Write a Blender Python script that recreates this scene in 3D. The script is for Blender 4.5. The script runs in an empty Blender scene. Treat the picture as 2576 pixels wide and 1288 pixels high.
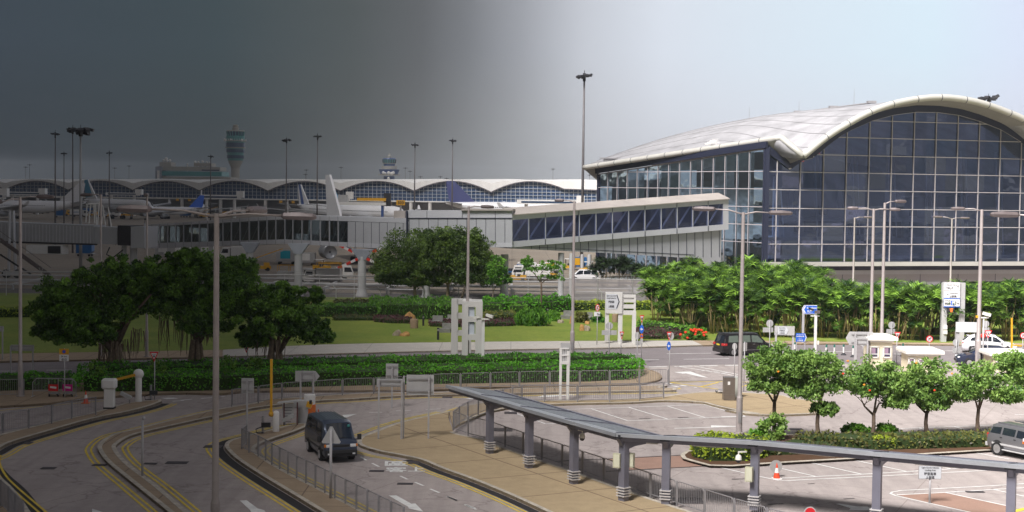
import bpy, bmesh, math, random
import numpy as np
from mathutils import Vector, Matrix
C = bpy.context.scene.collection
rad = math.radians
# ---------------------------------------------------------------- camera
F = 3800.0; PX, PY = 2576, 1288; CAMZ = 13.5
PITCH = math.atan(164 / F); ROLL = 0.013
cd = bpy.data.cameras.new('camera'); cam = bpy.data.objects.new('camera', cd); C.objects.link(cam)
cd.sensor_width = 36; cd.lens = 36 * F / PX; cd.clip_start = 0.5; cd.clip_end = 30000
RM = Matrix.Rotation(math.pi / 2 - PITCH, 3, 'X') @ Matrix.Rotation(ROLL, 3, 'Z')
cam.matrix_world = Matrix.Translation((0, 0, CAMZ)) @ RM.to_4x4()
bpy.context.scene.camera = cam
# ---------------------------------------------------------------- light
SE = rad(49); SDX, SDY = -0.62, -0.78
_n = math.hypot(SDX, SDY)
TOSUN = Vector((SDX / _n * math.cos(SE), SDY / _n * math.cos(SE), math.sin(SE)))
sd = bpy.data.lights.new('sun', 'SUN'); sun = bpy.data.objects.new('sun', sd); C.objects.link(sun)
sd.energy = 5.0; sd.angle = rad(22); sd.color = (1.0, 0.962, 0.94)
sun.rotation_euler = TOSUN.to_track_quat('Z', 'Y').to_euler(); sun.location = TOSUN * 300
w = bpy.data.worlds.new("World"); bpy.context.scene.world = w; w.use_nodes = True
def build_world():
    nt = w.node_tree; N = nt.nodes; L = nt.links; N.clear()
    out = N.new('ShaderNodeOutputWorld'); bg = N.new('ShaderNodeBackground'); bg.inputs[1].default_value = 0.1
    sky = N.new('ShaderNodeTexSky'); sky.sky_type = 'NISHITA'; sky.sun_disc = False
    sky.sun_elevation = SE; sky.sun_rotation = math.atan2(SDX, SDY); sky.dust_density = 3.0
    tc = N.new('ShaderNodeTexCoord'); sp = N.new('ShaderNodeSeparateXYZ'); L.new(tc.outputs['Generated'], sp.inputs[0])
    def math_(op, a, b=None):
        m = N.new('ShaderNodeMath'); m.operation = op
        for i, q in enumerate((a, b)):
            if q is None: continue
            if hasattr(q, 'links'): L.new(q, m.inputs[i])
            else: m.inputs[i].default_value = q
        return m.outputs[0]
    def ramp(fac, els, interp='LINEAR'):
        r = N.new('ShaderNodeValToRGB'); L.new(fac, r.inputs[0]); r.color_ramp.interpolation = interp
        e = r.color_ramp.elements
        e[0].position = els[0][0]; e[0].color = (*els[0][1], 1); e[1].position = els[-1][0]; e[1].color = (*els[-1][1], 1)
        for p, c in els[1:-1]: q = e.new(p); q.color = (*c, 1)
        return r.outputs[0]
    # azimuth across the view: added darkening of the sky colour on the left, bright thin cloud on the right
    ns = N.new('ShaderNodeTexNoise'); ns.inputs['Scale'].default_value = 2.2; ns.inputs['Detail'].default_value = 4; L.new(tc.outputs['Generated'], ns.inputs[0])
    az = math_('ARCTAN2', sp.outputs[0], sp.outputs[1])           # 0 straight ahead, + to the right
    wob = math_('MULTIPLY', math_('SUBTRACT', ns.outputs[0], 0.5), 0.05)
    t = math_('DIVIDE', math_('ADD', math_('ADD', az, wob), 0.40), 0.80)
    def g(r, g_, b): return tuple(((x / 255 + .055) / 1.055) ** 2.4 for x in (r, g_, b))
    def FR(*q): return [(.09 + .82 * f, g(*c)) for f, c in q]
    front = ramp(t, FR((0.0, (64, 74, 83)), (.2, (65, 77, 82)), (.33, (76, 83, 84)), (.40, (92, 95, 98)), (.445, (118, 121, 126)), (.50, (158, 161, 168)), (.56, (200, 204, 213)), (.64, (222, 229, 240)), (.78, (222, 236, 248)), (.9, (222, 241, 254)), (1.0, (224, 234, 255))))
    lowb = ramp(t, FR((0.0, (58, 64, 68)), (.2, (66, 71, 72)), (.33, (80, 82, 80)), (.40, (102, 103, 102)), (.47, (140, 141, 141)), (.52, (170, 171, 172)), (.58, (200, 201, 206)), (.70, (222, 223, 232)), (.85, (228, 230, 242)), (1.0, (228, 229, 242))))
    el = sp.outputs[2]
    mlow = N.new('ShaderNodeMixRGB'); L.new(math_('MULTIPLY', math_('MAXIMUM', el, 0.0), 11.0), mlow.inputs[0]); mlow.use_clamp = False
    mlow.inputs[0].default_value = 0; L.new(lowb, mlow.inputs[1]); L.new(front, mlow.inputs[2])
    cl = N.new('ShaderNodeClamp'); L.new(math_('MULTIPLY', math_('MAXIMUM', el, 0.0), 11.0), cl.inputs[0]); L.new(cl.outputs[0], mlow.inputs[0])
    big = N.new('ShaderNodeVectorMath'); big.operation = 'SCALE'; L.new(mlow.outputs[0], big.inputs[0]); big.inputs['Scale'].default_value = 10 / EXPO
    # overhead and behind: broken grey cloud over blue sky
    cc = N.new('ShaderNodeMixRGB'); 
    nz = N.new('ShaderNodeTexNoise'); nz.inputs['Scale'].default_value = 5.5; nz.inputs['Detail'].default_value = 6; L.new(tc.outputs['Generated'], nz.inputs[0])
    cf = ramp(nz.outputs[0], [(0.42, (0, 0, 0)), (0.56, (1, 1, 1))])
    L.new(cf, cc.inputs[0])
    sc = N.new('ShaderNodeMixRGB'); sc.blend_type = 'MULTIPLY'; sc.inputs[0].default_value = 1; L.new(sky.outputs[0], sc.inputs[1]); sc.inputs[2].default_value = (SKYK, SKYK, SKYK, 1)
    L.new(sc.outputs[0], cc.inputs[1]); cc.inputs[2].default_value = (*[q * 10 / EXPO for q in g(170, 163, 158)], 1)
    xf = N.new('ShaderNodeMapRange'); xf.interpolation_type = 'SMOOTHSTEP'; L.new(sp.outputs[0], xf.inputs[0]); xf.inputs[1].default_value = -.55; xf.inputs[2].default_value = .45; xf.inputs[3].default_value = .30; xf.inputs[4].default_value = 1.0
    cs = N.new('ShaderNodeVectorMath'); cs.operation = 'SCALE'; L.new(cc.outputs[0], cs.inputs[0]); L.new(xf.outputs[0], cs.inputs['Scale'])
    # frontal sector = ahead and low
    fy = N.new('ShaderNodeMapRange'); fy.interpolation_type = 'SMOOTHSTEP'; L.new(sp.outputs[1], fy.inputs[0]); fy.inputs[1].default_value = 0.55; fy.inputs[2].default_value = 0.86
    fz = N.new('ShaderNodeMapRange'); fz.interpolation_type = 'SMOOTHSTEP'; L.new(el, fz.inputs[0]); fz.inputs[1].default_value = 0.16; fz.inputs[2].default_value = 0.5; fz.inputs[3].default_value = 1; fz.inputs[4].default_value = 0
    mx = N.new('ShaderNodeMixRGB'); L.new(math_('MULTIPLY', fy.outputs[0], fz.outputs[0]), mx.inputs[0])
    L.new(cs.outputs[0], mx.inputs[1]); L.new(big.outputs[0], mx.inputs[2])
    L.new(mx.outputs[0], bg.inputs[0]); L.new(bg.outputs[0], out.inputs[0])
EXPO = 2 ** 1.02; SKYK = 0.30
build_world()
vs = bpy.context.scene.view_settings
vs.view_transform = 'Standard'; vs.look = 'None'; vs.gamma = 1; vs.exposure = 1.02; vs.use_curve_mapping = False
cy = bpy.context.scene.cycles; cy.max_bounces = 5; cy.transparent_max_bounces = 8; cy.diffuse_bounces = 2; cy.glossy_bounces = 3; cy.transmission_bounces = 4; cy.caustics_reflective = False; cy.caustics_refractive = False
# ---------------------------------------------------------------- photograph measuring helpers (tile pixels -> 2576-wide frame pixels -> ground)
TL = {'T1': (.29165, 0, 268.3), 'T2': (.29165, 626.1, 268.3), 'T3': (.3055, 1252.2, 161), 'T4': (.3055, 1896.2, 196.8),
      'M1': (.29165, 0, 590.3), 'M2': (.29165, 626.1, 500.9), 'M3': (.29165, 1252.2, 500.9), 'M4': (.3056, 1878.2, 500.9),
      'B1': (.29165, 0, 912.3), 'B2': (.31943, 536.7, 876.5), 'B3': (.31943, 1109, 876.5), 'B4': (.3472, 1788.8, 840.7),
      'K1': (.16666, 1949.9, 733.4), 'K2': (.19443, 2254, 697.7), 'K3': (.25, 1484.8, 733.4), 'K4': (.16664, 1109.1, 733.4),
      'K5': (.16666, 0, 483), 'K6': (.1875, 805, 590.3), 'K7': (.20835, 2325.5, 1019.7), 'K8': (.13885, 733.4, 1001.8)}
class TP(tuple):
    def __radd__(s, o): return list(o) + [tuple(s)]
    def __add__(s, o): return [tuple(s)] + list(o)
def T(t, *xy):
    f, ox, oy = TL[t]
    r = [(ox + f * x, oy + f * y) for x, y in zip(xy[::2], xy[1::2])]
    return TP(r[0]) if len(r) == 1 else r
def ray(uv): return RM @ Vector(((uv[0] - PX / 2) / F, (PY / 2 - uv[1]) / F, -1))
def G(uv, z=0.0):
    d = ray(uv); k = (z - CAMZ) / d.z
    return Vector((d.x * k, d.y * k, z))
def D(uv, y):
    d = ray(uv); k = y / d.y
    return Vector((d.x * k, y, CAMZ + d.z * k))
def pxm(uv): return F / G(uv).y          # pixels per metre at that ground point
# ---------------------------------------------------------------- mesh builder
class MB:
    def __init__(s): s.v = []; s.f = []; s.m = []; s.cur = 0
    def face(s, pts, m=None):
        b = len(s.v); s.v += [tuple(p) for p in pts]; s.f.append(tuple(range(b, b + len(pts)))); s.m.append(s.cur if m is None else m); return s
    def box(s, c, d, rz=0, rx=0, ry=0):
        R = Matrix.Rotation(rz, 3, 'Z') @ Matrix.Rotation(rx, 3, 'X') @ Matrix.Rotation(ry, 3, 'Y'); c = Vector(c); b = len(s.v)
        for x in (-.5, .5):
            for y in (-.5, .5):
                for z in (-.5, .5): s.v.append(tuple(c + R @ Vector((x * d[0], y * d[1], z * d[2]))))
        for f in ((0, 1, 3, 2), (4, 6, 7, 5), (0, 4, 5, 1), (2, 3, 7, 6), (0, 2, 6, 4), (1, 5, 7, 3)):
            s.f.append(tuple(b + i for i in f)); s.m.append(s.cur)
        return s
    def beam(s, a, b, wd, ht, up=(0, 0, 1)):       # rectangular bar from a to b
        a, b = Vector(a), Vector(b); t = (b - a).normalized(); side = t.cross(Vector(up))
        if side.length < 1e-4: side = t.cross(Vector((1, 0, 0)))
        side.normalize(); u = side.cross(t).normalized(); n = len(s.v)
        for p in (a, b):
            for x, y in ((-1, -1), (1, -1), (1, 1), (-1, 1)): s.v.append(tuple(p + side * x * wd / 2 + u * y * ht / 2))
        for f in ((0, 3, 2, 1), (4, 5, 6, 7), (0, 1, 5, 4), (1, 2, 6, 5), (2, 3, 7, 6), (3, 0, 4, 7)):
            s.f.append(tuple(n + i for i in f)); s.m.append(s.cur)
        return s
    def tube(s, pts, r, n=8, cap=True):
        pts = [Vector(p) for p in pts]; rs = r if isinstance(r, (list, tuple)) else [r] * len(pts); b = len(s.v)
        prev = None
        for i, p in enumerate(pts):
            t = (pts[min(i + 1, len(pts) - 1)] - pts[max(i - 1, 0)]).normalized()
            if prev is None: a = t.cross(Vector((0, 0, 1)) if abs(t.z) < .9 else Vector((1, 0, 0))).normalized()
            else: a = (prev - t * prev.dot(t)).normalized()
            prev = a; q = t.cross(a)
            for k in range(n):
                an = 2 * math.pi * k / n; s.v.append(tuple(p + (a * math.cos(an) + q * math.sin(an)) * rs[i]))
        for i in range(len(pts) - 1):
            for k in range(n):
                k2 = (k + 1) % n; s.f.append((b + i * n + k, b + i * n + k2, b + (i + 1) * n + k2, b + (i + 1) * n + k)); s.m.append(s.cur)
        if cap:
            s.f.append(tuple(b + k for k in range(n))[::-1]); s.m.append(s.cur)
            s.f.append(tuple(b + (len(pts) - 1) * n + k for k in range(n))); s.m.append(s.cur)
        return s
    def lathe(s, prof, c=(0, 0, 0), n=16, R=None):  # prof (radius, z) revolve about z, then R, then c
        b = len(s.v); c = Vector(c); R = R or Matrix.Identity(3)
        for r, z in prof:
            for k in range(n):
                a = 2 * math.pi * k / n; s.v.append(tuple(c + R @ Vector((r * math.cos(a), r * math.sin(a), z))))
        for i in range(len(prof) - 1):
            for k in range(n):
                k2 = (k + 1) % n; s.f.append((b + i * n + k, b + i * n + k2, b + (i + 1) * n + k2, b + (i + 1) * n + k)); s.m.append(s.cur)
        s.f.append(tuple(b + k for k in range(n))[::-1]); s.m.append(s.cur)
        s.f.append(tuple(b + (len(prof) - 1) * n + k for k in range(n))); s.m.append(s.cur)
        return s
    def prism(s, poly, off):                        # polygon swept by vector off
        off = Vector(off); n = len(poly); b = len(s.v)
        s.v += [tuple(p) for p in poly] + [tuple(Vector(p) + off) for p in poly]
        s.f.append(tuple(b + i for i in range(n))[::-1]); s.f.append(tuple(b + n + i for i in range(n))); s.m += [s.cur] * 2
        for i in range(n):
            j = (i + 1) % n; s.f.append((b + i, b + j, b + n + j, b + n + i)); s.m.append(s.cur)
        return s
    def ball(s, c, r, n=10, sc=(1, 1, 1)):
        c = Vector(c); b = len(s.v); m = n // 2 + 1
        for i in range(m + 1):
            t = math.pi * i / m
            for k in range(n):
                a = 2 * math.pi * k / n
                s.v.append((c.x + r * sc[0] * math.sin(t) * math.cos(a), c.y + r * sc[1] * math.sin(t) * math.sin(a), c.z + r * sc[2] * math.cos(t)))
        for i in range(m):
            for k in range(n):
                k2 = (k + 1) % n; s.f.append((b + i * n + k, b + (i + 1) * n + k, b + (i + 1) * n + k2, b + i * n + k2)); s.m.append(s.cur)
        return s
    def grid(s, rows, closed=False):
        b = len(s.v); n = len(rows[0])
        for r in rows: s.v += [tuple(p) for p in r]
        for i in range(len(rows) - 1):
            for k in range(n if closed else n - 1):
                k2 = (k + 1) % n; s.f.append((b + i * n + k, b + i * n + k2, b + (i + 1) * n + k2, b + (i + 1) * n + k)); s.m.append(s.cur)
        return s
    def build(s, name, mat, parent=None, smooth=False, local=False, auto=None):
        me = bpy.data.meshes.new(name); v = s.v; org = Vector((0, 0, 0))
        if not local:
            if parent is not None:
                Mi = WM(parent).inverted(); v = [tuple(Mi @ Vector(p)) for p in v]
            else:
                a = np.array(v); org = Vector(((a[:, 0].min() + a[:, 0].max()) / 2, (a[:, 1].min() + a[:, 1].max()) / 2, a[:, 2].min())); v = [tuple(Vector(p) - org) for p in v]
        me.from_pydata(v, [], s.f)
        for m in (mat if isinstance(mat, (list, tuple)) else [mat]): me.materials.append(m)
        me.polygons.foreach_set('material_index', s.m)
        if smooth: me.polygons.foreach_set('use_smooth', [True] * len(s.f))
        me.update()
        if auto: 
            try: me.set_sharp_from_angle(angle=rad(auto))
            except Exception: pass
        o = bpy.data.objects.new(name, me); C.objects.link(o); o.location = org
        if parent is not None: o.parent = parent
        return o
def each(mb, name, mat, parent, **k):
    par = list(range(len(mb.v)))
    def fd(i):
        while par[i] != i: par[i] = par[par[i]]; i = par[i]
        return i
    for f in mb.f:
        for a in f[1:]: par[fd(a)] = fd(f[0])
    comp = {}
    for fi, f in enumerate(mb.f): comp.setdefault(fd(f[0]), []).append(fi)
    out = []
    for fis in comp.values():
        q = MB(); idx = {}
        for fi in fis:
            ff = []
            for a in mb.f[fi]:
                if a not in idx: idx[a] = len(q.v); q.v.append(mb.v[a])
                ff.append(idx[a])
            q.f.append(tuple(ff)); q.m.append(mb.m[fi])
        out.append(q.build(name, mat, parent, **k))
    return out
def WM(o):
    m = o.matrix_basis.copy() if o.parent is None else None
    return m if m is not None else WM(o.parent) @ o.matrix_basis
def tag(o, label=None, cat=None, group=None, kind=None):
    if label: o['label'] = label
    if cat: o['category'] = cat
    if group: o['group'] = group
    if kind: o['kind'] = kind
    return o
def thing(name, label, cat, loc=(0, 0, 0), rz=0, group=None):
    o = bpy.data.objects.new(name, None); C.objects.link(o); o.location = loc; o.rotation_euler = (0, 0, rz); o.empty_display_size = .3
    return tag(o, label, cat, group)
def copy_tree(o, parent=None):
    c = o.copy(); C.objects.link(c); c.parent = parent
    for ch in [x for x in KIDS(o)]: copy_tree(ch, c)
    return c
def KIDS(o): return list(o.children)
def dup(o, loc, rz=0, label=None, group=None, sc=None):
    c = copy_tree(o); c.location = loc; c.rotation_euler = (0, 0, rz)
    if sc: c.scale = (sc, sc, sc)
    if label: c['label'] = label
    if group: c['group'] = group
    return c
# ---------------------------------------------------------------- materials
MATS = {}
def mat(name, col, rough=.6, metal=0, spec=.4, var=0.0, scale=1.0, bump=0, emit=None, es=0, coat=0, col2=None, streak=False, coord='Object', bscale=None):
    if name in MATS: return MATS[name]
    m = bpy.data.materials.new(name); m.use_nodes = True; nt = m.node_tree; N = nt.nodes; L = nt.links; b = N['Principled BSDF']
    b.inputs['Base Color'].default_value = (*col, 1); b.inputs['Roughness'].default_value = rough; b.inputs['Metallic'].default_value = metal
    b.inputs['Specular IOR Level'].default_value = spec; b.inputs['Coat Weight'].default_value = coat
    if emit: b.inputs['Emission Color'].default_value = (*emit, 1); b.inputs['Emission Strength'].default_value = es
    if var or bump:
        tc = N.new('ShaderNodeTexCoord'); src = tc.outputs[coord]
        if coord == 'World':
            pass
        if streak:
            mp = N.new('ShaderNodeMapping'); mp.inputs['Scale'].default_value = (1, 1, .12); L.new(src, mp.inputs[0]); src = mp.outputs[0]
        n = N.new('ShaderNodeTexNoise'); n.inputs['Scale'].default_value = scale; n.inputs['Detail'].default_value = 6; n.inputs['Roughness'].default_value = .65; L.new(src, n.inputs[0])
        if var:
            r = N.new('ShaderNodeValToRGB'); L.new(n.outputs[0], r.inputs[0])
            c2 = col2 or tuple(x * (1 - var) for x in col)
            r.color_ramp.elements[0].position = .32; r.color_ramp.elements[0].color = (*c2, 1)
            r.color_ramp.elements[1].position = .68; r.color_ramp.elements[1].color = (*(tuple(min(1, x * (1 + var * .5)) for x in col)), 1)
            L.new(r.outputs[0], b.inputs['Base Color'])
        if bump:
            n2 = N.new('ShaderNodeTexNoise'); n2.inputs['Scale'].default_value = bscale or scale * 6; n2.inputs['Detail'].default_value = 4; L.new(src, n2.inputs[0])
            bp = N.new('ShaderNodeBump'); bp.inputs['Strength'].default_value = bump; bp.inputs['Distance'].default_value = .05; L.new(n2.outputs[0], bp.inputs['Height']); L.new(bp.outputs[0], b.inputs['Normal'])
    MATS[name] = m; return m
def ground_mat(name, col, dark, joints=None, jcol=None, rough=.85, big=.05, small=1.3, spot=.25, jrot=0, dirt=None, tracks=False):
    m = bpy.data.materials.new(name); m.use_nodes = True; nt = m.node_tree; N = nt.nodes; L = nt.links; b = N['Principled BSDF']
    b.inputs['Roughness'].default_value = rough; b.inputs['Specular IOR Level'].default_value = .25
    g = N.new('ShaderNodeNewGeometry'); src = g.outputs['Position']
    def noise(sc, det=5, r=.6):
        n = N.new('ShaderNodeTexNoise'); n.inputs['Scale'].default_value = sc; n.inputs['Detail'].default_value = det; n.inputs['Roughness'].default_value = r; L.new(src, n.inputs[0]); return n.outputs[0]
    def rp(f, a, b_, ca, cb):
        r = N.new('ShaderNodeValToRGB'); L.new(f, r.inputs[0]); e = r.color_ramp.elements; e[0].position = a; e[1].position = b_; e[0].color = (*ca, 1); e[1].color = (*cb, 1); return r.outputs[0]
    def mix(f, a, b_, mode='MIX'):
        x = N.new('ShaderNodeMixRGB'); x.blend_type = mode
        for i, q in enumerate((f, a, b_)):
            if hasattr(q, 'links'): L.new(q, x.inputs[i])
            elif i == 0: x.inputs[0].default_value = q
            else: x.inputs[i].default_value = (*q, 1)
        return x.outputs[0]
    c = rp(noise(big), .35, .65, dark, col)
    c = mix(spot, c, rp(noise(small, 8, .7), .35, .7, tuple(x * .6 for x in col), tuple(min(1, x * 1.25) for x in col)), 'MIX')
    c = mix(.5, c, rp(noise(14, 3), .3, .7, (.78, .78, .78), (1.12, 1.12, 1.12)), 'MULTIPLY')
    if tracks:
        mpt = N.new('ShaderNodeMapping'); mpt.inputs['Rotation'].default_value = (0, 0, jrot + .9); mpt.inputs['Scale'].default_value = (1.1, .05, 1); L.new(src, mpt.inputs[0]); nt_ = N.new('ShaderNodeTexNoise'); nt_.inputs['Scale'].default_value = 1.6; nt_.inputs['Detail'].default_value = 5; L.new(mpt.outputs[0], nt_.inputs[0]); c = mix(.5, c, rp(nt_.outputs[0], .35, .62, (.80, .79, .79), (1.05, 1.05, 1.05)), 'MULTIPLY')
        vo = N.new('ShaderNodeTexVoronoi'); vo.feature = 'DISTANCE_TO_EDGE'; vo.inputs['Scale'].default_value = .16; wv = N.new('ShaderNodeVectorMath'); wv.operation = 'ADD'; nn2 = N.new('ShaderNodeTexNoise'); nn2.inputs['Scale'].default_value = .8; nn2.inputs['Detail'].default_value = 5; L.new(src, nn2.inputs[0]); sc2 = N.new('ShaderNodeVectorMath'); sc2.operation = 'SCALE'; sc2.inputs['Scale'].default_value = 2.2; L.new(nn2.outputs['Color'], sc2.inputs[0]); L.new(src, wv.inputs[0]); L.new(sc2.outputs[0], wv.inputs[1]); L.new(wv.outputs[0], vo.inputs['Vector'])
        c = mix(1.0, c, rp(vo.outputs['Distance'], .002, .012, (.72, .71, .71), (1, 1, 1)), 'MULTIPLY')
    mk = rp(noise(.35, 7, .75), .60, .70, (0, 0, 0), (.55, .55, .55))   # oil and tyre stains
    c = mix(mk, c, tuple(x * .55 for x in (dirt or dark)))
    if joints:
        mp = N.new('ShaderNodeMapping'); mp.inputs['Rotation'].default_value = (0, 0, jrot); L.new(src, mp.inputs[0])
        br = N.new('ShaderNodeTexBrick'); L.new(mp.outputs[0], br.inputs[0]); br.offset = 0; br.inputs['Scale'].default_value = 1
        br.inputs['Brick Width'].default_value = joints[0]; br.inputs['Row Height'].default_value = joints[1]; br.inputs['Mortar Size'].default_value = joints[2]; br.inputs['Mortar Smooth'].default_value = .3
        br.inputs[1].default_value = (0, 0, 0, 1); br.inputs[2].default_value = (.0, .0, .0, 1); br.inputs[3].default_value = (1, 1, 1, 1)
        c = mix(br.outputs[0], c, jcol or tuple(x * .55 for x in col))
    L.new(c, b.inputs['Base Color'])
    bp = N.new('ShaderNodeBump'); bp.inputs['Strength'].default_value = .25; bp.inputs['Distance'].default_value = .02; L.new(noise(9), bp.inputs['Height']); L.new(bp.outputs[0], b.inputs['Normal'])
    return m
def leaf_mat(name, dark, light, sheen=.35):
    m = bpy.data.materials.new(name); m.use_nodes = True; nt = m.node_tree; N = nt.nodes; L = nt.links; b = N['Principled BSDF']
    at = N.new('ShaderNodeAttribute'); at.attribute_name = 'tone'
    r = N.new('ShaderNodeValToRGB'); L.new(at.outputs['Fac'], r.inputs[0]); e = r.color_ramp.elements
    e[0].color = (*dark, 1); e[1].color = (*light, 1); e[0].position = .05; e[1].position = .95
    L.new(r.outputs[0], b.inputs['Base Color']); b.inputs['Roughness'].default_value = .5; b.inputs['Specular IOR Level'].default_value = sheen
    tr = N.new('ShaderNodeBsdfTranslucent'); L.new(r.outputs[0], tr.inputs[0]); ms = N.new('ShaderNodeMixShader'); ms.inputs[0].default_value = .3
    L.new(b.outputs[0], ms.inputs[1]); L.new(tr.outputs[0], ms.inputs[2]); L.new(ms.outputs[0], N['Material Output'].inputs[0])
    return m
def glass_mat(name, tint, refl=.25, wav=.0, rough=.03, gcol=(.75, .82, 1.0), pane=None):
    m = bpy.data.materials.new(name); m.use_nodes = True; nt = m.node_tree; N = nt.nodes; L = nt.links; N.remove(N['Principled BSDF'])
    t = N.new('ShaderNodeBsdfTransparent'); t.inputs[0].default_value = (*tint, 1)
    gl = N.new('ShaderNodeBsdfGlossy'); gl.inputs[0].default_value = (*gcol, 1); gl.inputs['Roughness'].default_value = rough
    fr = N.new('ShaderNodeLayerWeight'); fr.inputs[0].default_value = .35
    mr = N.new('ShaderNodeMapRange'); L.new(fr.outputs['Fresnel'], mr.inputs[0]); mr.inputs[3].default_value = refl * .6; mr.inputs[4].default_value = min(1, refl * 3)
    if wav:
        tc = N.new('ShaderNodeNewGeometry'); n = N.new('ShaderNodeTexNoise'); n.inputs['Scale'].default_value = .35; n.inputs['Detail'].default_value = 2; L.new(tc.outputs['Position'], n.inputs[0])
        bp = N.new('ShaderNodeBump'); bp.inputs['Strength'].default_value = wav; bp.inputs['Distance'].default_value = .3; L.new(n.outputs[0], bp.inputs['Height']); L.new(bp.outputs[0], gl.inputs['Normal'])
    if pane:
        ge = N.new('ShaderNodeNewGeometry'); sn = N.new('ShaderNodeVectorMath'); sn.operation = 'SNAP'; L.new(ge.outputs['Position'], sn.inputs[0]); sn.inputs[1].default_value = (pane, 40, 2.4)
        wn = N.new('ShaderNodeTexWhiteNoise'); L.new(sn.outputs[0], wn.inputs[0]); sb = N.new('ShaderNodeVectorMath'); sb.operation = 'SUBTRACT'; L.new(wn.outputs['Color'], sb.inputs[0]); sb.inputs[1].default_value = (.5, .5, .5)
        sc_ = N.new('ShaderNodeVectorMath'); sc_.operation = 'SCALE'; sc_.inputs['Scale'].default_value = .10; L.new(sb.outputs[0], sc_.inputs[0]); ad = N.new('ShaderNodeVectorMath'); ad.operation = 'ADD'; L.new(sc_.outputs[0], ad.inputs[0]); L.new(bp.outputs[0], ad.inputs[1])
        nm_ = N.new('ShaderNodeVectorMath'); nm_.operation = 'NORMALIZE'; L.new(ad.outputs[0], nm_.inputs[0]); L.new(nm_.outputs[0], gl.inputs['Normal'])
        wm = N.new('ShaderNodeMapRange'); L.new(wn.outputs['Value'], wm.inputs[0]); wm.inputs[3].default_value = .75; wm.inputs[4].default_value = 1.3; mm = N.new('ShaderNodeMath'); mm.operation = 'MULTIPLY'; mm.use_clamp = True; L.new(mr.outputs[0], mm.inputs[0]); L.new(wm.outputs[0], mm.inputs[1]); mr = mm
    ms = N.new('ShaderNodeMixShader'); L.new(mr.outputs[0], ms.inputs[0]); L.new(t.outputs[0], ms.inputs[1]); L.new(gl.outputs[0], ms.inputs[2]); L.new(ms.outputs[0], N['Material Output'].inputs[0])
    return m
random.seed(7); RNG = np.random.default_rng(7)
ASPH = ground_mat('pale_asphalt', (.46, .405, .385), (.375, .33, .315), joints=(11, 7, .03), jcol=(.3, .26, .24), jrot=.42, tracks=True)
ASPH2 = ground_mat('road_asphalt', (.275, .245, .25), (.225, .20, .205), joints=(30, 3.5, .02), jcol=(.13, .12, .12), jrot=.01)
PAVE = ground_mat('tan_paving', (.48, .37, .23), (.41, .315, .195), joints=(4.4, 4.4, .05), jcol=(.2, .14, .09), jrot=-.5)
PAVE2 = ground_mat('grey_tan_paving', (.42, .32, .22), (.34, .26, .18), joints=(3, 3, .04), jcol=(.2, .15, .11))
CONC = ground_mat('white_concrete', (.56, .53, .48), (.48, .45, .41), joints=(6, 30, .03))
APRON = ground_mat('apron_concrete', (.30, .255, .205), (.25, .215, .175), joints=(7.5, 7.5, .08), jcol=(.19, .165, .14), small=.4)
APR2 = ground_mat('service_road_asphalt', (.15, .14, .14), (.11, .105, .105))
LAWN = ground_mat('lawn_grass', (.235, .285, .05), (.12, .21, .028), rough=.95, big=.16, small=3, spot=.45, dirt=(.2, .17, .06))
SOIL = ground_mat('soil', (.13, .07, .04), (.09, .05, .03), small=4)
BRICKRED = ground_mat('red_asphalt', (.38, .245, .19), (.33, .21, .165))
KERBM = mat('kerb_concrete', (.55, .50, .42), .9, var=.35, scale=3, bump=.5)
KERBB = mat('kerb_brown', (.32, .24, .16), .9, var=.35, scale=3, bump=.4)
YEL = mat('yellow_road_paint', (.80, .60, .06), .7, var=.25, scale=2)
WHT = mat('white_road_paint', (.82, .82, .80), .7, var=.2, scale=2)
GUT = mat('gutter_dark', (.035, .033, .035), .9, var=.3, scale=1)
STEEL = mat('galvanised_steel', (.38, .37, .38), .45, metal=.4, var=.15, scale=2)
RAIL = mat('railing_paint', (.30, .29, .30), .5, metal=.2, var=.2, scale=2)
POLE = mat('lamp_pole_steel', (.46, .41, .40), .5, metal=.3, var=.18, scale=1.2)
POLEG = mat('pole_grey_paint', (.45, .44, .45), .5, var=.12, scale=2)
MAST = mat('mast_weathered_steel', (.15, .14, .145), .6, metal=.3, var=.2, scale=1)
DARK = mat('dark_metal', (.03, .03, .035), .5, var=.2, scale=2)
BLACK = mat('black_rubber', (.015, .015, .016), .8)
SIGNBACK = mat('sign_back_grey', (.50, .50, .50), .5, metal=.15, var=.1, scale=1.5)
SIGNW = mat('sign_white', (.78, .78, .78), .4, var=.06, scale=2)
SIGNBLUE = mat('sign_blue', (.02, .13, .62), .4)
SIGNRED = mat('sign_red', (.65, .02, .03), .4)
SIGNGREY = mat('sign_grey_face', (.58, .60, .63), .5)
INK = mat('sign_ink', (.02, .02, .03), .5)
WHITEP = mat('white_paint', (.78, .77, .75), .45, var=.08, scale=.6, streak=True)
CREAM = mat('cream_paint', (.78, .70, .52), .55, var=.1, scale=1.2, streak=True)
CREAMW = mat('cream_white_trim', (.80, .77, .70), .5, var=.06, scale=1.2)
ORANGE = mat('orange_plastic', (.75, .17, .02), .5, var=.1, scale=2)
YPAINT = mat('yellow_paint', (.72, .38, .02), .45, var=.12, scale=2)
REDP = mat('red_plastic', (.70, .04, .02), .5)
BLUEP = mat('blue_paint', (.03, .09, .30), .4, var=.1, scale=1)
CAMW = mat('camera_white', (.75, .74, .68), .35)
BARK = mat('bark', (.16, .115, .085), .9, var=.4, scale=5, bump=.6)
BARKL = mat('bark_pale', (.27, .21, .15), .9, var=.35, scale=6, bump=.4)
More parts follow.
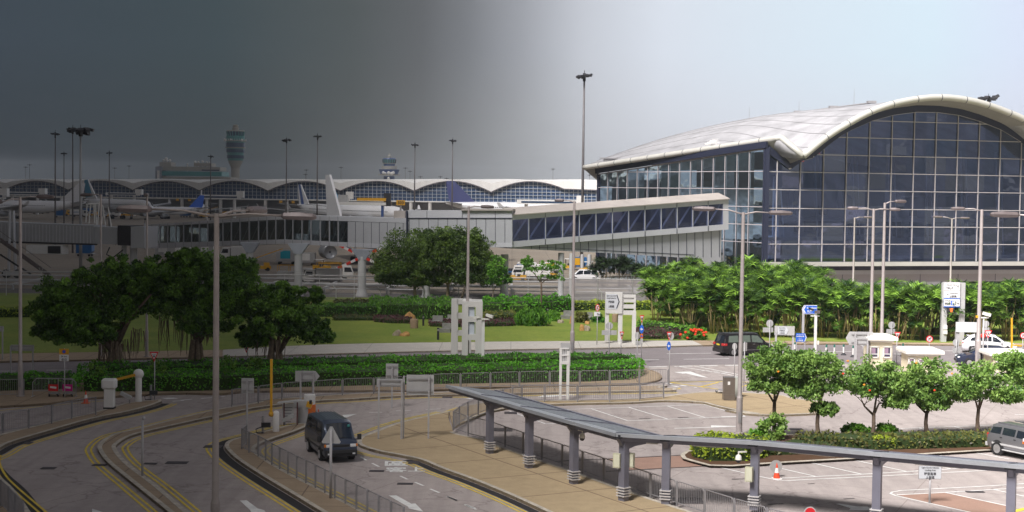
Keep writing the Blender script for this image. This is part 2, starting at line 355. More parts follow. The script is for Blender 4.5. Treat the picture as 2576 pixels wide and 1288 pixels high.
# ================================================================ GROUND
def smooth(pts, n=6, closed=False):
    pts = [Vector(p) for p in pts]; out = []; m = len(pts)
    rng_ = range(m) if closed else range(m - 1)
    for i in rng_:
        p0 = pts[(i - 1) % m] if (closed or i > 0) else pts[0]; p1 = pts[i]; p2 = pts[(i + 1) % m]
        p3 = pts[(i + 2) % m] if (closed or i + 2 < m) else pts[-1]
        for k in range(n):
            t = k / n; out.append(.5 * ((2 * p1) + (-p0 + p2) * t + (2 * p0 - 5 * p1 + 4 * p2 - p3) * t * t + (-p0 + 3 * p1 - 3 * p2 + p3) * t ** 3))
    if not closed: out.append(pts[-1])
    return out
def sg(uvs, z=0, n=5): return smooth([G(u, z) for u in uvs], n)
def offs(pts, d):
    out = []
    for i, p in enumerate(pts):
        a = pts[max(i - 1, 0)]; b = pts[min(i + 1, len(pts) - 1)]; t = Vector((b.x - a.x, b.y - a.y, 0))
        if t.length < 1e-6: out.append(p.copy()); continue
        t.normalize(); out.append(Vector((p.x - t.y * d, p.y + t.x * d, p.z)))
    return out
def ribbon(mb, pts, wd, z, off=0, dash=None):
    pts = [Vector(p) for p in pts]
    if dash:
        on, gap = dash; res = []; cur = 0; seg = []
        fine = []
        for a, b in zip(pts, pts[1:]):
            k = max(1, int((b - a).length / .15))
            for i in range(k): fine.append(a.lerp(b, i / k))
        fine.append(pts[-1]); L_ = 0
        for a, b in zip(fine, fine[1:]):
            if L_ % (on + gap) < on: seg.append(a)
            elif seg: res.append(seg); seg = []
            L_ += (b - a).length
        if seg: res.append(seg)
        for r in res:
            if len(r) > 1: ribbon(mb, [r[0], r[-1]] if len(r) < 40 else r, wd, z, off)
        return
    A = offs(pts, off - wd / 2); B = offs(pts, off + wd / 2)
    for q in A + B: q.z = z
    mb.grid([A, B])
def sheet(name, pts, z, m, kind='structure'):
    mb = MB(); mb.face([(p.x, p.y, z) for p in pts]); o = mb.build(name, m); return tag(o, kind=kind)
def kerb(mb, pts, h, wd=.22, side=1):
    A = [Vector((p.x, p.y, -.02)) for p in pts]; B = [Vector((p.x, p.y, h + .006)) for p in pts]
    Cc = offs(pts, wd * side); Dd = [Vector((p.x, p.y, h - .02)) for p in Cc]; Cc = [Vector((p.x, p.y, h + .006)) for p in Cc]
    mb.grid([A, B, Cc, Dd])
def pavement(name, pts, h, m, kerbs=(), km=None, side=1):
    mb = MB(); mb.prism([(p.x, p.y, -.05) for p in pts], (0, 0, h + .05)); o = tag(mb.build(name, m), kind='structure')
    if kerbs:
        kb = MB()
        for k in kerbs: kerb(kb, k, h, side=side)
        tag(kb.build('kerb', km or KERBM), kind='structure')
    return o
g = MB(); g.face([(-4600, -300, -.06), (4600, -300, -.06), (4600, 5000, -.06), (-4600, 5000, -.06)])
tag(g.build('ground', ground_mat('far_ground', (.26, .235, .19), (.2, .19, .15), small=.2)), kind='structure')
g = MB(); g.face([(-150, 30, 0), (190, 30, 0), (190, 128, 0), (-150, 128, 0)]); tag(g.build('road', ASPH), kind='structure')
YT = [(-250, 916), (0, 911.6), (300, 906), (644, 898), (1160, 884), (1460, 879), (1620, 875), (1800, 870), (2000, 867), (2260, 868), (2576, 872), (2900, 876)]
YTg = sg(YT, 0, 3)
MRb = sg([(2900, 916), (2576, 913), (1850, 917), (1631, 921), (1300, 924), (700, 935), (0, 950), (-250, 955)], 0, 3)
sheet('main_road', YTg + MRb, .005, ASPH2)
# apron and airside road
g = MB(); g.face([(-900, 188, -.02), (900, 188, -.02), (900, 1500, -.02), (-900, 1500, -.02)]); tag(g.build('apron', APRON), kind='structure')
g = MB(); g.face([(-200, 176, -.01), (60, 176, -.01), (60, 196, -.01), (-200, 196, -.01)]); tag(g.build('service_road', APR2), kind='structure')
# lawn, footpaths
LF = [(-250, 896), (0, 889), (300, 884), (560, 879), (812, 866), (1133, 860), (1457, 857), (1700, 855.5), (1850, 856), (2000, 857), (2160, 860), (2576, 863), (2900, 866)]
LFg = sg(LF, .1, 3)
lw = MB(); lw.prism([(p.x, p.y, -.04) for p in LFg] + [(110, 186, -.04), (-150, 186, -.04)], (0, 0, .14)); tag(lw.build('lawn', LAWN), kind='structure')
def strip_between(name, top, bot, h, m, kerb_bot=True):
    a = sg(top, h, 3); b = sg(bot, h, 3)
    return pavement(name, a + b[::-1], h, m, [b] if kerb_bot else [], KERBB)
strip_between('footpath', [(-250, 896.5), (0, 889.6), (300, 884.6), (560, 879.6)], [(-250, 914), (0, 909), (300, 903), (560, 897)], .12, PAVE2)
strip_between('footpath', [(561, 879.6), (812, 866.6), (1133, 860.6), (1457, 857.6), (1742, 856.5)], [(561, 897), (644, 895), (1160, 881.5), (1460, 876.5), (1620, 873), (1768, 868.5)], .12, CONC)
strip_between('footpath', [(1743, 856.5), (1850, 856.6), (2000, 857.6), (2160, 860.6), (2576, 863.6), (2900, 866)], [(1769, 868.5), (2000, 864.5), (2260, 865.5), (2576, 869.5), (2900, 873)], .12, PAVE2)
YL = MB(); ribbon(YL, YTg, .16, .012, -.12)
# --- hedge island
Hb = T('B1', 0, 375, 400, 350, 820, 300, 1480, 262, 1900, 265) + T('B2', 300, 335, 1000, 332, 1740, 325) + T('B3', 250, 308, 700, 304, 1100, 296, 1500, 280, 1640, 266, 1725, 243, 1740, 218, 1715, 192, 1660, 170, 1600, 152)
Hb = [(-200, 1035)] + Hb
Hk = sg(Hb, .13, 4); Ht = [G(p, .13) for p in [(1560, 922), (1300, 920), (1000, 927), (600, 938), (0, 952), (-200, 956)]]
pavement('traffic_island', Hk + Ht, .13, PAVE2, [Hk], KERBB)
# --- island A (curving strip with the long railing)
Al = T('B1', 1520, 1340, 1440, 1275, 1100, 1000, 930, 860, 855, 765, 850, 705, 960, 620, 1200, 560, 1810, 412, 2208, 345) + T('B2', 400, 400, 700, 383, 1000, 362, 1300, 350, 1740, 346) + T('B3', 250, 330, 590, 313, 1100, 304, 1745, 290) + T('K3', 700, 965, 860, 970)
Ar = T('K3', 860, 992, 400, 1000, 0, 1006) + T('B3', 700, 350, 300, 362) + T('B2', 1740, 364, 1400, 377, 1100, 397, 800, 412, 600, 432, 300, 472, 35, 532) + T('B1', 1810, 470, 1400, 560, 1150, 622, 1025, 690, 1005, 740, 1100, 860, 1360, 1060, 1590, 1255, 1700, 1340)
A1 = sg(Al, .13, 4); A2 = sg(Ar, .13, 4)
pavement('traffic_island', A1 + A2, .13, PAVE2, [A1 + A2], side=-1)
for o_ in (.32, .58): ribbon(YL, A1[:34], .11, .01, o_); ribbon(YL, A2, .11, .01, o_)
# --- island B (barriers, railing)
Bl = T('B2', 960, 1345, 860, 1288, 600, 1130, 400, 1010, 200, 880, 110, 800, 90, 755, 130, 720, 230, 692, 350, 662, 560, 610, 735, 582)
Br = T('B2', 748, 606, 640, 652, 450, 716, 365, 752, 330, 795, 392, 855, 530, 940, 680, 1020, 840, 1100, 1105, 1235, 1260, 1320)
B1g = sg(Bl, .15, 4); B2g = sg(Br, .15, 4)
pavement('traffic_island', B1g + B2g, .15, PAVE2, [B1g + B2g], side=-1)
GU = MB(); ribbon(GU, B1g, .5, .008, .32)
for o_ in (.68, .92): ribbon(YL, B1g, .11, .012, o_)
for o_ in (.35, .62): ribbon(YL, B2g, .11, .012, o_)
# --- plaza C
Cw = T('B3', 1050, 1380, 870, 1300, 600, 1175, 400, 1090, 224, 1020, 0, 940) + T('B2', 1640, 876, 1460, 836, 1300, 806, 1160, 762, 1138, 725, 1165, 692, 1250, 660, 1500, 570) + [T('B3', 60, 492)]
Ce = T('B3', 62, 560, 85, 620, 92, 642, 125, 670, 265, 700, 360, 722, 475, 772, 565, 802, 765, 872, 975, 942, 1200, 1022, 1565, 1150, 1976, 1285, 2350, 1400)
C1 = sg(Cw, .14, 4); C2 = sg(Ce, .14, 4)
pavement('plaza', C1 + C2, .14, PAVE, [C1, C2[10:]], side=-1)
ribbon(GU, C1[:len(C1) - 30], .42, .008, .26)
for o_ in (.6, .84): ribbon(YL, C1, .1, .012, o_)
# --- strip D round the lot, widening into a paved corner
Dn = T('B3', 64, 488, 200, 445, 400, 418, 640, 407, 900, 408, 1300, 400) + T('K3', 300, 1075, 600, 1062, 740, 1052, 900, 1030, 1150, 1008, 1500, 1010, 1932, 1040) + T('B4', 600, 462, 820, 490, 910, 525, 928, 545)
Ds = T('B4', 900, 562, 700, 574, 450, 582, 250, 572, 100, 542) + T('K3', 1700, 1226, 1500, 1196, 1250, 1142, 1100, 1108) + T('B3', 1760, 408, 1500, 422, 1000, 433, 640, 452, 400, 492, 250, 547, 150, 592, 98, 622)
D1 = sg(Dn, .14, 4); D2 = sg(Ds, .14, 4)
pavement('pavement', D1 + D2, .126, PAVE, [D1[3:] + D2[:-6]], side=-1)
ribbon(YL, D1[:44], .1, .012, .35)
# --- left pavement E and corner
El = T('B1', -250, 850, -60, 765, 5, 728, 100, 682, 400, 592, 800, 480, 1100, 420, 1300, 368, 1395, 332)
Et = T('B1', 1390, 316, 1100, 345, 870, 410, 528, 493, 250, 556, 0, 618, -250, 680)
E1 = sg(El, .15, 4); E2 = sg(Et, .15, 4)
pavement('pavement', E1 + E2, .15, PAVE2, [E1 + E2], side=1)
ribbon(GU, E1, .45, .008, -.28)
for o_ in (.7, .95): ribbon(YL, E1, .11, .012, -o_)
Fk = sg(T('B1', -120, 850, -20, 960, 130, 1100, 300, 1340), .15, 4)
pavement('pavement', [G(T('B1', -400, 1340), .15), G(T('B1', -400, 850), .15)] + Fk, .15, PAVE2, [Fk], side=-1)
ribbon(GU, Fk, .5, .008, .32)
for o_ in (.75, 1.02): ribbon(YL, sg(T('B1', 5, 800, -5, 860, 40, 960, 130, 1060, 410, 1300)), .11, .012, 0 if o_ < .8 else -.27)
ribbon(YL, sg(T('B1', -100, 430, 0, 415, 300, 385, 900, 330)), .11, .012)
ribbon(YL, sg(T('K3', 740, 986, 860, 984, 905, 978, 880, 971)), .11, .012)
# --- median with trees
Gm = T('B3', 1920, 838, 1955, 812, 2128, 785) + T('B4', 250, 738, 600, 730, 1300, 718, 2035, 702, 2075, 830, 1700, 852, 1060, 892, 400, 930, 150, 948, 0, 945) + T('B3', 2000, 882, 1935, 862)
GmG = [G(p, .15) for p in Gm]; pavement('median', GmG, .15, SOIL, [GmG + [GmG[0]]], side=1)
tag(YL.build('yellow_lines', YEL), kind='structure'); tag(GU.build('gutter', GUT), kind='structure')
# --- white paint
WL = MB()
def wl(t, wd, *xy, dash=None, z=.012): ribbon(WL, [G(p) for p in T(t, *xy)], wd, z, 0, dash)
def wpoly(t, *xy, z=.012): WL.face([(q.x, q.y, z) for q in [G(p) for p in T(t, *xy)]])
w1 = .11
wl('B3', w1, 545, 497, 1180, 475, 2070, 443); wl('K3', w1, 1140, 1137, 1560, 1255); wl('B3', w1, 1470, 572, 2128, 545, z=.013); wl('K3', w1, 1320, 1262, 1560, 1255, z=.014); wl('B3', w1, 825, 595, 1010, 588)
for a in ((545, 497, 825, 595), (1180, 475, 1470, 570), (1480, 465, 1785, 557), (1785, 455, 2085, 547)): wl('B3', w1, *a, z=.013)
wl('B3', .16, 1838, 631, 2128, 622); wl('B4', .16, 0, 605, 248, 597, z=.014); wpoly('B4', 0, 662, 180, 667, 180, 671, 0, 678)
wl('B4', w1, 170, 738, 430, 725, 850, 708, 1350, 685, 2075, 660); wl('K7', .12, 1095, 112, 1202, 116)
for a in ((670, 717, 790, 748), (1510, 683, 1625, 712), (1765, 672, 1870, 702), (395, 730, 440, 748), (2040, 660, 2150, 700)): wl('B4', w1, *a, z=.013)
for a in ((50, 963, 320, 1025), (380, 945, 755, 1031), (705, 928, 1092, 1016), (1030, 912, 1422, 997), (1350, 895, 1742, 978), (1640, 875, 1950, 950)): wl('B4', w1, *a, z=.013)
wl('K7', w1, 640, 580, 1030, 652, z=.013)
wl('B4', w1, 510, 1045, 1080, 1017, 1900, 968, 2400, 940); wl('B4', w1, 320, 1025, 490, 1061, 560, 1062, 1200, 1030, 2050, 985, 2500, 963)
wl('B4', w1, 2400, 1077, 1900, 1107, 1380, 1134, 1315, 1144, 1300, 1156, 1340, 1172, 1860, 1288, 2100, 1345); wl('B4', w1, 1345, 1166, 1700, 1148, 2300, 1112, z=.013)
wl('K7', w1, 250, 1055, 1040, 1225, z=.014); wl('K7', w1, 830, 1018, 1202, 1100, z=.014)
wpoly('B4', 905, 1230, 1010, 1262, 1000, 1275, 1190, 1280, 1130, 1250, 1060, 1250, 930, 1229)
# junction paint
wl('K3', .35, 590, 760, 1480, 742, 1600, 741, dash=(1.6, .5)); wl('K3', .16, 870, 752, 1300, 820, 1500, 858); wl('K3', .16, 1040, 750, 1250, 790, 1500, 838)
for x in (1110, 1200, 1290): wl('K3', .14, x, 800 + (x - 1110) * .13, x + 90, 795 + (x - 1110) * .13)
wpoly('K3', 845, 812, 1010, 806, 1185, 868, 1100, 858, 965, 826, 930, 828)
wl('K3', .3, 745, 920, 1085, 970, dash=(.9, .5)); wl('K3', .3, 800, 945, 900, 962, dash=(.9, .5))
for a in ((35, 637, 525, 630), (480, 690, 692, 686), (770, 627, 1218, 621), (940, 683, 1400, 676)): wl('K3', .16, *a)
wl('K1', .16, 640, 913, 1150, 908); wl('K1', .16, 1800, 943, 2100, 942); wl('K2', .16, 20, 963, 380, 958); wl('K2', .16, 580, 952, 930, 950); wl('K2', .16, 10, 995, 400, 996); wl('K2', .16, 800, 1020, 1060, 1020)
for a in ((0, 1178, 135, 1178), (400, 1170, 620, 1168)): wl('M1', .16, *a)
for a in ((1780, 48, 1950, 47), (1830, 70, 1950, 70)): wl('B2', .16, *a)
for a in ((0, 948, 150, 947), (245, 945, 330, 944), (450, 943, 700, 941), (70, 993, 150, 992), (450, 990, 560, 989)): wl('K4', .14, *a)
for a in ((1225, 508, 1330, 503), (1440, 493, 1555, 488), (1670, 482, 1790, 477), (1160, 855, 1205, 882), (1250, 905, 1305, 933), (1470, 1005, 1530, 1033), (1588, 1055, 1655, 1083), (1708, 1108, 1780, 1138), (1840, 1168, 1918, 1200), (1985, 1235, 2070, 1270)): wl('B2', .12, *a)
wl('B3', .12, 50, 1167, 128, 1200); wl('B3', .12, 188, 1230, 268, 1260)
wl('B1', .2, 1490, 335, 1700, 318, dash=(.8, .6)); wl('B1', .2, 1560, 325, 1960, 291, dash=(.8, .6)); wpoly('B1', 1380, 305, 1500, 303, 1540, 310, 1440, 316)
wpoly('B2', 1015, 525, 1128, 517, 1050, 546, 1030, 542); 
wpoly('B2', 1380, 1160, 1440, 1158, 1560, 1225, 1590, 1222, 1655, 1288, 1540, 1262, 1530, 1245, 1490, 1225)
wpoly('B2', 208, 1200, 262, 1197, 350, 1262, 400, 1275, 430, 1310, 300, 1300, 290, 1275)
wpoly('B1', 795, 1262, 840, 1275, 1000, 1330, 900, 1340, 793, 1300)
wpoly('B3', 800, 372, 1080, 362, 1000, 372, 860, 382, 760, 384); wpoly('B3', 175, 395, 300, 385, 360, 384, 340, 390, 260, 400)
tag(WL.build('white_lines', WHT), kind='structure')
YB = MB()
for a in ((800, 915, 1330, 990), (1110, 960, 1290, 915), (800, 915, 1340, 905), (1520, 960, 1655, 915), (1480, 912, 1655, 912), (1340, 905, 1480, 930)): ribbon(YB, [G(p) for p in T('K3', *a)], .16, .01 + .001 * (a[0] % 7))
ribbon(YB, [G(p) for p in T('K7', 1050, 1288, 1230, 1248)], .3, .015)
tag(YB.build('yellow_box_marking', YEL), kind='structure')
# red patches and repair joints
def spoly(name, t, m, z, *xy): sheet(name, [G(p) for p in T(t, *xy)], z, m)
spoly('red_surfacing', 'B3', BRICKRED, .006, 1320, 872, 1905, 845, 2128, 905, 2128, 925, 1480, 960)
spoly('red_surfacing', 'B4', BRICKRED, .006, 1350, 1167, 1700, 1149, 2170, 1252, 2250, 1330, 2050, 1330, 1860, 1287)
JT = MB()
for t, a in (('B3', (900, 890, 1900, 842)), ('B3', (1300, 970, 2128, 926)), ('K3', (790, 907, 1900, 884)), ('B4', (2060, 836, 1060, 896))): ribbon(JT, [G(p) for p in T(t, *a)], .14, .009)
rj = random.Random(5)
for a in ((150, 1052, 250, 1049), (410, 1234, 525, 1229), (700, 1086, 750, 1083), (960, 1195, 1040, 1190)): ribbon(JT, [G(p) for p in T('B4', *a)], .12, .009)
for a in ((1560, 555, 1650, 552), (1865, 545, 1950, 543), (930, 890, 1010, 886)): ribbon(JT, [G(p) for p in T('B3', *a)], .15, .009)
tag(JT.build('repair_joints', GUT), kind='structure')
# characters painted on the lane
def textmesh(body, size=1.0, thick=0.0, align='CENTER', bold=0.0):
    c = bpy.data.curves.new('lettering', 'FONT'); c.body = body; c.size = size; c.align_x = align; c.align_y = 'CENTER'; c.extrude = thick; c.offset = bold; c.resolution_u = 2
    o = bpy.data.objects.new('lettering', c); C.objects.link(o); bpy.context.view_layer.update()
    me = bpy.data.meshes.new_from_object(o.evaluated_get(bpy.context.evaluated_depsgraph_get())); bpy.data.objects.remove(o); bpy.data.curves.remove(c)
    return me
def ground_text(body, t, cx, cy, wpx, hpx):
    me = textmesh(body, 1, bold=.03); c = G(T(t, cx, cy)); a = G(T(t, cx - wpx / 2, cy)); b = G(T(t, cx + wpx / 2, cy)); p = G(T(t, cx, cy - hpx / 2)); q = G(T(t, cx, cy + hpx / 2))
    xs = [v.co.x for v in me.vertices]; ys = [v.co.y for v in me.vertices]; W = max(xs) - min(xs); H = max(ys) - min(ys); mx, my = (max(xs) + min(xs)) / 2, (max(ys) + min(ys)) / 2
    X = (b - a) / W; Y = (p - q) / H
    for v in me.vertices:
        s_ = X * (v.co.x - mx) + Y * (v.co.y - my); v.co = (s_.x, s_.y, 0)
    me.materials.append(WHT); o = bpy.data.objects.new('road_lettering', me); C.objects.link(o); o.location = (c.x, c.y, .014); tag(o, kind='structure')
ground_text('區', 'B2', 1440, 908, 180, 38); ground_text('客', 'B2', 1440, 956, 175, 40); ground_text('上', 'B2', 1600, 953, 130, 36)
# drain covers
IRON = mat('cast_iron', (.09, .08, .085), .7, metal=.3, var=.3, scale=3)
def cover(t, x0, y0, x1, y1, label, grate=False, group='drain covers set in the road'):
    p = [G(q) for q in T(t, x0, y1, x1, y1, x1, y0, x0, y0)]; c = sum(p, Vector()) / 4; hw = (p[1] - p[0]).length / 2; hd = (p[3] - p[0]).length / 2 * .9
    mb = MB(); z = .02
    if grate:
        n = 12
        mb.box((c.x, c.y, z - .008), (hw * 2, hd * 2, .004))
        for k in range(n + 1): mb.box((c.x - hw + 2 * hw * k / n, c.y, z), (.05, hd * 2, .012))
        mb.box((c.x, c.y - hd, z), (hw * 2, .06, .014)); mb.box((c.x, c.y + hd, z), (hw * 2, .06, .014))
    else:
        mb.box((c.x, c.y, z - .002), (hw * 2, hd * 2, .01)); mb.box((c.x, c.y, z + .003), (hw * 2 * .96, .03, .006)); mb.box((c.x, c.y, z + .003), (.03, hd * 2 * .96, .006))
    tag(mb.build('drain_cover', IRON), label, 'drain cover', group)
cover('B1', 355, 903, 482, 922, 'dark steel cover alone in the middle of the left lane')
cover('B1', 205, 686, 275, 706, 'small dark cover beside the yellow lines at the left bend')
cover('B1', 1242, 865, 1355, 880, 'narrow dark cover right behind the slim pole on the strip')
cover('B1', 1432, 853, 1622, 876, 'widest dark cover in the middle of the second lane')
cover('B1', 798, 876, 922, 894, 'dark cover crossed by the double yellow lines')
cover('B1', 1760, 714, 1915, 738, 'dark cover in the gutter by the tall near lamp post')
cover('B2', 1228, 960, 1345, 975, 'dark grating just left of the painted characters')
cover('B2', 1448, 1060, 1573, 1075, 'dark grating below the painted characters in the van lane')
cover('B2', 1535, 888, 1625, 913, 'dark cover in the gutter right of the painted characters')
cover('B3', 500, 500, 600, 518, 'dark grating near the rounded end of the parking lot')
cover('B3', 1832, 1178, 2058, 1225, 'big barred drain grate behind the near railing', True)
cover('B3', 412, 630, 560, 655, 'barred drain grate seen through the curved railing', True)
cover('B3', 12, 381, 92, 391, 'dark cover on the road above the canopy tip')
cover('B4', 568, 684, 665, 697, 'square cover in the lot behind the median trees')
cover('B4', 1848, 1139, 1978, 1150, 'flat cover among the bays at the lower right')
# ================================================================ TERMINAL
ROOFW = mat('roof_white_metal', (.385, .382, .40), .5, var=.3, scale=.3, streak=False, metal=.1, bump=.1, bscale=.5)
FASC = mat('fascia_cream_metal', (.54, .53, .49), .4, metal=.15, var=.1, scale=.3)
SOFF = mat('soffit_grey', (.36, .345, .33), .7, var=.1, scale=.3)
FRAMEB = mat('dark_blue_frame', (.03, .035, .065), .4, metal=.3)
MULL = mat('mullion_white', (.50, .47, .49), .4, metal=.2)
LILAC = mat('lilac_grey_panel', (.40, .37, .40), .5, var=.1, scale=.3, metal=.1)
LILAC2 = mat('pale_grey_panel', (.47, .46, .50), .5, var=.08, scale=.3, metal=.1)
GL_MAIN = glass_mat('facade_glass', (.33, .38, .54), .28, wav=.12, gcol=(.47, .58, .92), pane=3.05)
GL_WING = glass_mat('wing_glass', (.52, .70, .88), .46, wav=.1, gcol=(.66, .84, 1), pane=2.2)
GL_BR = glass_mat('bridge_glass', (.36, .40, .56), .12, wav=.05, gcol=(.45, .55, .95), pane=2.0); GL_BR2 = glass_mat('smoked_bridge_glass', (.30, .34, .34), .09, wav=.05, gcol=(.6, .7, .72), pane=2.0)
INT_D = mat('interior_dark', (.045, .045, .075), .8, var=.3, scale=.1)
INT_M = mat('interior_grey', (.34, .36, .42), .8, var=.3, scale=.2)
def plane_hit(uv, P, e):           # ray against vertical plane through P along horizontal e
    d = ray(uv); n = Vector((-e.y, e.x, 0)); o = Vector((0, 0, CAMZ)); k = (P - o).dot(n) / d.dot(n); return o + d * k
FA = D((1925, 600), 205); FB = D((2600, 600), 218); FA.z = FB.z = 0; FE = (FB - FA).normalized(); FN = Vector((FE.y, -FE.x, 0))
def fac(uv, off=0): return plane_hit(uv, FA + FN * off, FE)
def fs(p): return (p - FA).dot(FE)
def fp(s_, z, off=0): q = FA + FE * s_ + FN * off; return Vector((q.x, q.y, z))
TB = thing('terminal_building', 'large glass terminal with a white vaulted roof arching over a gridded glass front', 'building', (fp(20, 0).x, fp(20, 0).y, 0))
# glass top curve on the facade
gt = [fac(p) for p in T('T4', 108, 605, 290, 742, 390, 672, 475, 648, 580, 560, 690, 475, 780, 425, 960, 345, 1145, 296, 1330, 272, 1510, 275, 1690, 300, 1860, 350, 2030, 418, 2200, 520)]
gs = [(fs(p), p.z) for p in gt]
gs += [(gs[-1][0] + 3.2, gs[-1][1] - 2.4), (gs[-1][0] + 6.5, gs[-1][1] - 5.6), (gs[-1][0] + 8.5, gs[-1][1] - 7.6)]
SEND = gs[-1][0]
def gz(s_):
    for (a, za), (b, zb) in zip(gs, gs[1:]):
        if a <= s_ <= b: return za + (zb - za) * (s_ - a) / (b - a)
    return gs[-1][1] if s_ > 0 else gs[0][1]
ZL = fac((2100, 658)).z; ZL2 = fac((2100, 668)).z
mb = MB(); mb.face([fp(0, ZL)] + [fp(SEND, ZL)] + [fp(s_, z) for s_, z in gs[::-1]]); gl = mb.build('glass_front', GL_MAIN, TB)
s1 = fs(fac((T('T4', 190, 700)))); s2 = fs(fac(T('T4', 2195, 740))); ds = (s2 - s1) / 11
rows_v = [305, 348.5, 393, 437, 481, 526.5, 570.5, 614.5]; zr = [fac((2230, v)).z for v in rows_v]
mu = MB(); k = s1
while k < SEND:
    mu.box(fp(k, (ZL + gz(k)) / 2, .12), (.10, .16, gz(k) - ZL), rz=math.atan2(FE.y, FE.x)); k += ds
for z in zr:
    run = None; k = 0
    while k < SEND + .2:
        ins = gz(k) > z and k <= SEND
        if ins and run is None: run = k
        if not ins and run is not None: mu.beam(fp(run, z, .14), fp(k, z, .14), .15, .11); run = None
        k += .15
    if run is not None: mu.beam(fp(run, z, .14), fp(SEND, z, .14), .15, .14)
mu.build('mullion_grid', MULL, TB)
fr = MB()
for (a, za), (b, zb) in zip(gs, gs[1:]): fr.beam(fp(a, za + .35, .2), fp(b, zb + .35, .2), .3, .9)
fr.beam(fp(0, ZL, .15), fp(0, gs[0][1] + .5, .15), .55, .55); fr.build('edge_frame', FRAMEB, TB)
wf = MB()
for (a, za), (b, zb) in zip(gs, gs[1:]): wf.beam(fp(a, za - .1, .24), fp(b, zb - .1, .24), .16, .14)
wf.build('glass_edge_trim', MULL, TB)
# ledge and lower wall
mb = MB(); mb.box(fp(SEND / 2, (ZL + ZL2) / 2 - .05, .1), (SEND + 1, 1.4, ZL - ZL2), rz=math.atan2(FE.y, FE.x)); mb.build('ledge', FASC, TB)
ang = math.atan2(FE.y, FE.x)
zz = [fac((2300, v), -1).z for v in (672, 680, 684.5, 707, 735)]
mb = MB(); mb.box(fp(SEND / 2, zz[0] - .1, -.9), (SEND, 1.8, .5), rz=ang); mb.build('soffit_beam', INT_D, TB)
mb = MB(); mb.box(fp(SEND / 2, (zz[1] + zz[2]) / 2, -.9), (SEND, 1.0, zz[1] - zz[2] + .5), rz=ang); mb.build('band', LILAC2, TB)
mb = MB(); mb.box(fp(SEND / 2, (zz[2] + zz[3]) / 2 - .1, -1.3), (SEND, 1.0, zz[2] - zz[3]), rz=ang); mb.build('wall', LILAC, TB)
mb = MB(); sm = fs(fac(T('M4', 1585, 700), -1)); mb.box(fp(sm / 2, zz[3] / 2 - .1, -1.2), (sm, 1.0, zz[3]), rz=ang); mb.build('wall', LILAC2, TB)
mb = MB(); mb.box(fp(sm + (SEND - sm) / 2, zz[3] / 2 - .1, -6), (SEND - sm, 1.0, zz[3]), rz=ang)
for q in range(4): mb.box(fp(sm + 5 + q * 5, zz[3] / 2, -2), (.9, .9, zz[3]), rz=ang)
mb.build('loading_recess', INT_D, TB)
pj = MB()
for q in range(1, 9): pj.box(fp(q * 6.2, (zz[2] + zz[3]) / 2, -.78), (.05, .03, zz[2] - zz[3]), rz=ang); pj.box(fp(q * 6.2 + 1, zz[3] / 2, -.68), (.05, .03, zz[3] - .2), rz=ang)
each(pj, 'panel_joint', FRAMEB, TB)
# wing
WA = FA + FN * .1; WB_ = Vector(((1503 - 1288) / F * 238, 238, 0)); WE = (WB_ - WA).normalized(); WL_ = (WB_ - WA).length; WNn = Vector((-WE.y, WE.x, 0))
if WNn.y > 0: WNn = -WNn
def wp(s_, z, off=0): q = WA + WE * s_ + WNn * off; return Vector((q.x, q.y, z))
def wing(uv): return plane_hit(uv, WA, WE)
zt0 = wing((1922, 372)).z; zt1 = wing((1504, 437)).z
mb = MB(); mb.face([wp(0, 1), wp(WL_, 1), wp(WL_, zt1), wp(0, zt0)]); mb.build('wing_glass', GL_WING, TB)
mu = MB(); nn = 15
for i in range(nn + 1):
    s_ = WL_ * (1 if i == nn else (i * .93 + .35) / (nn - .7) if i else 0); s_ = min(s_, WL_); zt = zt0 + (zt1 - zt0) * s_ / WL_
    mu.box(wp(s_, (1 + zt) / 2, .1), (.1, .1, zt - 1), rz=math.atan2(WE.y, WE.x))
for z in [wing((1900, v)).z for v in (431, 475, 520, 565, 610)]: mu.beam(wp(0, z, .12), wp(WL_ * min(1, (z - zt0) / (zt1 - zt0) if z > zt1 else 1), z, .12), .1, .1)
mu.beam(wp(0, zt0 - .1, .14), wp(WL_, zt1 - .1, .14), .13, .15); mu.build('mullion_grid', MULL, TB)
fr = MB(); fr.beam(wp(-.2, zt0 + .45, .25), wp(WL_ + .4, zt1 + .45, .25), .4, .85); fr.beam(wp(WL_, 1, .1), wp(WL_, zt1 + .6, .1), .35, .35); fr.beam(wp(.3, 1, .1), wp(.3, zt0 + .6, .1), .45, .45); fr.build('wing_edge_frame', FRAMEB, TB)
# interior seen through the glass
it = MB()
for z, back in ((4.6, 1.2), (9.6, 14)):
    it.prism([fp(2, z, -back), fp(SEND - 1, z, -back), fp(SEND - 1, z, -46), fp(2, z, -46)], (0, 0, .5))
each(it, 'floor_slab', INT_M, TB)
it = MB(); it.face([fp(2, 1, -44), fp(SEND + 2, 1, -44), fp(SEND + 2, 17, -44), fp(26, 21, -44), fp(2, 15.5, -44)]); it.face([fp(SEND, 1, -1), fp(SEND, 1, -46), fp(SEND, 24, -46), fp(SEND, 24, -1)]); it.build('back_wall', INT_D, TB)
it = MB(); rj = random.Random(3)
for i in range(7):
    for z0, z1 in ((5.1, 21),):
        b = fp(4 + i * 5.9, z0, -3.2); it.tube([b, b + Vector((-.9, 0, z1 - z0 - 1 if i else 9))], .16, 6)
        it.tube([b + Vector((.7, 0, 0)), b + Vector((-.1, 0, z1 - z0 - 2 if i else 9))], .1, 6)
for i in range(5):
    it.box(fp(6 + i * 9, 7, -18), (.9, .9, 5)); it.box(fp(8 + i * 8.5, 12, -24), (.7, .7, 4.6))
for i in range(9): it.box(fp(4 + i * 5.1, 10.9, -14.4), (3.6, .15, 1.2), rz=ang)
for i in range(6): it.box(fp(8 + i * 6, 6.2, -9 - (i % 3) * 4), (2.6, 2, 2.2), rz=ang)
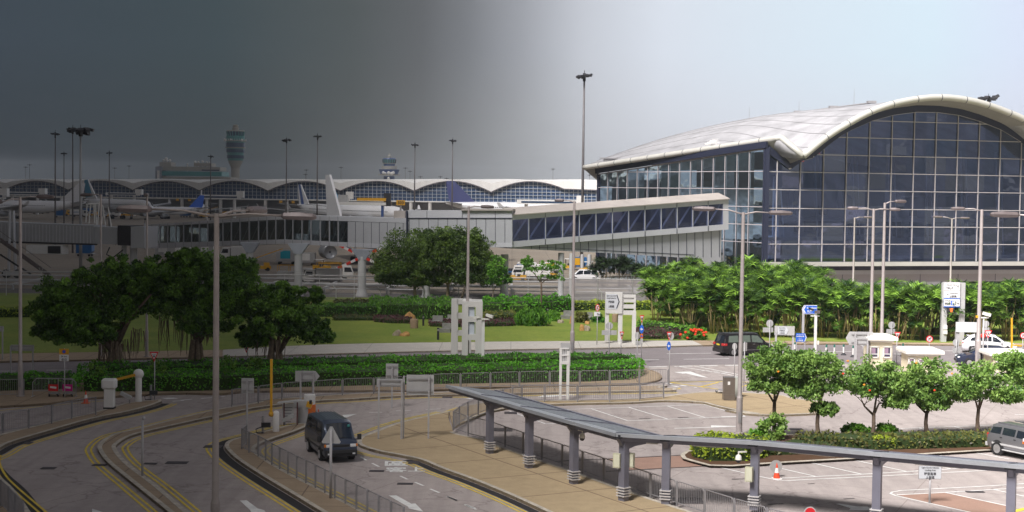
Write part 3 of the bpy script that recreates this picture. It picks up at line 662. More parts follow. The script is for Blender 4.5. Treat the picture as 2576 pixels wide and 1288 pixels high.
each(it, 'interior_fitting', INT_M, TB)
it = MB()
for x, z in ((9, 18.4), (11.5, 19.6)): it.box(fp(x, z, -8), (1.9, .2, .5), rz=ang)
each(it, 'interior_sign', mat('lit_red_sign', (.5, .05, .02), .5, emit=(.9, .12, .04), es=.5), TB)
it = MB()
for i in range(6): s_ = 4 + i * 5.5; it.box(wp(s_, 8.4, -7), (2.6, 1, 1.5), rz=.5)
it.prism([wp(1, 7.2, -1), wp(WL_ - 1, 7.2, -1), wp(WL_ - 1, 7.2, -26), wp(1, 7.2, -26)], (0, 0, .4))
for i in range(6): it.tube([wp(3 + i * 6, 7.5, -4), wp(3 + i * 6, 16, -4)], .15, 6)
each(it, 'interior_fitting', INT_M, TB)
it = MB(); it.face([wp(WL_, 1, -.5), wp(WL_, 1, -30), wp(WL_, 15.5, -30), wp(WL_, 15.5, -.5)]); it.build('wing_end_wall', mat('interior_blue_grey', (.34, .42, .50), .8), TB)
# roof
OV = 5.0
arch = [fac(p, OV) for p in T('T4', 410, 640, 600, 485, 780, 372, 960, 278, 1145, 212, 1345, 172, 1540, 157, 1745, 177, 1930, 222, 2110, 288, 2225, 340)]
sA, zA = fs(arch[-1]), arch[-1].z
arch += [fp(sA + 3, zA - 1.7, OV), fp(sA + 6, zA - 4.0, OV), fp(sA + 9, zA - 6.8, OV), fp(sA + 12, zA - 10, OV)]
arch = smooth(arch, 4); pk = max(range(len(arch)), key=lambda i: arch[i].z)
P0 = D(T('T4', 228, 490), 203.5); E_end = D(T('T3', 712, 852), 238.5)
left0 = [P0] + [P0.lerp(arch[0], t) for t in (.35, .7)] + arch[:pk + 1]
BACK = Vector((-FN.x, -FN.y, 0))
def ridge(t): return arch[pk] + BACK * (112 * t) + Vector((0, 0, -(1.6 * t + 5.6 * t ** 4)))
cum = [0]
for a, b in zip(left0, left0[1:]): cum.append(cum[-1] + (b - a).length)
ts = [c / cum[-1] for c in cum]; rows = []; NR = 26
for j in range(NR + 1):
    q = j / NR; E = P0.lerp(E_end, min(1, q * 1.0)); R = ridge(q); wgt = min(1, q / .4); wgt = wgt * wgt * (3 - 2 * wgt); row = []
    for i, t in enumerate(ts):
        base = P0.lerp(arch[pk], t); disp = left0[i] - base; bl = E.lerp(R, t)
        row.append(bl + disp * (1 - wgt) * (1 - .3 * q) + Vector((0, 0, 1)) * (math.sin(math.pi * min(1, t * .55 + .0)) * 0 + 4 * t * (1 - t) * (2.2 - 1.0 * q)) * wgt)
    rows.append(row)
mb = MB(); mb.grid(rows)
right = arch[pk:]; rr = []
for j in range(NR + 1):
    q = j / NR; rr.append([p + BACK * (112 * q) + Vector((0, 0, -(1.6 * q + 5.6 * q ** 4))) for p in right])
mb.grid(rr); rf = mb.build('roof', ROOFW, TB, smooth=True)
md = rf.modifiers.new('thick', 'SOLIDIFY'); md.thickness = .35; md.offset = -1
bpy.context.view_layer.update()
sm_ = MB()
for i in range(2, len(ts), 3):
    pts_ = [rows[j][i] + Vector((0, 0, .06)) for j in range(NR + 1)]
    for a, b in zip(pts_, pts_[1:]): sm_.beam(a, b, .05, .05)
    sm_.build('roof_seam', mat('roof_seam', (.32, .315, .33), .6), TB); sm_ = MB()
def fascia(name, pts, r, par, m=None, joint=4):
    mb = MB(); mb.tube(pts, r, 10); o = mb.build(name, m or FASC, par, smooth=True)
    jb = MB()
    for i in range(joint, len(pts) - 1, joint):
        d = (pts[i + 1] - pts[i]).normalized() * .05; jb.tube([pts[i] - d, pts[i] + d], r * 1.03, 10)
    each(jb, 'fascia_joint', FRAMEB, o); return o
fascia('fascia', arch, .46, TB, joint=4); 
fascia('fascia', [P0, P0.lerp(arch[0], .5), arch[0]], .42, TB, joint=9)
eave = [P0.lerp(E_end, t) for t in [i / 44 for i in range(45)]]; fascia('fascia', eave, .40, TB, joint=4)
# soffits
mb = MB(); A_ = [p - Vector((0, 0, .4)) for p in arch]; B_ = [fp(min(max(fs(p), .1), SEND), gz(min(max(fs(p), .1), SEND)) + .8, .1) for p in arch]; mb.grid([A_, B_])
V_ = fp(gs[1][0], gs[1][1] + .6, .1); mb.face([P0 - Vector((0, 0, .3)), arch[0] - Vector((0, 0, .3)), V_, wp(0, zt0 + .8, .3)])
e2 = [Vector((p.x, p.y, p.z - .3)) for p in eave]; w2 = [wp(WL_ * i / 44, zt0 + (zt1 - zt0) * i / 44 + .8, .1) for i in range(45)]; mb.grid([e2, w2])
mb.face([e2[-1], w2[-1], wp(WL_, zt1 - 1.2, .1)]); mb.build('soffit', SOFF, TB)
# roof details: ridge rail, skylight louvres, end lantern
mb = MB(); pts = [ridge(t) + Vector((-.6, 0, .35)) for t in [i / 20 for i in range(3, 13)]]; mb.tube(pts, .12, 6)
for p in pts[::2]: mb.box(p + Vector((0, 0, .1)), (1.2, 1.2, .35))
mb.build('ridge_rail', STEEL, TB)
mb = MB()
def roofpt(q, i): return rows[int(q * NR)][i]
for k in range(11):
    p = D(T('T3', 1755 + k * 20, 672 - k * 11.2), 216 + k * 1.6) ; mb.box(p + Vector((0, 0, .25)), (1.1, 1.5, .22), rz=.5)
each(mb, 'roof_louvre', WHITEP, TB)
mb = MB(); p = D(T('T3', 1010, 788), 236); mb.box(p + Vector((0, 2, .25)), (6.2, 1.2, .16)); mb.box(p + Vector((0, 2, -.1)), (5, .8, .5)); mb.build('roof_hatch', STEEL, TB)
for uv, dd, hh in ((T('T4', 825, 225), 225, 2.6), (T('T4', 372, 300), 250, 2.4), (T('T3', 2070, 495), 262, 3.0)):
    p = D(uv, dd); mb = MB(); mb.tube([p - Vector((0, 0, .6)), p + Vector((0, 0, hh))], [.05, .02], 5); mb.build('lightning_rod', STEEL, TB)
# ================================================================ LINK BRIDGE
PANEL = mat('bridge_panel', (.46, .47, .50), .45, metal=.15, var=.07, scale=.4)
PANEL2 = mat('bridge_fascia', (.55, .56, .60), .4, metal=.15, var=.06, scale=.4)
ROOFT = mat('bridge_roof_tan', (.38, .345, .32), .7, var=.15, scale=.3)
LB = thing('covered_footbridge', 'long grey panelled footbridge with slanting braced windows leading up to the glass terminal', 'bridge', (0, 190, 0))
R0, R1 = Vector(((1289 - 1288) / F * 186, 186, 0)), Vector(((1822 - 1288) / F * 202, 202, 0)); RE = (R1 - R0).normalized(); RNn = Vector((RE.y, -RE.x, 0))
def rb(uv, off=0): return plane_hit(uv, R0 + RNn * off, RE)
def lineM3(x, x0, y0, x1, y1): return y0 + (y1 - y0) * (x - x0) / (x1 - x0)
YF0 = lambda x: lineM3(x, 125, 140, 1990, 2); YW0 = lambda x: lineM3(x, 125, 180, 1945, 40); YW1 = lambda x: lineM3(x, 125, 365, 1945, 218); YF1 = lambda x: lineM3(x, 120, 417, 1990, 262)
def seg(x0, x1, ya, yb): return [rb(T('M3', x0, ya(x0))), rb(T('M3', x1, ya(x1))), rb(T('M3', x1, yb(x1))), rb(T('M3', x0, yb(x0)))]
mb = MB()
th = RNn * -4.2
mb.prism(seg(122, 1990, YF0, YW0), th); up_ = mb.build('upper_fascia', PANEL2, LB)
mb = MB(); mb.prism(seg(122, 1990, YW1, YF1), th); mb.build('lower_fascia', PANEL2, LB)
a = seg(122, 1990, YF0, YF0); mb = MB(); mb.prism([a[0] + RNn * .3, a[1] + RNn * .3, a[1] - RNn * 2.2 + Vector((0, 0, .75)), a[0] - RNn * 2.2 + Vector((0, 0, .75))], (0, 0, .12)); mb.prism([a[0] - RNn * 2.2 + Vector((0, 0, .75)), a[1] - RNn * 2.2 + Vector((0, 0, .75)), a[1] - RNn * 4.5, a[0] - RNn * 4.5], (0, 0, .12)); mb.build('roof', ROOFT, LB)
mx = [125, 268, 413, 560, 705, 848, 990, 1130, 1270, 1410, 1548, 1683, 1815, 1945]
def pane(pts, par, m, bar=True, off=.02):
    q = [p + (RNn * -off) for p in pts]; mb = MB(); mb.face(q); o = mb.build('window', m, par)
    return o
for x0, x1 in zip(mx, mx[1:]):
    q = seg(x0 + 2, x1 - 2, YW0, YW1); w_ = pane(q, LB, GL_BR)
    b = MB(); b.beam(q[3] - RNn * .2, q[1].lerp(q[0], .1) - RNn * .2, .12, .2); b.build('brace', PANEL, w_)
mb = MB()
for x in mx: q = seg(x - 3, x + 3, YW0, YW1); mb.prism(q, RNn * -.25)
q = seg(1950, 1990, YW0, YW1); mb.prism(q, th); each(mb, 'window_post', PANEL2, LB)
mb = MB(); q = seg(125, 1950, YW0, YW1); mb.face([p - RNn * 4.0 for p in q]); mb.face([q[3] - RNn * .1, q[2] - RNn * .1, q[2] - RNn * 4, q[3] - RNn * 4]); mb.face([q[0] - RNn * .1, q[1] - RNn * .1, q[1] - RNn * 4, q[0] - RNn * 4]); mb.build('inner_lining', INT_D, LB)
# wedge wall under it
wq = [rb(T('M3', x, y), -.5) for x, y in ((100, 425), (930, 465), (1690, 510), (1755, 512), (1812, 600), (1925, 600), (1930, 266), (1000, 345), (120, 418))]
mb = MB(); mb.prism(wq, RNn * -3.4); mb.build('underside_wall', PANEL, LB)
mb = MB()
for i in range(24):
    x = 290 + i * 70.5; y0 = YF1(x); y1 = 425 + (x - 100) * .0535 if x < 1750 else 505
    if x < 1920: p0, p1 = rb(T('M3', x, y0 + 2), -.47), rb(T('M3', x, y1 - 4), -.47); mb.beam(p0, p1, .05, .04)
p0, p1 = rb(T('M3', 200, 432), -.47), rb(T('M3', 1690, 503), -.47); mb.beam(p0 + Vector((0, 0, .35)), p1 + Vector((0, 0, .35)), .04, .05)
for x in (410, 700, 990, 1270, 1545, 1815): 
    for ya, yb in ((YF0, YW0), (YW1, YF1)): mb.beam(rb(T('M3', x, ya(x)), .02), rb(T('M3', x, yb(x)), .02), .07, .05)
each(mb, 'panel_joint', FRAMEB, LB)
# middle block
m0, m1 = D((1146, 560), 187), D((1287, 560), 186); m0.z = m1.z = 0; ME = (m1 - m0).normalized(); MN = Vector((ME.y, -ME.x, 0))
def mp(uv, off=0): return plane_hit(uv, m0 + MN * off, ME)
def mprism(name, v0, v1, off, m, dep=5.0, u0=1022, u1=1288.5, par=None, dv=0):
    mb = MB(); mb.prism([mp((u0, v0), off), mp((u1, v0 + dv), off), mp((u1, v1 + dv), off), mp((u0, v1), off)], MN * -dep); return mb.build(name, m, par or LB)
mprism('upper_fascia', 530, 548.5, .3, PANEL2, 5.4, 1024); mprism('wall', 548.5, 611, .25, PANEL, 5.3, 1024); mprism('lower_fascia', 611, 622, .3, PANEL2, 5.4, 1024)
mprism('roof', 526.5, 530, .6, ROOFT, 5.8, 1160, 1290)
mb = MB()
for u in range(1030, 1290, 24): mb.beam(mp((u, 550), .27), mp((u, 610), .27), .05, .04)
for u in (1074, 1163, 1246): mb.beam(mp((u, 531), .32), mp((u, 548), .32), .06, .04); mb.beam(mp((u, 612), .32), mp((u, 621), .32), .06, .04)
mb.beam(mp((1024, 549), .3), mp((1288, 549), .3), .06, .1); mb.beam(mp((1024, 530), .4), mp((1024, 615), .4), .2, .2); each(mb, 'panel_joint', FRAMEB, LB)
# left run bending away
lf = [(363, 245), (716, 212), (1022, 189.5)]
def lp(uv, i, off=0):
    a = D((lf[i][0], 560), lf[i][1]); b = D((lf[i + 1][0], 560), lf[i + 1][1]); a.z = b.z = 0; e = (b - a).normalized(); n = Vector((e.y, -e.x, 0)); return plane_hit(uv, a + n * off, e), n
def interp(u, P):
    for (a, va), (b, vb) in zip(P, P[1:]):
        if a <= u <= b + .01: return va + (vb - va) * (u - a) / (b - a)
    return P[-1][1]
TOPv = [(363, 566), (716, 541), (1022, 549)]; WTv = [(363, 571), (716, 551.5), (874, 557.5), (1022, 561)]; WBv = [(363, 612), (716, 602), (874, 611), (1022, 617)]; BTv = [(363, 625), (716, 613), (1022, 628)]
def lseg(u0, u1, A, B, i): 
    pts = []; n = None
    for u, PP in ((u0, A), (u1, A), (u1, B), (u0, B)): p, n = lp((u, interp(u, PP)), i); pts.append(p)
    return pts, n
for i, (u0, u1) in enumerate(((363, 716), (716, 1022))):
    for nm, A, B, m in (('upper_fascia', TOPv, WTv, PANEL2), ('lower_fascia', WBv, BTv, PANEL2)):
        q, n = lseg(u0, u1, A, B, i); mb = MB(); mb.prism(q, n * -4); mb.build(nm, m, LB)
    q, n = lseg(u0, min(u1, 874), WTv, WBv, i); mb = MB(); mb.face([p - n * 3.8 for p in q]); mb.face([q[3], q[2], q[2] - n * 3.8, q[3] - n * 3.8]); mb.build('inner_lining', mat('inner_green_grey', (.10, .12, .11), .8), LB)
q, n = lseg(874, 1022, WTv, WBv, 1); mb = MB(); mb.prism([p - n * .03 for p in q], n * -3.8); mb.build('wall', PANEL, LB)
us = [363, 382, 401, 421, 441, 461, 481, 501, 522, 543, 560, 581, 603, 626, 649.5, 671, 693, 716, 736, 759, 782, 805, 828, 850, 874]
po = MB(); jn = MB()
for a, b in zip(us, us[1:]):
    i = 0 if a < 716 else 1; q, n = lseg(a + .6, b - .6, WTv, WBv, i); mb = MB(); mb.face([p - n * .1 for p in q]); w_ = mb.build('window', GL_BR2, LB)
    bb = MB(); bb.beam(q[3] - n * .4, q[1] - n * .4, .1, .1); bb.build('brace', PANEL, w_)
    q, n = lseg(a - .7, a + .7, WTv, WBv, i); po.prism(q, n * -.2)
    for A, B in ((TOPv, WTv), (WBv, BTv)): q, n = lseg(a - .25, a + .25, A, B, i); jn.prism([p + n * .01 for p in q], n * -.05)
for u in range(874, 1020, 20):
    q, n = lseg(u - .3, u + .3, WTv, WBv, 1); jn.prism([p + n * .0 for p in q], n * -.05)
    q, n = lseg(u - .3, u + .3, WBv, BTv, 1); jn.prism([p + n * .01 for p in q], n * -.05)
each(po, 'window_post', PANEL2, LB); each(jn, 'panel_joint', FRAMEB, LB)
mb = MB(); mb.box(D((1004, 541), 191) + Vector((0, 2, 0)), (1.4, 3, 1.0)); mb.build('roof_box', ROOFT, LB)
# piers
PIER = mat('pier_concrete', (.52, .52, .53), .7, var=.12, scale=.5, streak=True)
def pier(u, vt, vb, wpx, bracket=True, par=LB, dpt=None):
    b = G((u, vb)); y = b.y + 1.2; b = Vector((D((u, vb), y).x, y, 0)); zt = D((u, vt), y).z; r = wpx / F * y / 2
    mb = MB(); mb.lathe([(r * 1.5, 0), (r * 1.4, .25), (r * 1.05, .7), (r, .9), (r, zt)], b, 14); o = mb.build('pier', PIER, par, smooth=True, auto=40)
    if bracket: mb = MB(); mb.prism([b + Vector((-r * .8, -.5, zt - .4)), b + Vector((r * .8, -.5, zt - .4)), b + Vector((r * 2.6, -.5, zt + .9)), b + Vector((-r * 2.6, -.5, zt + .9))], (0, 1.6, 0)); mb.build('bracket', INT_M, o)
pier(750, 631, 745, 20); pier(910, 645, 747, 21); pier(628, 628, 738, 18); pier(1072, 640, 755, 19, False); pier(1268, 640, 752, 20, False); pier(1410, 636, 752, 15, False); pier(1436, 638, 758, 11, False); pier(1464, 640, 700, 9, False); pier(1482, 640, 697, 10, False); pier(1508, 642, 690, 9, False); pier(1520, 642, 690, 9, False)
# ================================================================ FAR TERMINAL
FT = thing('terminal_building', 'long distant terminal with a wavy white roof over blue gridded glass arches', 'building', (-40, 780, 0))
fa, fb = D((0, 500), 860), D((1500, 500), 700); fa.z = fb.z = 0; FTE = (fb - fa).normalized(); FTN = Vector((FTE.y, -FTE.x, 0))
def ft(uv, off=0): return plane_hit(uv, fa + FTN * off, FTE)
val = T('T1', -500, 716, 45, 718, 590, 720, 1145, 722, 1720, 725) + T('T2', 165, 728, 790, 728, 1425, 728, 2090, 738) + T('T3', 545, 1030)
pkv = T('T1', -230, 641, 300, 643, 850, 641, 1430, 645, 2030, 643) + T('T2', 480, 645, 1110, 643, 1755, 643) + T('T3', 300, 968)
gline = []; sil = []
for i in range(len(val) - 1):
    a, b, p = val[i], val[i + 1], pkv[i]
    for k in range(12):
        t = k / 12; u = a[0] + (b[0] - a[0]) * t; base = a[1] + (b[1] - a[1]) * t; h = (a[1] + b[1]) / 2 - p[1]; s_ = math.sin(math.pi * t) ** .9
        gline.append((u, base - h * s_)); sil.append((u, p[1] - 4.5 + (1 - math.sin(math.pi * t) ** .7) * 9))
gline += [val[-1], (1520, 479)]; sil += [(val[-1][0], 455.5), (1520, 456)]
gb = lambda u: 491 + (u / 1400) * 19
GA = [ft(p) for p in gline]; GB = [ft((p[0], gb(p[0]))) for p in gline]; SA = [ft(p, 1.5) for p in sil]; SB = [ft(p, 1.5) for p in gline]
GL_FAR = mat('far_glass', (.035, .075, .17), .25, spec=.6, var=.35, scale=.02)
mb = MB(); mb.grid([GA, GB]); mb.build('glass', GL_FAR, FT)
mb = MB(); mb.grid([SB, SA]); mb.grid([SA, [p + FTN * -60 + Vector((0, 0, 1.0)) for p in SA]]); mb.grid([SB, [p + FTN * -6 for p in SB]]); mb.build('roof', WHITEP, FT)
mb = MB()
for a, b in zip(SB, SB[1:]): mb.beam(a, b, .5, .45)
mb.build('arch_edge', mat('arch_edge_brown', (.12, .11, .12), .7), FT)
mb = MB(); u = 2.0
while u < 1520:
    zt = interp(u, gline); v1 = gb(u); mb.beam(ft((u, zt), .3), ft((u, v1), .3), .28, .2); u += 9.3 * (1 + u / 6500)
for k in range(1, 6):
    dv = k * 8.6; run = None
    for u in range(-150, 1522, 3):
        ok = gb(u) - dv > interp(max(u, gline[0][0]), gline) + .5
        if ok and run is None: run = u
        if (not ok or u > 1517) and run is not None: mb.beam(ft((run, gb(run) - dv), .3), ft((u, gb(u) - dv), .3), .28, .22); run = None
mb.build('mullion_grid', mat('far_mullion', (.40, .43, .47), .5), FT)
mb = MB(); q = [ft((-150, gb(-150))), ft((1520, gb(1520))), ft((1520, gb(1520) + 3)), ft((-150, gb(-150) + 3))]; mb.prism([p + FTN * 2 for p in q], FTN * -3); mb.build('ledge', WHITEP, FT)
mb = MB(); a, b = ft((-150, 494), -4), ft((1520, 513), -4); mb.prism([Vector((a.x, a.y, 0)), Vector((b.x, b.y, 0)), b, a], FTN * -2); mb.build('wall', mat('far_lower_wall', (.27, .27, .28), .8, var=.3, scale=.05), FT)
for u in (155, 250, 458, 555, 668, 722, 834, 975, 1034, 1082, 1175, 1235, 1330, 1400):
    mb = MB(); t = ft((u, gb(u) + 3), 1); mb.tube([(t.x, t.y, 0), t], .9, 8); mb.build('column', WHITEP, FT)
for t_, x, y in (('T2', 275, 820), ('T2', 382, 823), ('T2', 1215, 835), ('T2', 1330, 838), ('T1', 1530, 803), ('T1', 1635, 805)):
    mb = MB(); p = ft(T(t_, x, y), 3); mb.box(p, (1.5, .3, 1.2)); mb.build('gate_sign', YPAINT, FT)
# ================================================================ TOWERS
TEAL = mat('teal_cladding', (.06, .28, .27), .5, var=.15, scale=.1); BEIGE = mat('beige_cladding', (.42, .40, .35), .7, var=.1, scale=.1); NAVYG = mat('navy_glass', (.02, .05, .11), .25)
def tower(name, label, t, cx, prof, y, mats, balls, rbase):
    c = D(T(t, cx, 600), y); root = thing(name, label, 'control tower', (c.x, y, 0)); f = TL[t][0] * y / F
    def zof(py): return D(T(t, cx, py), y).z
    for nm, m, pts in prof:
        mb = MB(); mb.lathe([(r * f, 0 if py is None else zof(py)) for r, py in pts], (c.x, y, 0), 20); mb.build(nm, m, root, smooth=True, auto=35)
    for nm, m, x, py, r in balls:
        mb = MB(); mb.ball((c.x + (x - cx) * f, y - r * f * 3.0 - mats * f * .8, zof(py)), r * f, 10, (1, .4, 1)); mb.build(nm, m, root, smooth=True)
    return root, f, zof
ATA, fA, zA1 = tower('control_tower', 'tall air traffic control tower with teal cladding and flared glass head', 'T1', 2030, [
    ('shaft', BEIGE, [(38, None), (37, 530)]), ('flare', BEIGE, [(37, 530), (45, 510), (66, 466)]), ('office_drum', TEAL, [(66, 465), (76, 360)]), ('lower_balcony', BEIGE, [(88, 358), (89, 350)]),
    ('equipment_drum', TEAL, [(76, 350), (80, 300)]), ('upper_balcony', BEIGE, [(94, 298), (94, 291)]), ('cab_base', TEAL, [(82, 291), (78, 252)]), ('cab_glass', NAVYG, [(68, 252), (75, 215)]), ('cab_roof', BEIGE, [(78, 214), (76, 206)]), ('radar_drum', BEIGE, [(29, 206), (30, 182), (22, 180), (24, 160), (10, 154)])], 1600,
    70, [('dish', WHITEP, 1957, 290, 13), ('dish', WHITEP, 2005, 288, 10), ('dish', WHITEP, 2102, 292, 12)], 0)
for py in (330, 382, 433):
    mb = MB(); c = ATA.location; rr_ = (78 if py < 350 else 75 if py < 400 else 70) * fA
    for k in range(26): a = 2 * math.pi * k / 26; mb.box((c.x + rr_ * math.cos(a), c.y + rr_ * math.sin(a), zA1(py)), (.6, 3.0, 4.5 if py == 330 else 3.4), rz=a)
    mb.build('window_band', NAVYG, ATA)
mb = MB(); c = ATA.location
for k in range(18): a = 2 * math.pi * k / 18; mb.tube([(c.x + 69 * fA * math.cos(a), c.y + 69 * fA * math.sin(a), zA1(252)), (c.x + 76 * fA * math.cos(a), c.y + 76 * fA * math.sin(a), zA1(215))], .5, 5)
mb.build('cab_mullions', TEAL, ATA)
mb = MB()
for k in range(30): a = 2 * math.pi * k / 30; mb.tube([(c.x + 93 * fA * math.cos(a), c.y + 93 * fA * math.sin(a), zA1(294)), (c.x + 93 * fA * math.cos(a), c.y + 93 * fA * math.sin(a), zA1(278))], .25, 4)
mb.build('balcony_rail', WHITEP, ATA)
ATB, fB, zB1 = tower('control_tower', 'smaller stepped control tower with navy walls and white radar dishes', 'T2', 1210, [
    ('base_drum', BLUEP, [(48, 700), (50, 640), (48, 600)]), ('lower_gallery', BEIGE, [(80, 636), (80, 630)]), ('middle_gallery', BEIGE, [(94, 592), (94, 584)]), ('navy_drum', BLUEP, [(75, 584), (90, 542)]),
    ('white_drum', BEIGE, [(68, 541), (68, 512)]), ('upper_gallery', BEIGE, [(60, 492), (60, 488)]), ('navy_collar', BLUEP, [(50, 512), (50, 488)]), ('cab_glass', TEAL, [(52, 486), (57, 455)]), ('cab_roof', BLUEP, [(58, 454), (54, 446)]), ('radar_mount', BEIGE, [(16, 446), (18, 425), (10, 420), (8, 405)])], 1500,
    60, [('dish', WHITEP, 1167, 572, 13), ('dish', WHITEP, 1184, 576, 10), ('dish', WHITEP, 1212, 572, 14), ('dish', WHITEP, 1238, 578, 15), ('dish', WHITEP, 1252, 571, 14), ('dish', WHITEP, 1212, 620, 12)], 0)
mb = MB(); c = ATB.location
for k in range(16): a = 2 * math.pi * k / 16; mb.tube([(c.x + 53 * fB * math.cos(a), c.y + 53 * fB * math.sin(a), zB1(487)), (c.x + 58 * fB * math.cos(a), c.y + 58 * fB * math.sin(a), zB1(455))], .5, 5)
mb.build('cab_mullions', INT_D, ATB)
# office block
OB = thing('office_building', 'pale stepped block with a wide teal glass band and dome antennas beyond the terminal roofs', 'building', (D((475, 450), 1400).x, 1400, 0))
def obx(nm, m, x0, y0, x1, y1, dep=40, yb=1400, par=None, top_only=False):
    a = D(T('T1', x0, y0), yb); b = D(T('T1', x1, y1), yb); mb = MB(); z0 = 0 if top_only else b.z; mb.box(((a.x + b.x) / 2, yb + dep / 2, (a.z + z0) / 2), (b.x - a.x, dep, a.z - z0)); return mb.build(nm, m, par or OB)
obx('wall', BEIGE, 1345, 600, 1990, 640, 40, 1402, None, True); obx('glass_band', TEAL, 1385, 556, 1912, 600, 36, 1400); obx('upper_wall', BEIGE, 1385, 515, 1900, 555, 30, 1403); obx('tower_block', BEIGE, 1375, 478, 1475, 515, 20, 1404)
obx('stair_tower', INT_M, 1340, 515, 1392, 625, 20, 1398); obx('tower_block', BEIGE, 1672, 486, 1825, 515, 20, 1404); obx('louvre', INT_D, 1740, 542, 1890, 556, 2, 1399.5); obx('stair_shaft', WHITEP, 1355, 550, 1372, 626, 3, 1396)
for x, y, r in ((1412, 466, 12), (1434, 452, 16), (1440, 466, 13), (1466, 464, 12), (1684, 476, 11), (1712, 478, 10), (1748, 474, 12), (1785, 480, 9), (1810, 484, 9), (1617, 496, 9)):
    mb = MB(); p = D(T('T1', x, y), 1408); mb.ball(p, r * .29165 * 1408 / F, 10); mb.tube([p, p - Vector((0, 0, 8))], .6, 5); mb.build('radome', WHITEP, OB, smooth=True)
# ================================================================ MASTS
def mast(uv, y, head, rpx, label, pm=None, group='floodlight masts standing on the apron', ring=True):
    p = D(uv, y); root = thing('floodlight_mast', label, 'light mast', (p.x, y, 0), 0, group); r = rpx / F * y / 2
    mb = MB(); mb.tube([(p.x, y, 0), (p.x, y, p.z * .5), (p.x, y, p.z)], [r * 1.25, r, r * .65], 8); mb.build('pole', pm or MAST, root, smooth=True)
    R_ = head / F * y / 2; rj = random.Random(int(uv[0])); mb = MB()
    mb.lathe([(R_ * .55, p.z - .1), (R_ * .6, p.z + .15)], (p.x, y, 0), 12); mb.lathe([(R_ * .18, p.z - .8), (R_ * .18, p.z + .5)], (p.x, y, 0), 8); mb.tube([(p.x, y, p.z + .4), (p.x, y, p.z + 1.0)], .05, 4)
    hb = mb.build('head_frame', DARK, root)
    if y < 700:
        for k in range(8):
            a = k * math.pi / 4 + rj.random() * .5; c = Vector((p.x + R_ * .82 * math.cos(a), y + R_ * .82 * math.sin(a), p.z + rj.uniform(-.3, .35) * R_ * .5)); mb = MB()
            mb.box(c, (R_ * .42, R_ * .42, R_ * .24), rz=a, ry=rj.choice((-.5, .5, .25))); mb.build('floodlight', DARK, root)
    else:
        mb = MB(); 
        for k in range(6): a = k * math.pi / 3; mb.box((p.x + R_ * .8 * math.cos(a), y + R_ * .8 * math.sin(a), p.z), (R_ * .4, R_ * .4, R_ * .2), rz=a)
        mb.build('floodlight_ring', DARK, root)
    return root
mast((203, 330), 235, 62, 7.2, 'thick pale floodlight mast with the widest head at the far left', mat('pale_mast_steel', (.42, .42, .43), .6, metal=.2, var=.2, scale=.5, streak=True))
mast((183, 327), 300, 30, 4, 'slim mast half behind the wide headed mast on the left')
mast((139, 338), 330, 22, 4, 'mast with a forked head left of the wide headed mast')
mast((161, 387), 520, 16, 3, 'short mast between the two leftmost tall masts')
mast((275, 385), 470, 15, 3, 'lone mast right of the wide headed mast on the left')
mast((530, 394), 560, 15, 3, 'thin mast just left of the tall control tower')
mast((721, 353), 420, 24, 3.2, 'mast with a flat head just right of the tall control tower')
mast((799, 344), 380, 21, 3.6, 'mast rising behind the big white tail fin')
mast((1044, 365), 430, 19, 3.4, 'mast right of the smaller stepped control tower')
mast((1139, 355), 410, 19, 3.4, 'mast beside the violet blue tail fin')
mast((1470, 192), 250, 42, 6.6, 'tallest mast standing alone left of the big terminal roof')
mast((2487, 247), 330, 50, 5, 'mast head peeking over the right of the arched roof')
for i, (t_, x, y) in enumerate((('T1', 255, 502), ('T1', 222, 522), ('T1', 990, 530), ('T1', 1113, 512), ('T2', 495, 547), ('T2', 488, 585), ('T2', 795, 525), ('T2', 1350, 530), ('T2', 1390, 558), ('T2', 1480, 605), ('T2', 1652, 605), ('T2', 1705, 618), ('T3', 455, 865), ('T3', 755, 915))):
    mast(T(t_, x, y), 1250, 11, 1.3, 'tiny distant floodlight mast showing over the wavy terminal roof', None, 'distant masts beyond the wavy roof')
# ================================================================ ADDED CLOUD SLAB, out of view, shaped to shade the left half
mb = MB(); rj = random.Random(11); rowsA = []; rowsB = []
for j in range(34):
    y = -60 + j * 50.0 + max(0, j - 20) ** 2 * 22; h = 50 + .55 * max(0, y); ex = -.012 * y + TOSUN.x / TOSUN.z * h + 2; yy = y + TOSUN.y / TOSUN.z * h; ra = []; rb_ = []
    for i in range(14):
        x = ex - (i / 13) ** 1.5 * 1500 + (rj.uniform(-1, 1) * (2 + .02 * max(0, y)) if i == 0 else 0); e_ = (i / 13)
        ra.append(Vector((x, yy, h + rj.uniform(-1, 1) * (3 + 30 * e_) - 0))); rb_.append(Vector((x, yy, h + 6 + (30 + 90 * e_) * math.sin(math.pi * min(1, e_ * 1.2 + .04)) + rj.uniform(0, 12))))
    rowsA.append(ra); rowsB.append(rb_)
mb.grid(rowsA); mb.grid(rowsB); mb.grid([[r[0] for r in rowsA], [r[0] for r in rowsB]]); mb.grid([[r[-1] for r in rowsA], [r[-1] for r in rowsB]]); mb.grid([rowsA[0], rowsB[0]]); mb.grid([rowsA[-1], rowsB[-1]])
tag(mb.build('added_shade_cloud', mat('shade_cloud_grey', (.5, .51, .54), 1.0, spec=0, var=.3, scale=.004), smooth=True), kind='structure')
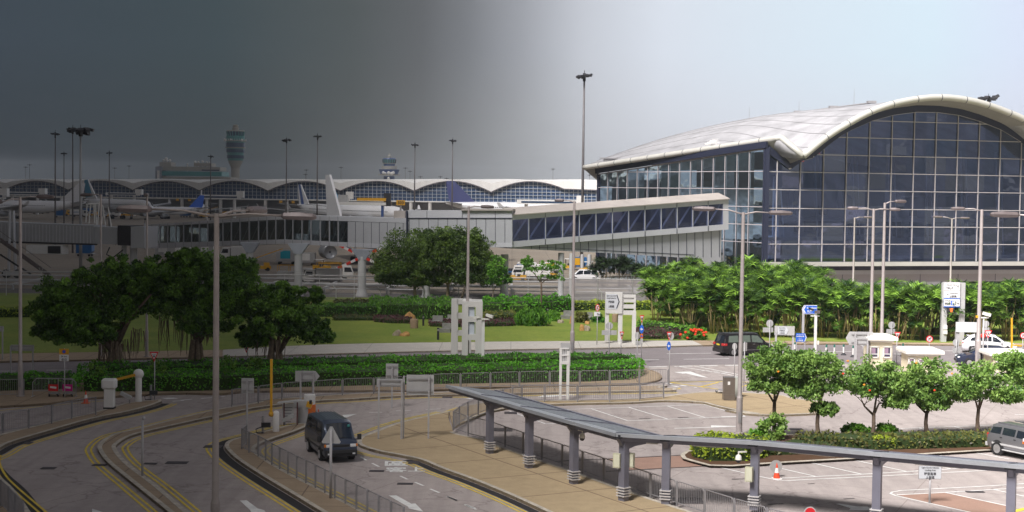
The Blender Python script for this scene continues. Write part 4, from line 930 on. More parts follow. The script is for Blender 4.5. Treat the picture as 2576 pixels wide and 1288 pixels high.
# ================================================================ VEGETATION
def leaf_obj(name, cen, size, tone, m, parent, up=.35, asp=.5, dirs=None):
    n = len(cen); cen = np.asarray(cen, float); size = np.broadcast_to(np.asarray(size, float), (n,)) * RNG.uniform(.7, 1.3, n)
    t = RNG.normal(size=(n, 3)) if dirs is None else dirs + RNG.normal(size=(n, 3)) * .45
    t /= np.linalg.norm(t, axis=1)[:, None]; nr = RNG.normal(size=(n, 3)); nr[:, 2] = np.abs(nr[:, 2]) + up; nr[:, 1] -= .3
    b = np.cross(nr, t); b /= np.linalg.norm(b, axis=1)[:, None] + 1e-9
    L = size[:, None] * .5; v = np.stack([cen - t * L, cen + b * L * asp, cen + t * L, cen - b * L * asp], 1).reshape(-1, 3)
    return quad_obj(name, v, tone, m, parent)
def quad_obj(name, v, tone, m, parent, extra=None):
    n = len(v) // 4
    org = np.zeros(3)
    if parent is not None:
        Mi = np.array(WM(parent).inverted()); v = v @ Mi[:3, :3].T + Mi[:3, 3]
    else:
        org = np.array([(v[:, 0].min() + v[:, 0].max()) / 2, (v[:, 1].min() + v[:, 1].max()) / 2, v[:, 2].min()]); v = v - org
    me = bpy.data.meshes.new(name); me.vertices.add(4 * n); me.vertices.foreach_set('co', v.astype(np.float32).ravel())
    me.loops.add(4 * n); me.loops.foreach_set('vertex_index', np.arange(4 * n, dtype=np.int32)); me.polygons.add(n); me.polygons.foreach_set('loop_start', np.arange(0, 4 * n, 4, dtype=np.int32))
    me.update(calc_edges=True); a = me.attributes.new('tone', 'FLOAT', 'FACE'); a.data.foreach_set('value', np.clip(tone, 0, 1).astype(np.float32))
    me.materials.append(m); o = bpy.data.objects.new(name, me); C.objects.link(o); o.location = org
    if parent is not None: o.parent = parent
    return o
def crown(name, parent, ells, m, nsub=40, nleaf=90, leaf=.22, sub=.3, tbase=.35, fill=.25, flat=.75, holes=0.0):
    P = []; TT = []
    for c, r in ells:
        c = np.array(c); r = np.array(r, float); ns = nsub
        for k in range(ns):
            d = RNG.normal(size=3); d /= np.linalg.norm(d)
            if d[2] < -.5: d[2] *= .4
            rr = RNG.uniform(.62, 1.06) * RNG.uniform(.92, 1.06); cc = c + d * r * rr; sr = sub * r.min() * RNG.uniform(.6, 1.4); nl = int(nleaf * (sr / (sub * r.min())) ** 1.5)
            q = RNG.normal(size=(nl, 3)); q /= np.linalg.norm(q, axis=1)[:, None]; q *= RNG.uniform(.45, 1.05, (nl, 1)); q[:, 2] *= flat
            P.append(cc + q * sr); TT.append(np.clip(tbase + RNG.normal() * .16 + RNG.normal(size=nl) * .16, 0, 1))
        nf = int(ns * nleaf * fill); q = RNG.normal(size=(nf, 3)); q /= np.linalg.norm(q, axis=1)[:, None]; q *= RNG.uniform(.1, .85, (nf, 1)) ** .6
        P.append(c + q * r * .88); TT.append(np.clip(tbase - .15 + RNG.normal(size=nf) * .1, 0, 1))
    P = np.concatenate(P); TT = np.concatenate(TT)
    return leaf_obj(name, P, leaf, TT, m, parent)
def ell(u, v, ru, rv, y, dy=0, depth=None):
    c = D((u, v), y + dy); k = y / F; return ((c.x, c.y, c.z), (ru * k, (depth or ru * k), rv * k))
def limbs(mb, base, tips, r0, trunk_h=.5, seed=1, twig=True):
    rj = random.Random(seed); base = Vector(base)
    cx = sum(t[0] for t in tips) / len(tips); top = min(t[2] for t in tips)
    fork = base + Vector(((cx - base.x) * .25, 0, (top - base.z) * trunk_h + .2))
    mb.tube([base - Vector((0, 0, .1)), base + Vector((0, 0, .25)), base.lerp(fork, .5) + Vector((rj.uniform(-.1, .1), 0, 0)), fork], [r0 * 1.5, r0 * 1.1, r0 * .9, r0 * .8], 8)
    for t in tips:
        t = Vector(t); mid = fork.lerp(t, .5) + Vector((rj.uniform(-.25, .25), rj.uniform(-.25, .25), rj.uniform(-.1, .3)))
        mb.tube([fork - Vector((0, 0, .15)), mid, t], [r0 * .62, r0 * .38, r0 * .14], 6)
        if twig:
            for k in range(3):
                e = mid.lerp(t, rj.random()) + Vector((rj.uniform(-1, 1), rj.uniform(-1, 1), rj.uniform(.1, 1))) * .9; mb.tube([mid.lerp(t, .2 * k), e], [r0 * .2, r0 * .05], 5)
LF_BAN = leaf_mat('banyan_leaves', (.03, .08, .012), (.22, .42, .05)); LF_MID = leaf_mat('olive_tree_leaves', (.035, .075, .015), (.20, .31, .05))
LF_HIB = leaf_mat('hibiscus_leaves', (.07, .17, .03), (.34, .52, .12)); LF_HEDGE = leaf_mat('hedge_leaves', (.04, .17, .01), (.17, .52, .03)); LF_YEL = leaf_mat('lime_hedge_leaves', (.16, .24, .015), (.48, .58, .05))
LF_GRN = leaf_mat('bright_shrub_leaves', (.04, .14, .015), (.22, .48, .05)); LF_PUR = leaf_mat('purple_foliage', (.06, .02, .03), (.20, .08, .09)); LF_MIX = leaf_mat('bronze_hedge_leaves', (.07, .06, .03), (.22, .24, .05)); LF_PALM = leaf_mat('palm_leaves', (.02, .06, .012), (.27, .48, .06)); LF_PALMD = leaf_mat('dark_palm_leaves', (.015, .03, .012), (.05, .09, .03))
PETR = mat('red_petals', (.75, .06, .02), .5); PETO = mat('orange_petals', (.85, .30, .03), .5)
def tree(name, label, base_uv, ells, tips, m, r0, group, nsub, nleaf, leaf, bark=None, sub=.3, tbase=.35, trunk_h=.5, z0=.13, fill=.25, extra=None, flat=.75):
    b = G(base_uv, z0); root = thing(name, label, 'tree', b, 0, group); y = b.y
    E = [ell(*e[:4], y, e[4] if len(e) > 4 else 0) for e in ells]
    mb = MB(); tp = [tuple(D((u, v), y + dy)) for u, v, dy in tips]; limbs(mb, b, tp, r0, trunk_h, seed=int(base_uv[0])); mb.build('trunk', bark or BARK, root, smooth=True)
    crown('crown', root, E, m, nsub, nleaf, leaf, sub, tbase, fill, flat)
    if extra: extra(root, b)
    return root
def aerial(roots):
    def f(root, b):
        rj = random.Random(int(b.x * 10)); mb = MB()
        for u0, u1, v0, v1, n in roots:
            for k in range(n):
                u = rj.uniform(u0, u1); p = D((u, v0 + rj.uniform(-8, 8)), b.y + rj.uniform(-2, 1.5)); ln = (v1 - v0) * rj.uniform(.4, 1) * b.y / F
                mb.tube([p, p + Vector((rj.uniform(-.1, .1), 0, -ln * .5)), p + Vector((rj.uniform(-.15, .15), 0, -ln))], [.035, .025, .012], 4)
        tag(mb.build('aerial_roots', BARK, root), kind='stuff')
        mb = MB()
        for k in range(6):
            a = k * 1.05; o_ = Vector((math.cos(a) * .55, math.sin(a) * .4, 0)); mb.tube([b + o_ * 1.3 - Vector((0, 0, .1)), b + o_ * .8 + Vector((0, 0, 1.0)), b + o_ * .5 + Vector((0, 0, 2.4))], [.22, .15, .12], 6)
        mb.build('buttress_stems', BARKL, root, smooth=True)
    return f
bg = 'spreading banyan trees on the left hedge island'
tree('banyan_tree', 'largest dark banyan at the left with hanging roots and a thick pale trunk', (290, 944), [(245, 760, 112, 88), (330, 745, 78, 78, 1), (150, 775, 72, 75, -1), (215, 835, 88, 50, -1), (290, 690, 100, 42, .5), (385, 700, 62, 52, 1), (120, 830, 40, 30, 0)], [(180, 760, 0), (250, 730, 0), (330, 720, 1), (380, 740, 0), (220, 830, -1)], LF_BAN, .42, bg, 62, 110, .25, z0=.2, extra=aerial([(245, 330, 860, 930, 26), (330, 362, 830, 900, 16), (240, 262, 870, 940, 8)]), sub=.26)
tree('banyan_tree', 'middle dark banyan behind the near lamp post with roots hanging left of its trunk', (493, 938), [(500, 715, 95, 72), (440, 750, 62, 80, 0), (560, 740, 70, 78, 0), (520, 810, 80, 50, -1), (480, 660, 60, 32, 0), (600, 690, 45, 50, 1)], [(440, 740, 0), (500, 700, 0), (560, 730, 1), (540, 800, 0)], LF_BAN, .3, bg, 56, 105, .25, z0=.2, extra=aerial([(395, 500, 800, 900, 30), (505, 540, 830, 880, 12)]), sub=.26)
tree('banyan_tree', 'smallest dark banyan at the right of its row with a twig reaching up right', (692, 938), [(690, 800, 88, 70), (640, 770, 55, 62, 0), (760, 820, 72, 55, 0), (720, 750, 50, 40, 0), (800, 838, 42, 38, 0), (795, 745, 18, 26, 0), (640, 850, 48, 34, 0)], [(640, 790, 0), (700, 770, 0), (760, 800, 0), (800, 740, 0), (730, 850, 0)], LF_BAN, .24, bg, 46, 95, .25, z0=.2, extra=aerial([(640, 720, 860, 915, 18)]), sub=.26)
rg = 'round topped garden trees before the footbridge'
tree('garden_tree', 'left tree of the round topped clump with a forked pale trunk', (1047, 764), [(1020, 650, 78, 64), (985, 690, 48, 42), (1070, 630, 60, 58, 2), (1050, 700, 60, 34)], [(985, 680, 0), (1030, 650, 0), (1080, 650, 1)], LF_MID, .2, rg, 60, 105, .28, BARKL, tbase=.38)
tree('garden_tree', 'middle tree of the round topped clump with a V shaped trunk', (1126, 768), [(1130, 640, 72, 72), (1160, 690, 60, 40), (1110, 620, 50, 48), (1170, 620, 52, 46, 2)], [(1095, 670, 0), (1130, 640, 0), (1165, 660, 1)], LF_MID, .2, rg, 60, 105, .28, BARKL, tbase=.38)
tree('garden_tree', 'rear tree of the round topped clump right of the slim lamp post', (1162, 752), [(1200, 650, 52, 62), (1225, 690, 38, 44)], [(1190, 670, 0), (1215, 660, 0)], LF_MID, .15, rg, 54, 95, .28, BARKL, tbase=.34)
tree('garden_tree', 'slender pale green tree at the right end of the round topped clump', (1239, 769), [(1255, 672, 28, 30), (1240, 700, 26, 26), (1268, 705, 20, 26)], [(1235, 700, 0), (1262, 690, 0)], LF_GRN, .08, rg, 22, 34, .3, BARKL, tbase=.5, fill=.1)
tree('garden_tree', 'sparse leaning sapling with airy leaves alone in front of the fence', (1359, 785), [(1345, 672, 32, 22), (1390, 690, 36, 26), (1325, 660, 18, 14), (1400, 670, 30, 16)], [(1335, 680, 0), (1365, 680, 0), (1400, 690, 0)], LF_GRN, .12, rg, 20, 24, .28, BARK, tbase=.55, fill=.06, trunk_h=.75)
hg = 'flowering trees in a row on the car park median'
def flowers(cols):
    def f(root, b):
        mb = MB(); rj = random.Random(int(b.x))
        for u, v, c in cols: p = D((u, v), b.y - 1.7); mb.cur = c; mb.ball(p, .07, 6, (1, .7, .8))
        o = mb.build('flowers', [PETR, PETO], root); o['kind'] = 'stuff'
    return f
HT = [((1948, 1101), [(1925, 925, 55, 38), (1960, 900, 55, 34), (1935, 965, 50, 34), (1990, 945, 42, 42)], [(1915, 960, 0), (1945, 940, 0), (1975, 930, 0)], 'first flowering tree from the left with a double trunk', [(1958, 935, 1)]),
      ((2058, 1111), [(2050, 915, 62, 40), (2085, 960, 55, 45), (2030, 980, 48, 40), (2010, 920, 40, 36), (2075, 1030, 34, 18)], [(2030, 970, 0), (2060, 940, 0), (2095, 960, 0)], 'second flowering tree with a low leafy shoot on its trunk', [(2133, 908, 1), (2121, 940, 0)]),
      ((2195, 1103), [(2200, 935, 58, 38), (2235, 970, 50, 42), (2175, 975, 44, 36), (2260, 1010, 38, 26)], [(2165, 1000, 0), (2200, 960, 0), (2245, 1010, 0)], 'third flowering tree whose side branch sweeps right', [(2188, 982, 0), (2174, 968, 1)]),
      ((2330, 1092), [(2330, 940, 55, 36), (2360, 980, 46, 38), (2300, 985, 42, 34), (2350, 1015, 40, 24)], [(2300, 1010, 0), (2335, 970, 0), (2365, 990, 0)], 'fourth flowering tree with a straight Y fork', [(2305, 913, 1), (2351, 982, 0)]),
      ((2459, 1088), [(2460, 950, 62, 40), (2500, 985, 56, 36), (2420, 985, 48, 36), (2530, 1000, 40, 22)], [(2430, 1000, 0), (2460, 960, 0), (2510, 990, 0)], 'fifth flowering tree standing left of the silver car', [(2395, 940, 1)]),
      ((2602, 1075), [(2570, 935, 60, 45), (2545, 915, 40, 30), (2600, 980, 50, 40)], [(2570, 960, 0), (2600, 950, 0)], 'flowering tree cut off by the right edge of the view', [])]
for b_, e_, t_, l_, fl in HT: tree('flowering_tree', l_, b_, e_, t_, LF_HIB, .12, hg, 48, 46, .20, BARK, sub=.4, tbase=.5, fill=.1, trunk_h=.6, z0=.15, extra=flowers(fl) if fl else None)
# ---- palms
def frond_quads(base, az, length, rise, n=9, wd=.10, ll=.8):
    q = []; pts = []
    for i in range(n + 1):
        t = i / n; h = length * (.25 * t + .55 * t * t); z = length * ((.9 + .5 * rise) * t - (.55 + .25 * rise) * t * t * (1 + t * .35)); pts.append(np.array([math.cos(az) * h, math.sin(az) * h, z]) + base)
    for i in range(1, n):
        p = pts[i]; d = pts[i + 1] - pts[i - 1]; d /= np.linalg.norm(d); side = np.array([-math.sin(az), math.cos(az), 0]); L_ = ll * (.5 + .7 * math.sin(math.pi * min(1, i / n * .9 + .1)))
        for s_ in (-1, 1):
            tip = p + side * s_ * L_ * .62 + d * L_ * .62 + np.array([0, 0, RNG.uniform(-.12, .22) * L_]); w_ = d * wd
            q += [p - w_, p + w_, tip + w_ * .25, tip - w_ * .25]
    return q
def palm_clump(name, label, loc, H=4.6, nst=7, nfr=18, spread=1.6, m=None, group=None, flen=2.1, shoots=True):
    root = thing(name, label, 'palm', loc, 0, group); mb = MB(); Q = []; TN = []
    rj = random.Random(int(H * 100 + nst * 7 + nfr))
    for k in range(nst):
        a = rj.uniform(0, 6.28); r = rj.uniform(.2, spread); hh = H * rj.uniform(.38, .72); tip = np.array([math.cos(a) * r, math.sin(a) * r, hh]); b0 = np.array([math.cos(a) * r * .35, math.sin(a) * r * .35, 0])
        mb.tube([Vector(b0), Vector((b0 + tip) / 2 + np.array([0, 0, .1])), Vector(tip)], [.06, .05, .04], 5)
        nf = nfr // 2 + rj.randint(0, 3)
        for j in range(nf):
            az = rj.uniform(0, 6.28); fl = flen * rj.uniform(.7, 1.15); q = frond_quads(tip, az, fl, rj.uniform(.5, 1.5)); tb = rj.choice((.1, .3, .5, .9)) + rj.uniform(-.08, .08); Q += q; TN += [tb + rj.uniform(-.08, .08) for _ in range(len(q) // 4)]
    if shoots:
        for k in range(nst):
            a = rj.uniform(0, 6.28); r = rj.uniform(.3, spread); q = frond_quads(np.array([math.cos(a) * r, math.sin(a) * r, rj.uniform(.3, H * .5)]), a + rj.uniform(-.5, .5), flen * .7, rj.uniform(.6, 1.4), 10); tb = rj.uniform(.05, .6); Q += q; TN += [tb + rj.uniform(-.1, .1)] * (len(q) // 4)
    o = mb.build('stems', mat('palm_stem', (.42, .32, .16), .7, var=.3, scale=3), root, local=True, smooth=True)
    v = np.array(Q); f = quad_obj('fronds', v + np.array(root.location), np.array(TN), m or LF_PALM, root); return root
pg = 'areca palm clumps packed along the terminal wall'
protos = [palm_clump('palm_clump', 'x', (0, 0, -50), H, ns, nf) for H, ns, nf in ((5.0, 8, 18), (5.6, 7, 20), (4.5, 9, 16), (6.2, 7, 18))]
spots = []
rj = random.Random(21)
front = [(1655, 812), (1700, 832), (1745, 838), (1790, 843), (1836, 846), (1882, 849), (1928, 851), (1974, 852), (2020, 853), (2066, 854), (2112, 855), (2158, 857), (2204, 858), (2250, 859), (2296, 860), (2342, 860), (2388, 860), (2434, 860), (2480, 860), (2526, 860), (2572, 860), (2618, 860)]
for i, p in enumerate(front): g_ = G(p, 0); spots.append((g_.x + rj.uniform(-.4, .4), g_.y + rj.uniform(.3, 1.1), .95, 'front row'))
for i, p in enumerate(front):
    g_ = G((p[0] + 20, p[1] - 14), 0); spots.append((g_.x + rj.uniform(-.5, .5), g_.y + rj.uniform(0, 1.2), 1.0 if p[0] < 2050 else .93, 'second row'))
for i, p in enumerate(front):
    if p[0] > 2050: g_ = G((p[0] + 5, p[1] - 22), 0); spots.append((g_.x, g_.y + rj.uniform(0, 1), .93, 'second row'))
for r_, (dv, s0) in enumerate(((34, 1.02), (56, 1.05), (76, 1.08))):
    for i, p in enumerate(front):
        if p[0] < 2060 and not (p[0] < 1700 and dv > 60):
            g_ = G((p[0] - 8 + 14 * r_, p[1] - dv), 0); spots.append((g_.x + rj.uniform(-.6, .6), g_.y + rj.uniform(-.5, .8), s0 * (1.0 if p[0] > 1820 else .9), 'rear rows'))
first = True
for i, (x, y, sc, row) in enumerate(spots):
    pr = protos[i % 4]
    lab = {'front row': 'areca palm clump in the front row beside the pavement', 'second row': 'areca palm clump half hidden behind the front row', 'rear rows': 'tall areca palm clump in the deep rows at the left end'}[row]
    if i < 4: pr.location = (x, y, 0); pr['label'] = lab; pr['group'] = pg + ', ' + row; pr.scale = (sc,) * 3; continue
    dup(pr, (x, y, 0), rj.uniform(0, 6.28), lab, pg + ', ' + row, sc)
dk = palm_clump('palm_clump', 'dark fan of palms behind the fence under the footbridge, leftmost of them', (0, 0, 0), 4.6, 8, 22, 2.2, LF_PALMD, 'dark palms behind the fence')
dps = [(1518, 706, 'dark palm clump behind the fence beside the white apron van'), (1560, 704, 'dark palm clump behind the fence, tallest of the dark ones'), (1595, 706, 'dark palm clump just right of the tallest dark palm'), (1640, 710, 'dark palm clump tucked under the sloping bridge wall'), (1672, 712, 'dark palm clump where the hedge palms begin')]
for i, (u, v, l_) in enumerate(dps):
    g_ = G((u, v + 18), 0); o = dk if i == 0 else dup(dk, (0, 0, 0)); o.location = (g_.x, g_.y, 0); o.rotation_euler[2] = i * 1.3; o['label'] = l_; o.scale = (.95,) * 3 if i < 2 else (.75,) * 3
# ---- hedges and shrubs
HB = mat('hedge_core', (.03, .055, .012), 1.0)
def hedge(name, label, pts, h, m, leaf=.18, dens=45, tbase=.45, cat='hedge', group=None, z0=.1, bumpy=.12, core=HB, spikes=False):
    poly = [(p.x, p.y) for p in pts]; xs = [p[0] for p in poly]; ys = [p[1] for p in poly]; area = abs(sum(poly[i][0] * poly[(i + 1) % len(poly)][1] - poly[(i + 1) % len(poly)][0] * poly[i][1] for i in range(len(poly)))) / 2
    n = int(area * dens); P = []
    px = RNG.uniform(min(xs), max(xs), n * 4); py = RNG.uniform(min(ys), max(ys), n * 4); ins = np.zeros(len(px), bool)
    j = len(poly) - 1
    for i in range(len(poly)):
        xi, yi = poly[i]; xj, yj = poly[j]
        if yi != yj: ins ^= ((yi > py) != (yj > py)) & (px < (xj - xi) * (py - yi) / (yj - yi) + xi)
        j = i
    px, py = px[ins][:n], py[ins][:n]; und = bumpy * (np.sin(px * 1.7 + py) + np.sin(py * 2.3 - px * .9) + .7 * np.sin(px * 4.1)) * .5
    P.append(np.stack([px, py, z0 + h + und + RNG.uniform(-.12, .08, len(px))], 1))
    for i in range(len(poly)):
        a, b = np.array(poly[i]), np.array(poly[(i + 1) % len(poly)]); L_ = np.linalg.norm(b - a); k = int(L_ * h * dens * 1.2)
        if k < 1: continue
        t = RNG.uniform(0, 1, k)[:, None]; q = a + (b - a) * t; P.append(np.column_stack([q + RNG.normal(size=(k, 2)) * .07, z0 + RNG.uniform(.0, 1, k) ** .8 * h]))
    P = np.concatenate(P); tone = tbase + .22 * np.sin(P[:, 0] * .8 + 2 * np.sin(P[:, 1] * .7)) * .6 + RNG.normal(size=len(P)) * .2
    dirs = None
    if spikes: dirs = RNG.normal(size=(len(P), 3)) * .5; dirs[:, 2] = 1.2
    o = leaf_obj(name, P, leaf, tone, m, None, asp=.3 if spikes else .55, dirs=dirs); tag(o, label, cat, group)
    c = sum(pts, Vector()) / len(pts); mb = MB(); s_ = .97
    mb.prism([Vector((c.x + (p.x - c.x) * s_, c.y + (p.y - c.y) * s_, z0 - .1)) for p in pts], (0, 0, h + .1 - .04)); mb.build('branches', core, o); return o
def gp(t, *xy, z=.1): return [G(p, z) for p in T(t, *xy)]
# island hedges
fr_ = [G(p, .13) for p in [(185, 985), (400, 985), (550, 982), (700, 975), (900, 970), (1100, 966), (1300, 963), (1480, 960), (1585, 955), (1612, 946), (1618, 938)]]
md_ = [G(p, .13) for p in [(1614, 934), (1480, 937), (1300, 941), (1100, 946), (900, 951), (700, 956), (550, 962), (400, 966), (200, 968)]]
hedge('hedge', 'long clipped front hedge on the island just behind the railing', fr_ + md_, .95, LF_HEDGE, .2, 42, .5, group='clipped hedges on the traffic island', z0=.13)
fr2 = [G(p, .13) for p in [(200, 963), (400, 961), (550, 957), (700, 951), (900, 946), (1100, 941), (1300, 936), (1480, 932), (1600, 930)]]
bk2 = [G(p, .13) for p in [(1585, 925), (1480, 921), (1300, 922), (1000, 929), (600, 940), (200, 950)]]
hedge('hedge', 'long clipped rear hedge on the island along the main road', fr2 + bk2, 1.05, LF_HEDGE, .2, 36, .42, group='clipped hedges on the traffic island', z0=.13)
hedge('hedge', 'low thin hedge at the far left behind the crowd barrier', [G(p, .13) for p in [(-60, 985), (180, 978), (180, 964), (-60, 966)]], .75, LF_HEDGE, .2, 36, .4, z0=.13)
# garden
hedge('hedge', 'lime green clipped hedge at the far left edge of the lawn', gp('M1', -200, 712, 262, 712, 262, 690, -200, 690), .8, LF_YEL, .22, 30, .4, group='lime clipped hedges by the fence')
hedge('hedge', 'lime green clipped hedge behind the big arrow sign', [G(p, .1) for p in [(1434, 781), (1640, 780), (1640, 774), (1434, 775)]], .85, LF_YEL, .22, 34, .5, group='lime clipped hedges by the fence')
hedge('shrub_bed', 'wide flat green shrub bed left of the purple planting', gp('M2', 540, 1015, 1150, 1018, 1160, 985, 560, 980), 1.1, LF_GRN, .26, 26, .35, 'shrub')
hedge('shrub_bed', 'tall leafy shrub bed under the round topped trees', gp('M2', 1130, 1035, 1760, 1040, 1760, 965, 1040, 965), 1.5, LF_GRN, .34, 24, .4, 'shrub', spikes=True, bumpy=.3)
hedge('shrub_bed', 'dim weedy strip of shrubs along the foot of the fence', gp('M2', 740, 915, 1090, 918, 1090, 890, 740, 890), .4, LF_MIX, .3, 16, .3, 'shrub')
gcv = hedge('ground_cover', 'grey green low ground cover beside the dim lawn', gp('M2', 730, 1048, 1080, 1048, 1080, 1015, 730, 1010), .3, LF_MIX, .2, 26, .2, 'shrub')
gcv['kind'] = 'stuff'
hedge('flower_bed', 'purple leaved bed around the orange boulder left of centre', gp('M2', 1080, 1060, 1240, 1072, 1400, 1075, 1400, 1040, 1240, 1032, 1090, 1030), .4, LF_PUR, .22, 34, .45, 'flower bed', group='purple leaved beds on the lawn')
hedge('flower_bed', 'purple leaved bed behind the grey stone seats', gp('M2', 1560, 1100, 1830, 1105, 1830, 1062, 1560, 1062), .35, LF_PUR, .22, 34, .5, 'flower bed', group='purple leaved beds on the lawn')
hedge('flower_bed', 'purple leaved bed right of the white sign tower', gp('K4', 655, 532, 1100, 522, 1100, 465, 655, 470), .4, LF_PUR, .22, 34, .5, 'flower bed', group='purple leaved beds on the lawn')
hedge('flower_bed', 'yellow and orange bedding between purple leaves and green shrubs', gp('K4', 655, 452, 1110, 448, 1110, 395, 655, 395), .7, LF_MIX, .22, 32, .75, 'flower bed')
hedge('shrub_bed', 'long dark rounded hedge before the fence right of the sign tower', gp('K4', 610, 330, 1940, 310, 1960, 250, 1800, 225, 640, 240), 1.15, LF_HEDGE, .26, 30, .5, 'shrub', bumpy=.35)
hedge('shrub_bed', 'spiky green bush directly right of the white sign tower', gp('K4', 630, 350, 900, 345, 890, 310, 630, 310), 1.0, LF_GRN, .3, 26, .55, 'shrub', spikes=True)
hedge('shrub_bed', 'small light bush in front of the long dark hedge', gp('K4', 1040, 345, 1290, 340, 1280, 315, 1050, 315), .9, LF_GRN, .3, 26, .6, 'shrub', spikes=True)
def bush(name, label, uvs, m, nsub=30, nleaf=60, leaf=.2, cat='shrub', group=None, tbase=.5, flowers_=None, z0=.1, dirs=False):
    u0, u1, vt, vb = uvs; b = G(((u0 + u1) / 2, vb), z0); k = b.y / F; r = (u1 - u0) / 2 * k; hh = (vb - vt) * k; y = b.y + r * .6; P = []; TT = []
    c = np.array([D(((u0 + u1) / 2, vb), y).x, y, z0 + hh * .42]); R_ = np.array([r, r * .75, hh * .55])
    for _ in range(nsub):
        d = RNG.normal(size=3); d /= np.linalg.norm(d); cc = c + d * R_ * RNG.uniform(.6, 1); cc[2] = max(cc[2], z0 + .05); q = RNG.normal(size=(nleaf, 3)) * R_.min() * .2; P.append(cc + q); TT.append(np.clip(tbase + RNG.normal() * .15 + RNG.normal(size=nleaf) * .18, 0, 1))
    P = np.concatenate(P); P[:, 2] = np.maximum(P[:, 2], z0 + .02); o = tag(leaf_obj(name, P, leaf, np.concatenate(TT), m, None, dirs=(np.tile([0, 0, 1.2], (len(P), 1)) if dirs else None), asp=.3 if dirs else .55), label, cat, group)
    if flowers_:
        mb = MB()
        for u, v in flowers_: mb.ball(D((u, v), y - r * .7), .15, 6, (1, .7, .8))
        f = mb.build('red_flowers', PETR, o); f['kind'] = 'stuff'
    return o
kb = lambda t, x0, x1, y0, y1: (T(t, x0, y0)[0], T(t, x1, y0)[0], T(t, x0, y0)[1], T(t, x0, y1)[1])
bush('bush', 'big round spiky bush in front of the leaning sapling', kb('K4', 1090, 1640, 285, 525), LF_GRN, 60, 110, .34, dirs=True, tbase=.45)
bush('bush', 'loose light bush right of the big round spiky bush', kb('K4', 1600, 1810, 300, 450), LF_GRN, 26, 60, .34, dirs=True, tbase=.7)
bush('bush', 'mixed yellow bush behind the orange stones', kb('K4', 2020, 2230, 310, 470), LF_MIX, 26, 60, .24, tbase=.7)
bush('bush', 'dark bush behind the no right turn plate', kb('K4', 2280, 2480, 340, 470), LF_HEDGE, 26, 60, .24, tbase=.3)
hedge('flower_bed', 'brown purple bed at the foot of the small blue arrow sign', gp('K3', 465, 480, 760, 478, 905, 482, 900, 420, 620, 392, 470, 390), .35, LF_PUR, .2, 34, .35, 'flower bed', group='purple leaved beds on the lawn')
hedge('shrub_bed', 'bright green low hedge curving behind the brown purple bed', gp('K3', 480, 382, 700, 390, 920, 432, 1040, 420, 1030, 385, 740, 362, 480, 350), .65, LF_GRN, .2, 36, .75, 'shrub')
bush('flowering_bush', 'green bush covered in red blooms beside the black people carrier', kb('K3', 900, 1180, 365, 488), LF_GRN, 40, 70, .2, flowers_=T('K3', 1015, 385, 1050, 380, 1065, 405, 1100, 385, 1120, 390, 1060, 432, 960, 410, 980, 465, 1145, 440, 1165, 410, 910, 432, 1035, 395, 1075, 385, 1140, 415), tbase=.5)
# median planting
G4 = lambda *xy: gp('B4', *xy, z=.15)
hedge('hedge', 'long bronze and green hedge running along the car park median', G4(600, 805, 1200, 838, 1700, 826, 2030, 815, 2025, 770, 1900, 762, 1200, 772, 620, 785), .5, LF_MIX, .2, 46, .5, z0=.15)
hedge('hedge', 'sparse bronze hedge patch behind the canopy post on the median', G4(380, 880, 600, 872, 900, 858, 900, 825, 600, 800, 400, 850), .35, LF_MIX, .2, 36, .4, z0=.15)
hedge('hedge', 'lime green hedge at the rounded left tip of the median', [G(p, .15) for p in [(1742, 1150), (1788, 1160), (1880, 1160), (1925, 1150), (1925, 1132), (1790, 1122), (1742, 1132)]], .75, LF_YEL, .19, 60, .5, z0=.15)
bush('bush', 'bright round bush beside the third median tree', kb('B4', 945, 1160, 660, 752), LF_GRN, 34, 60, .2, z0=.15, tbase=.75)
bush('bush', 'bright taller bush right of the third median tree', kb('B4', 1185, 1350, 650, 745), LF_GRN, 34, 60, .2, z0=.15, tbase=.75)
bush('bush', 'lime patch in the bronze hedge below the third median tree', kb('B4', 1170, 1345, 745, 832), LF_YEL, 26, 50, .18, z0=.15, tbase=.5)
bush('bush', 'leafy sucker growth at the foot of the double trunk', kb('B4', 350, 545, 575, 770), LF_HIB, 30, 40, .22, z0=.15, tbase=.6)
bush('bush', 'small light bush left of the double trunk', kb('B4', 250, 400, 700, 765), LF_GRN, 20, 40, .2, z0=.15, tbase=.7)
# twiggy sprigs over island hedge
for (u, v, l_) in ((240, 948, 'wiry sprig of leaves left of the largest banyan'), (400, 945, 'wiry sprig between the first two banyans'), (575, 940, 'wiry sprig right of the near lamp post'), (640, 935, 'wiry sprig left of the smallest banyan')):
    bush('sprig', l_, (u - 22, u + 22, v - 48, v + 5), LF_BAN, 22, 12, .2, tbase=.6, z0=.9)
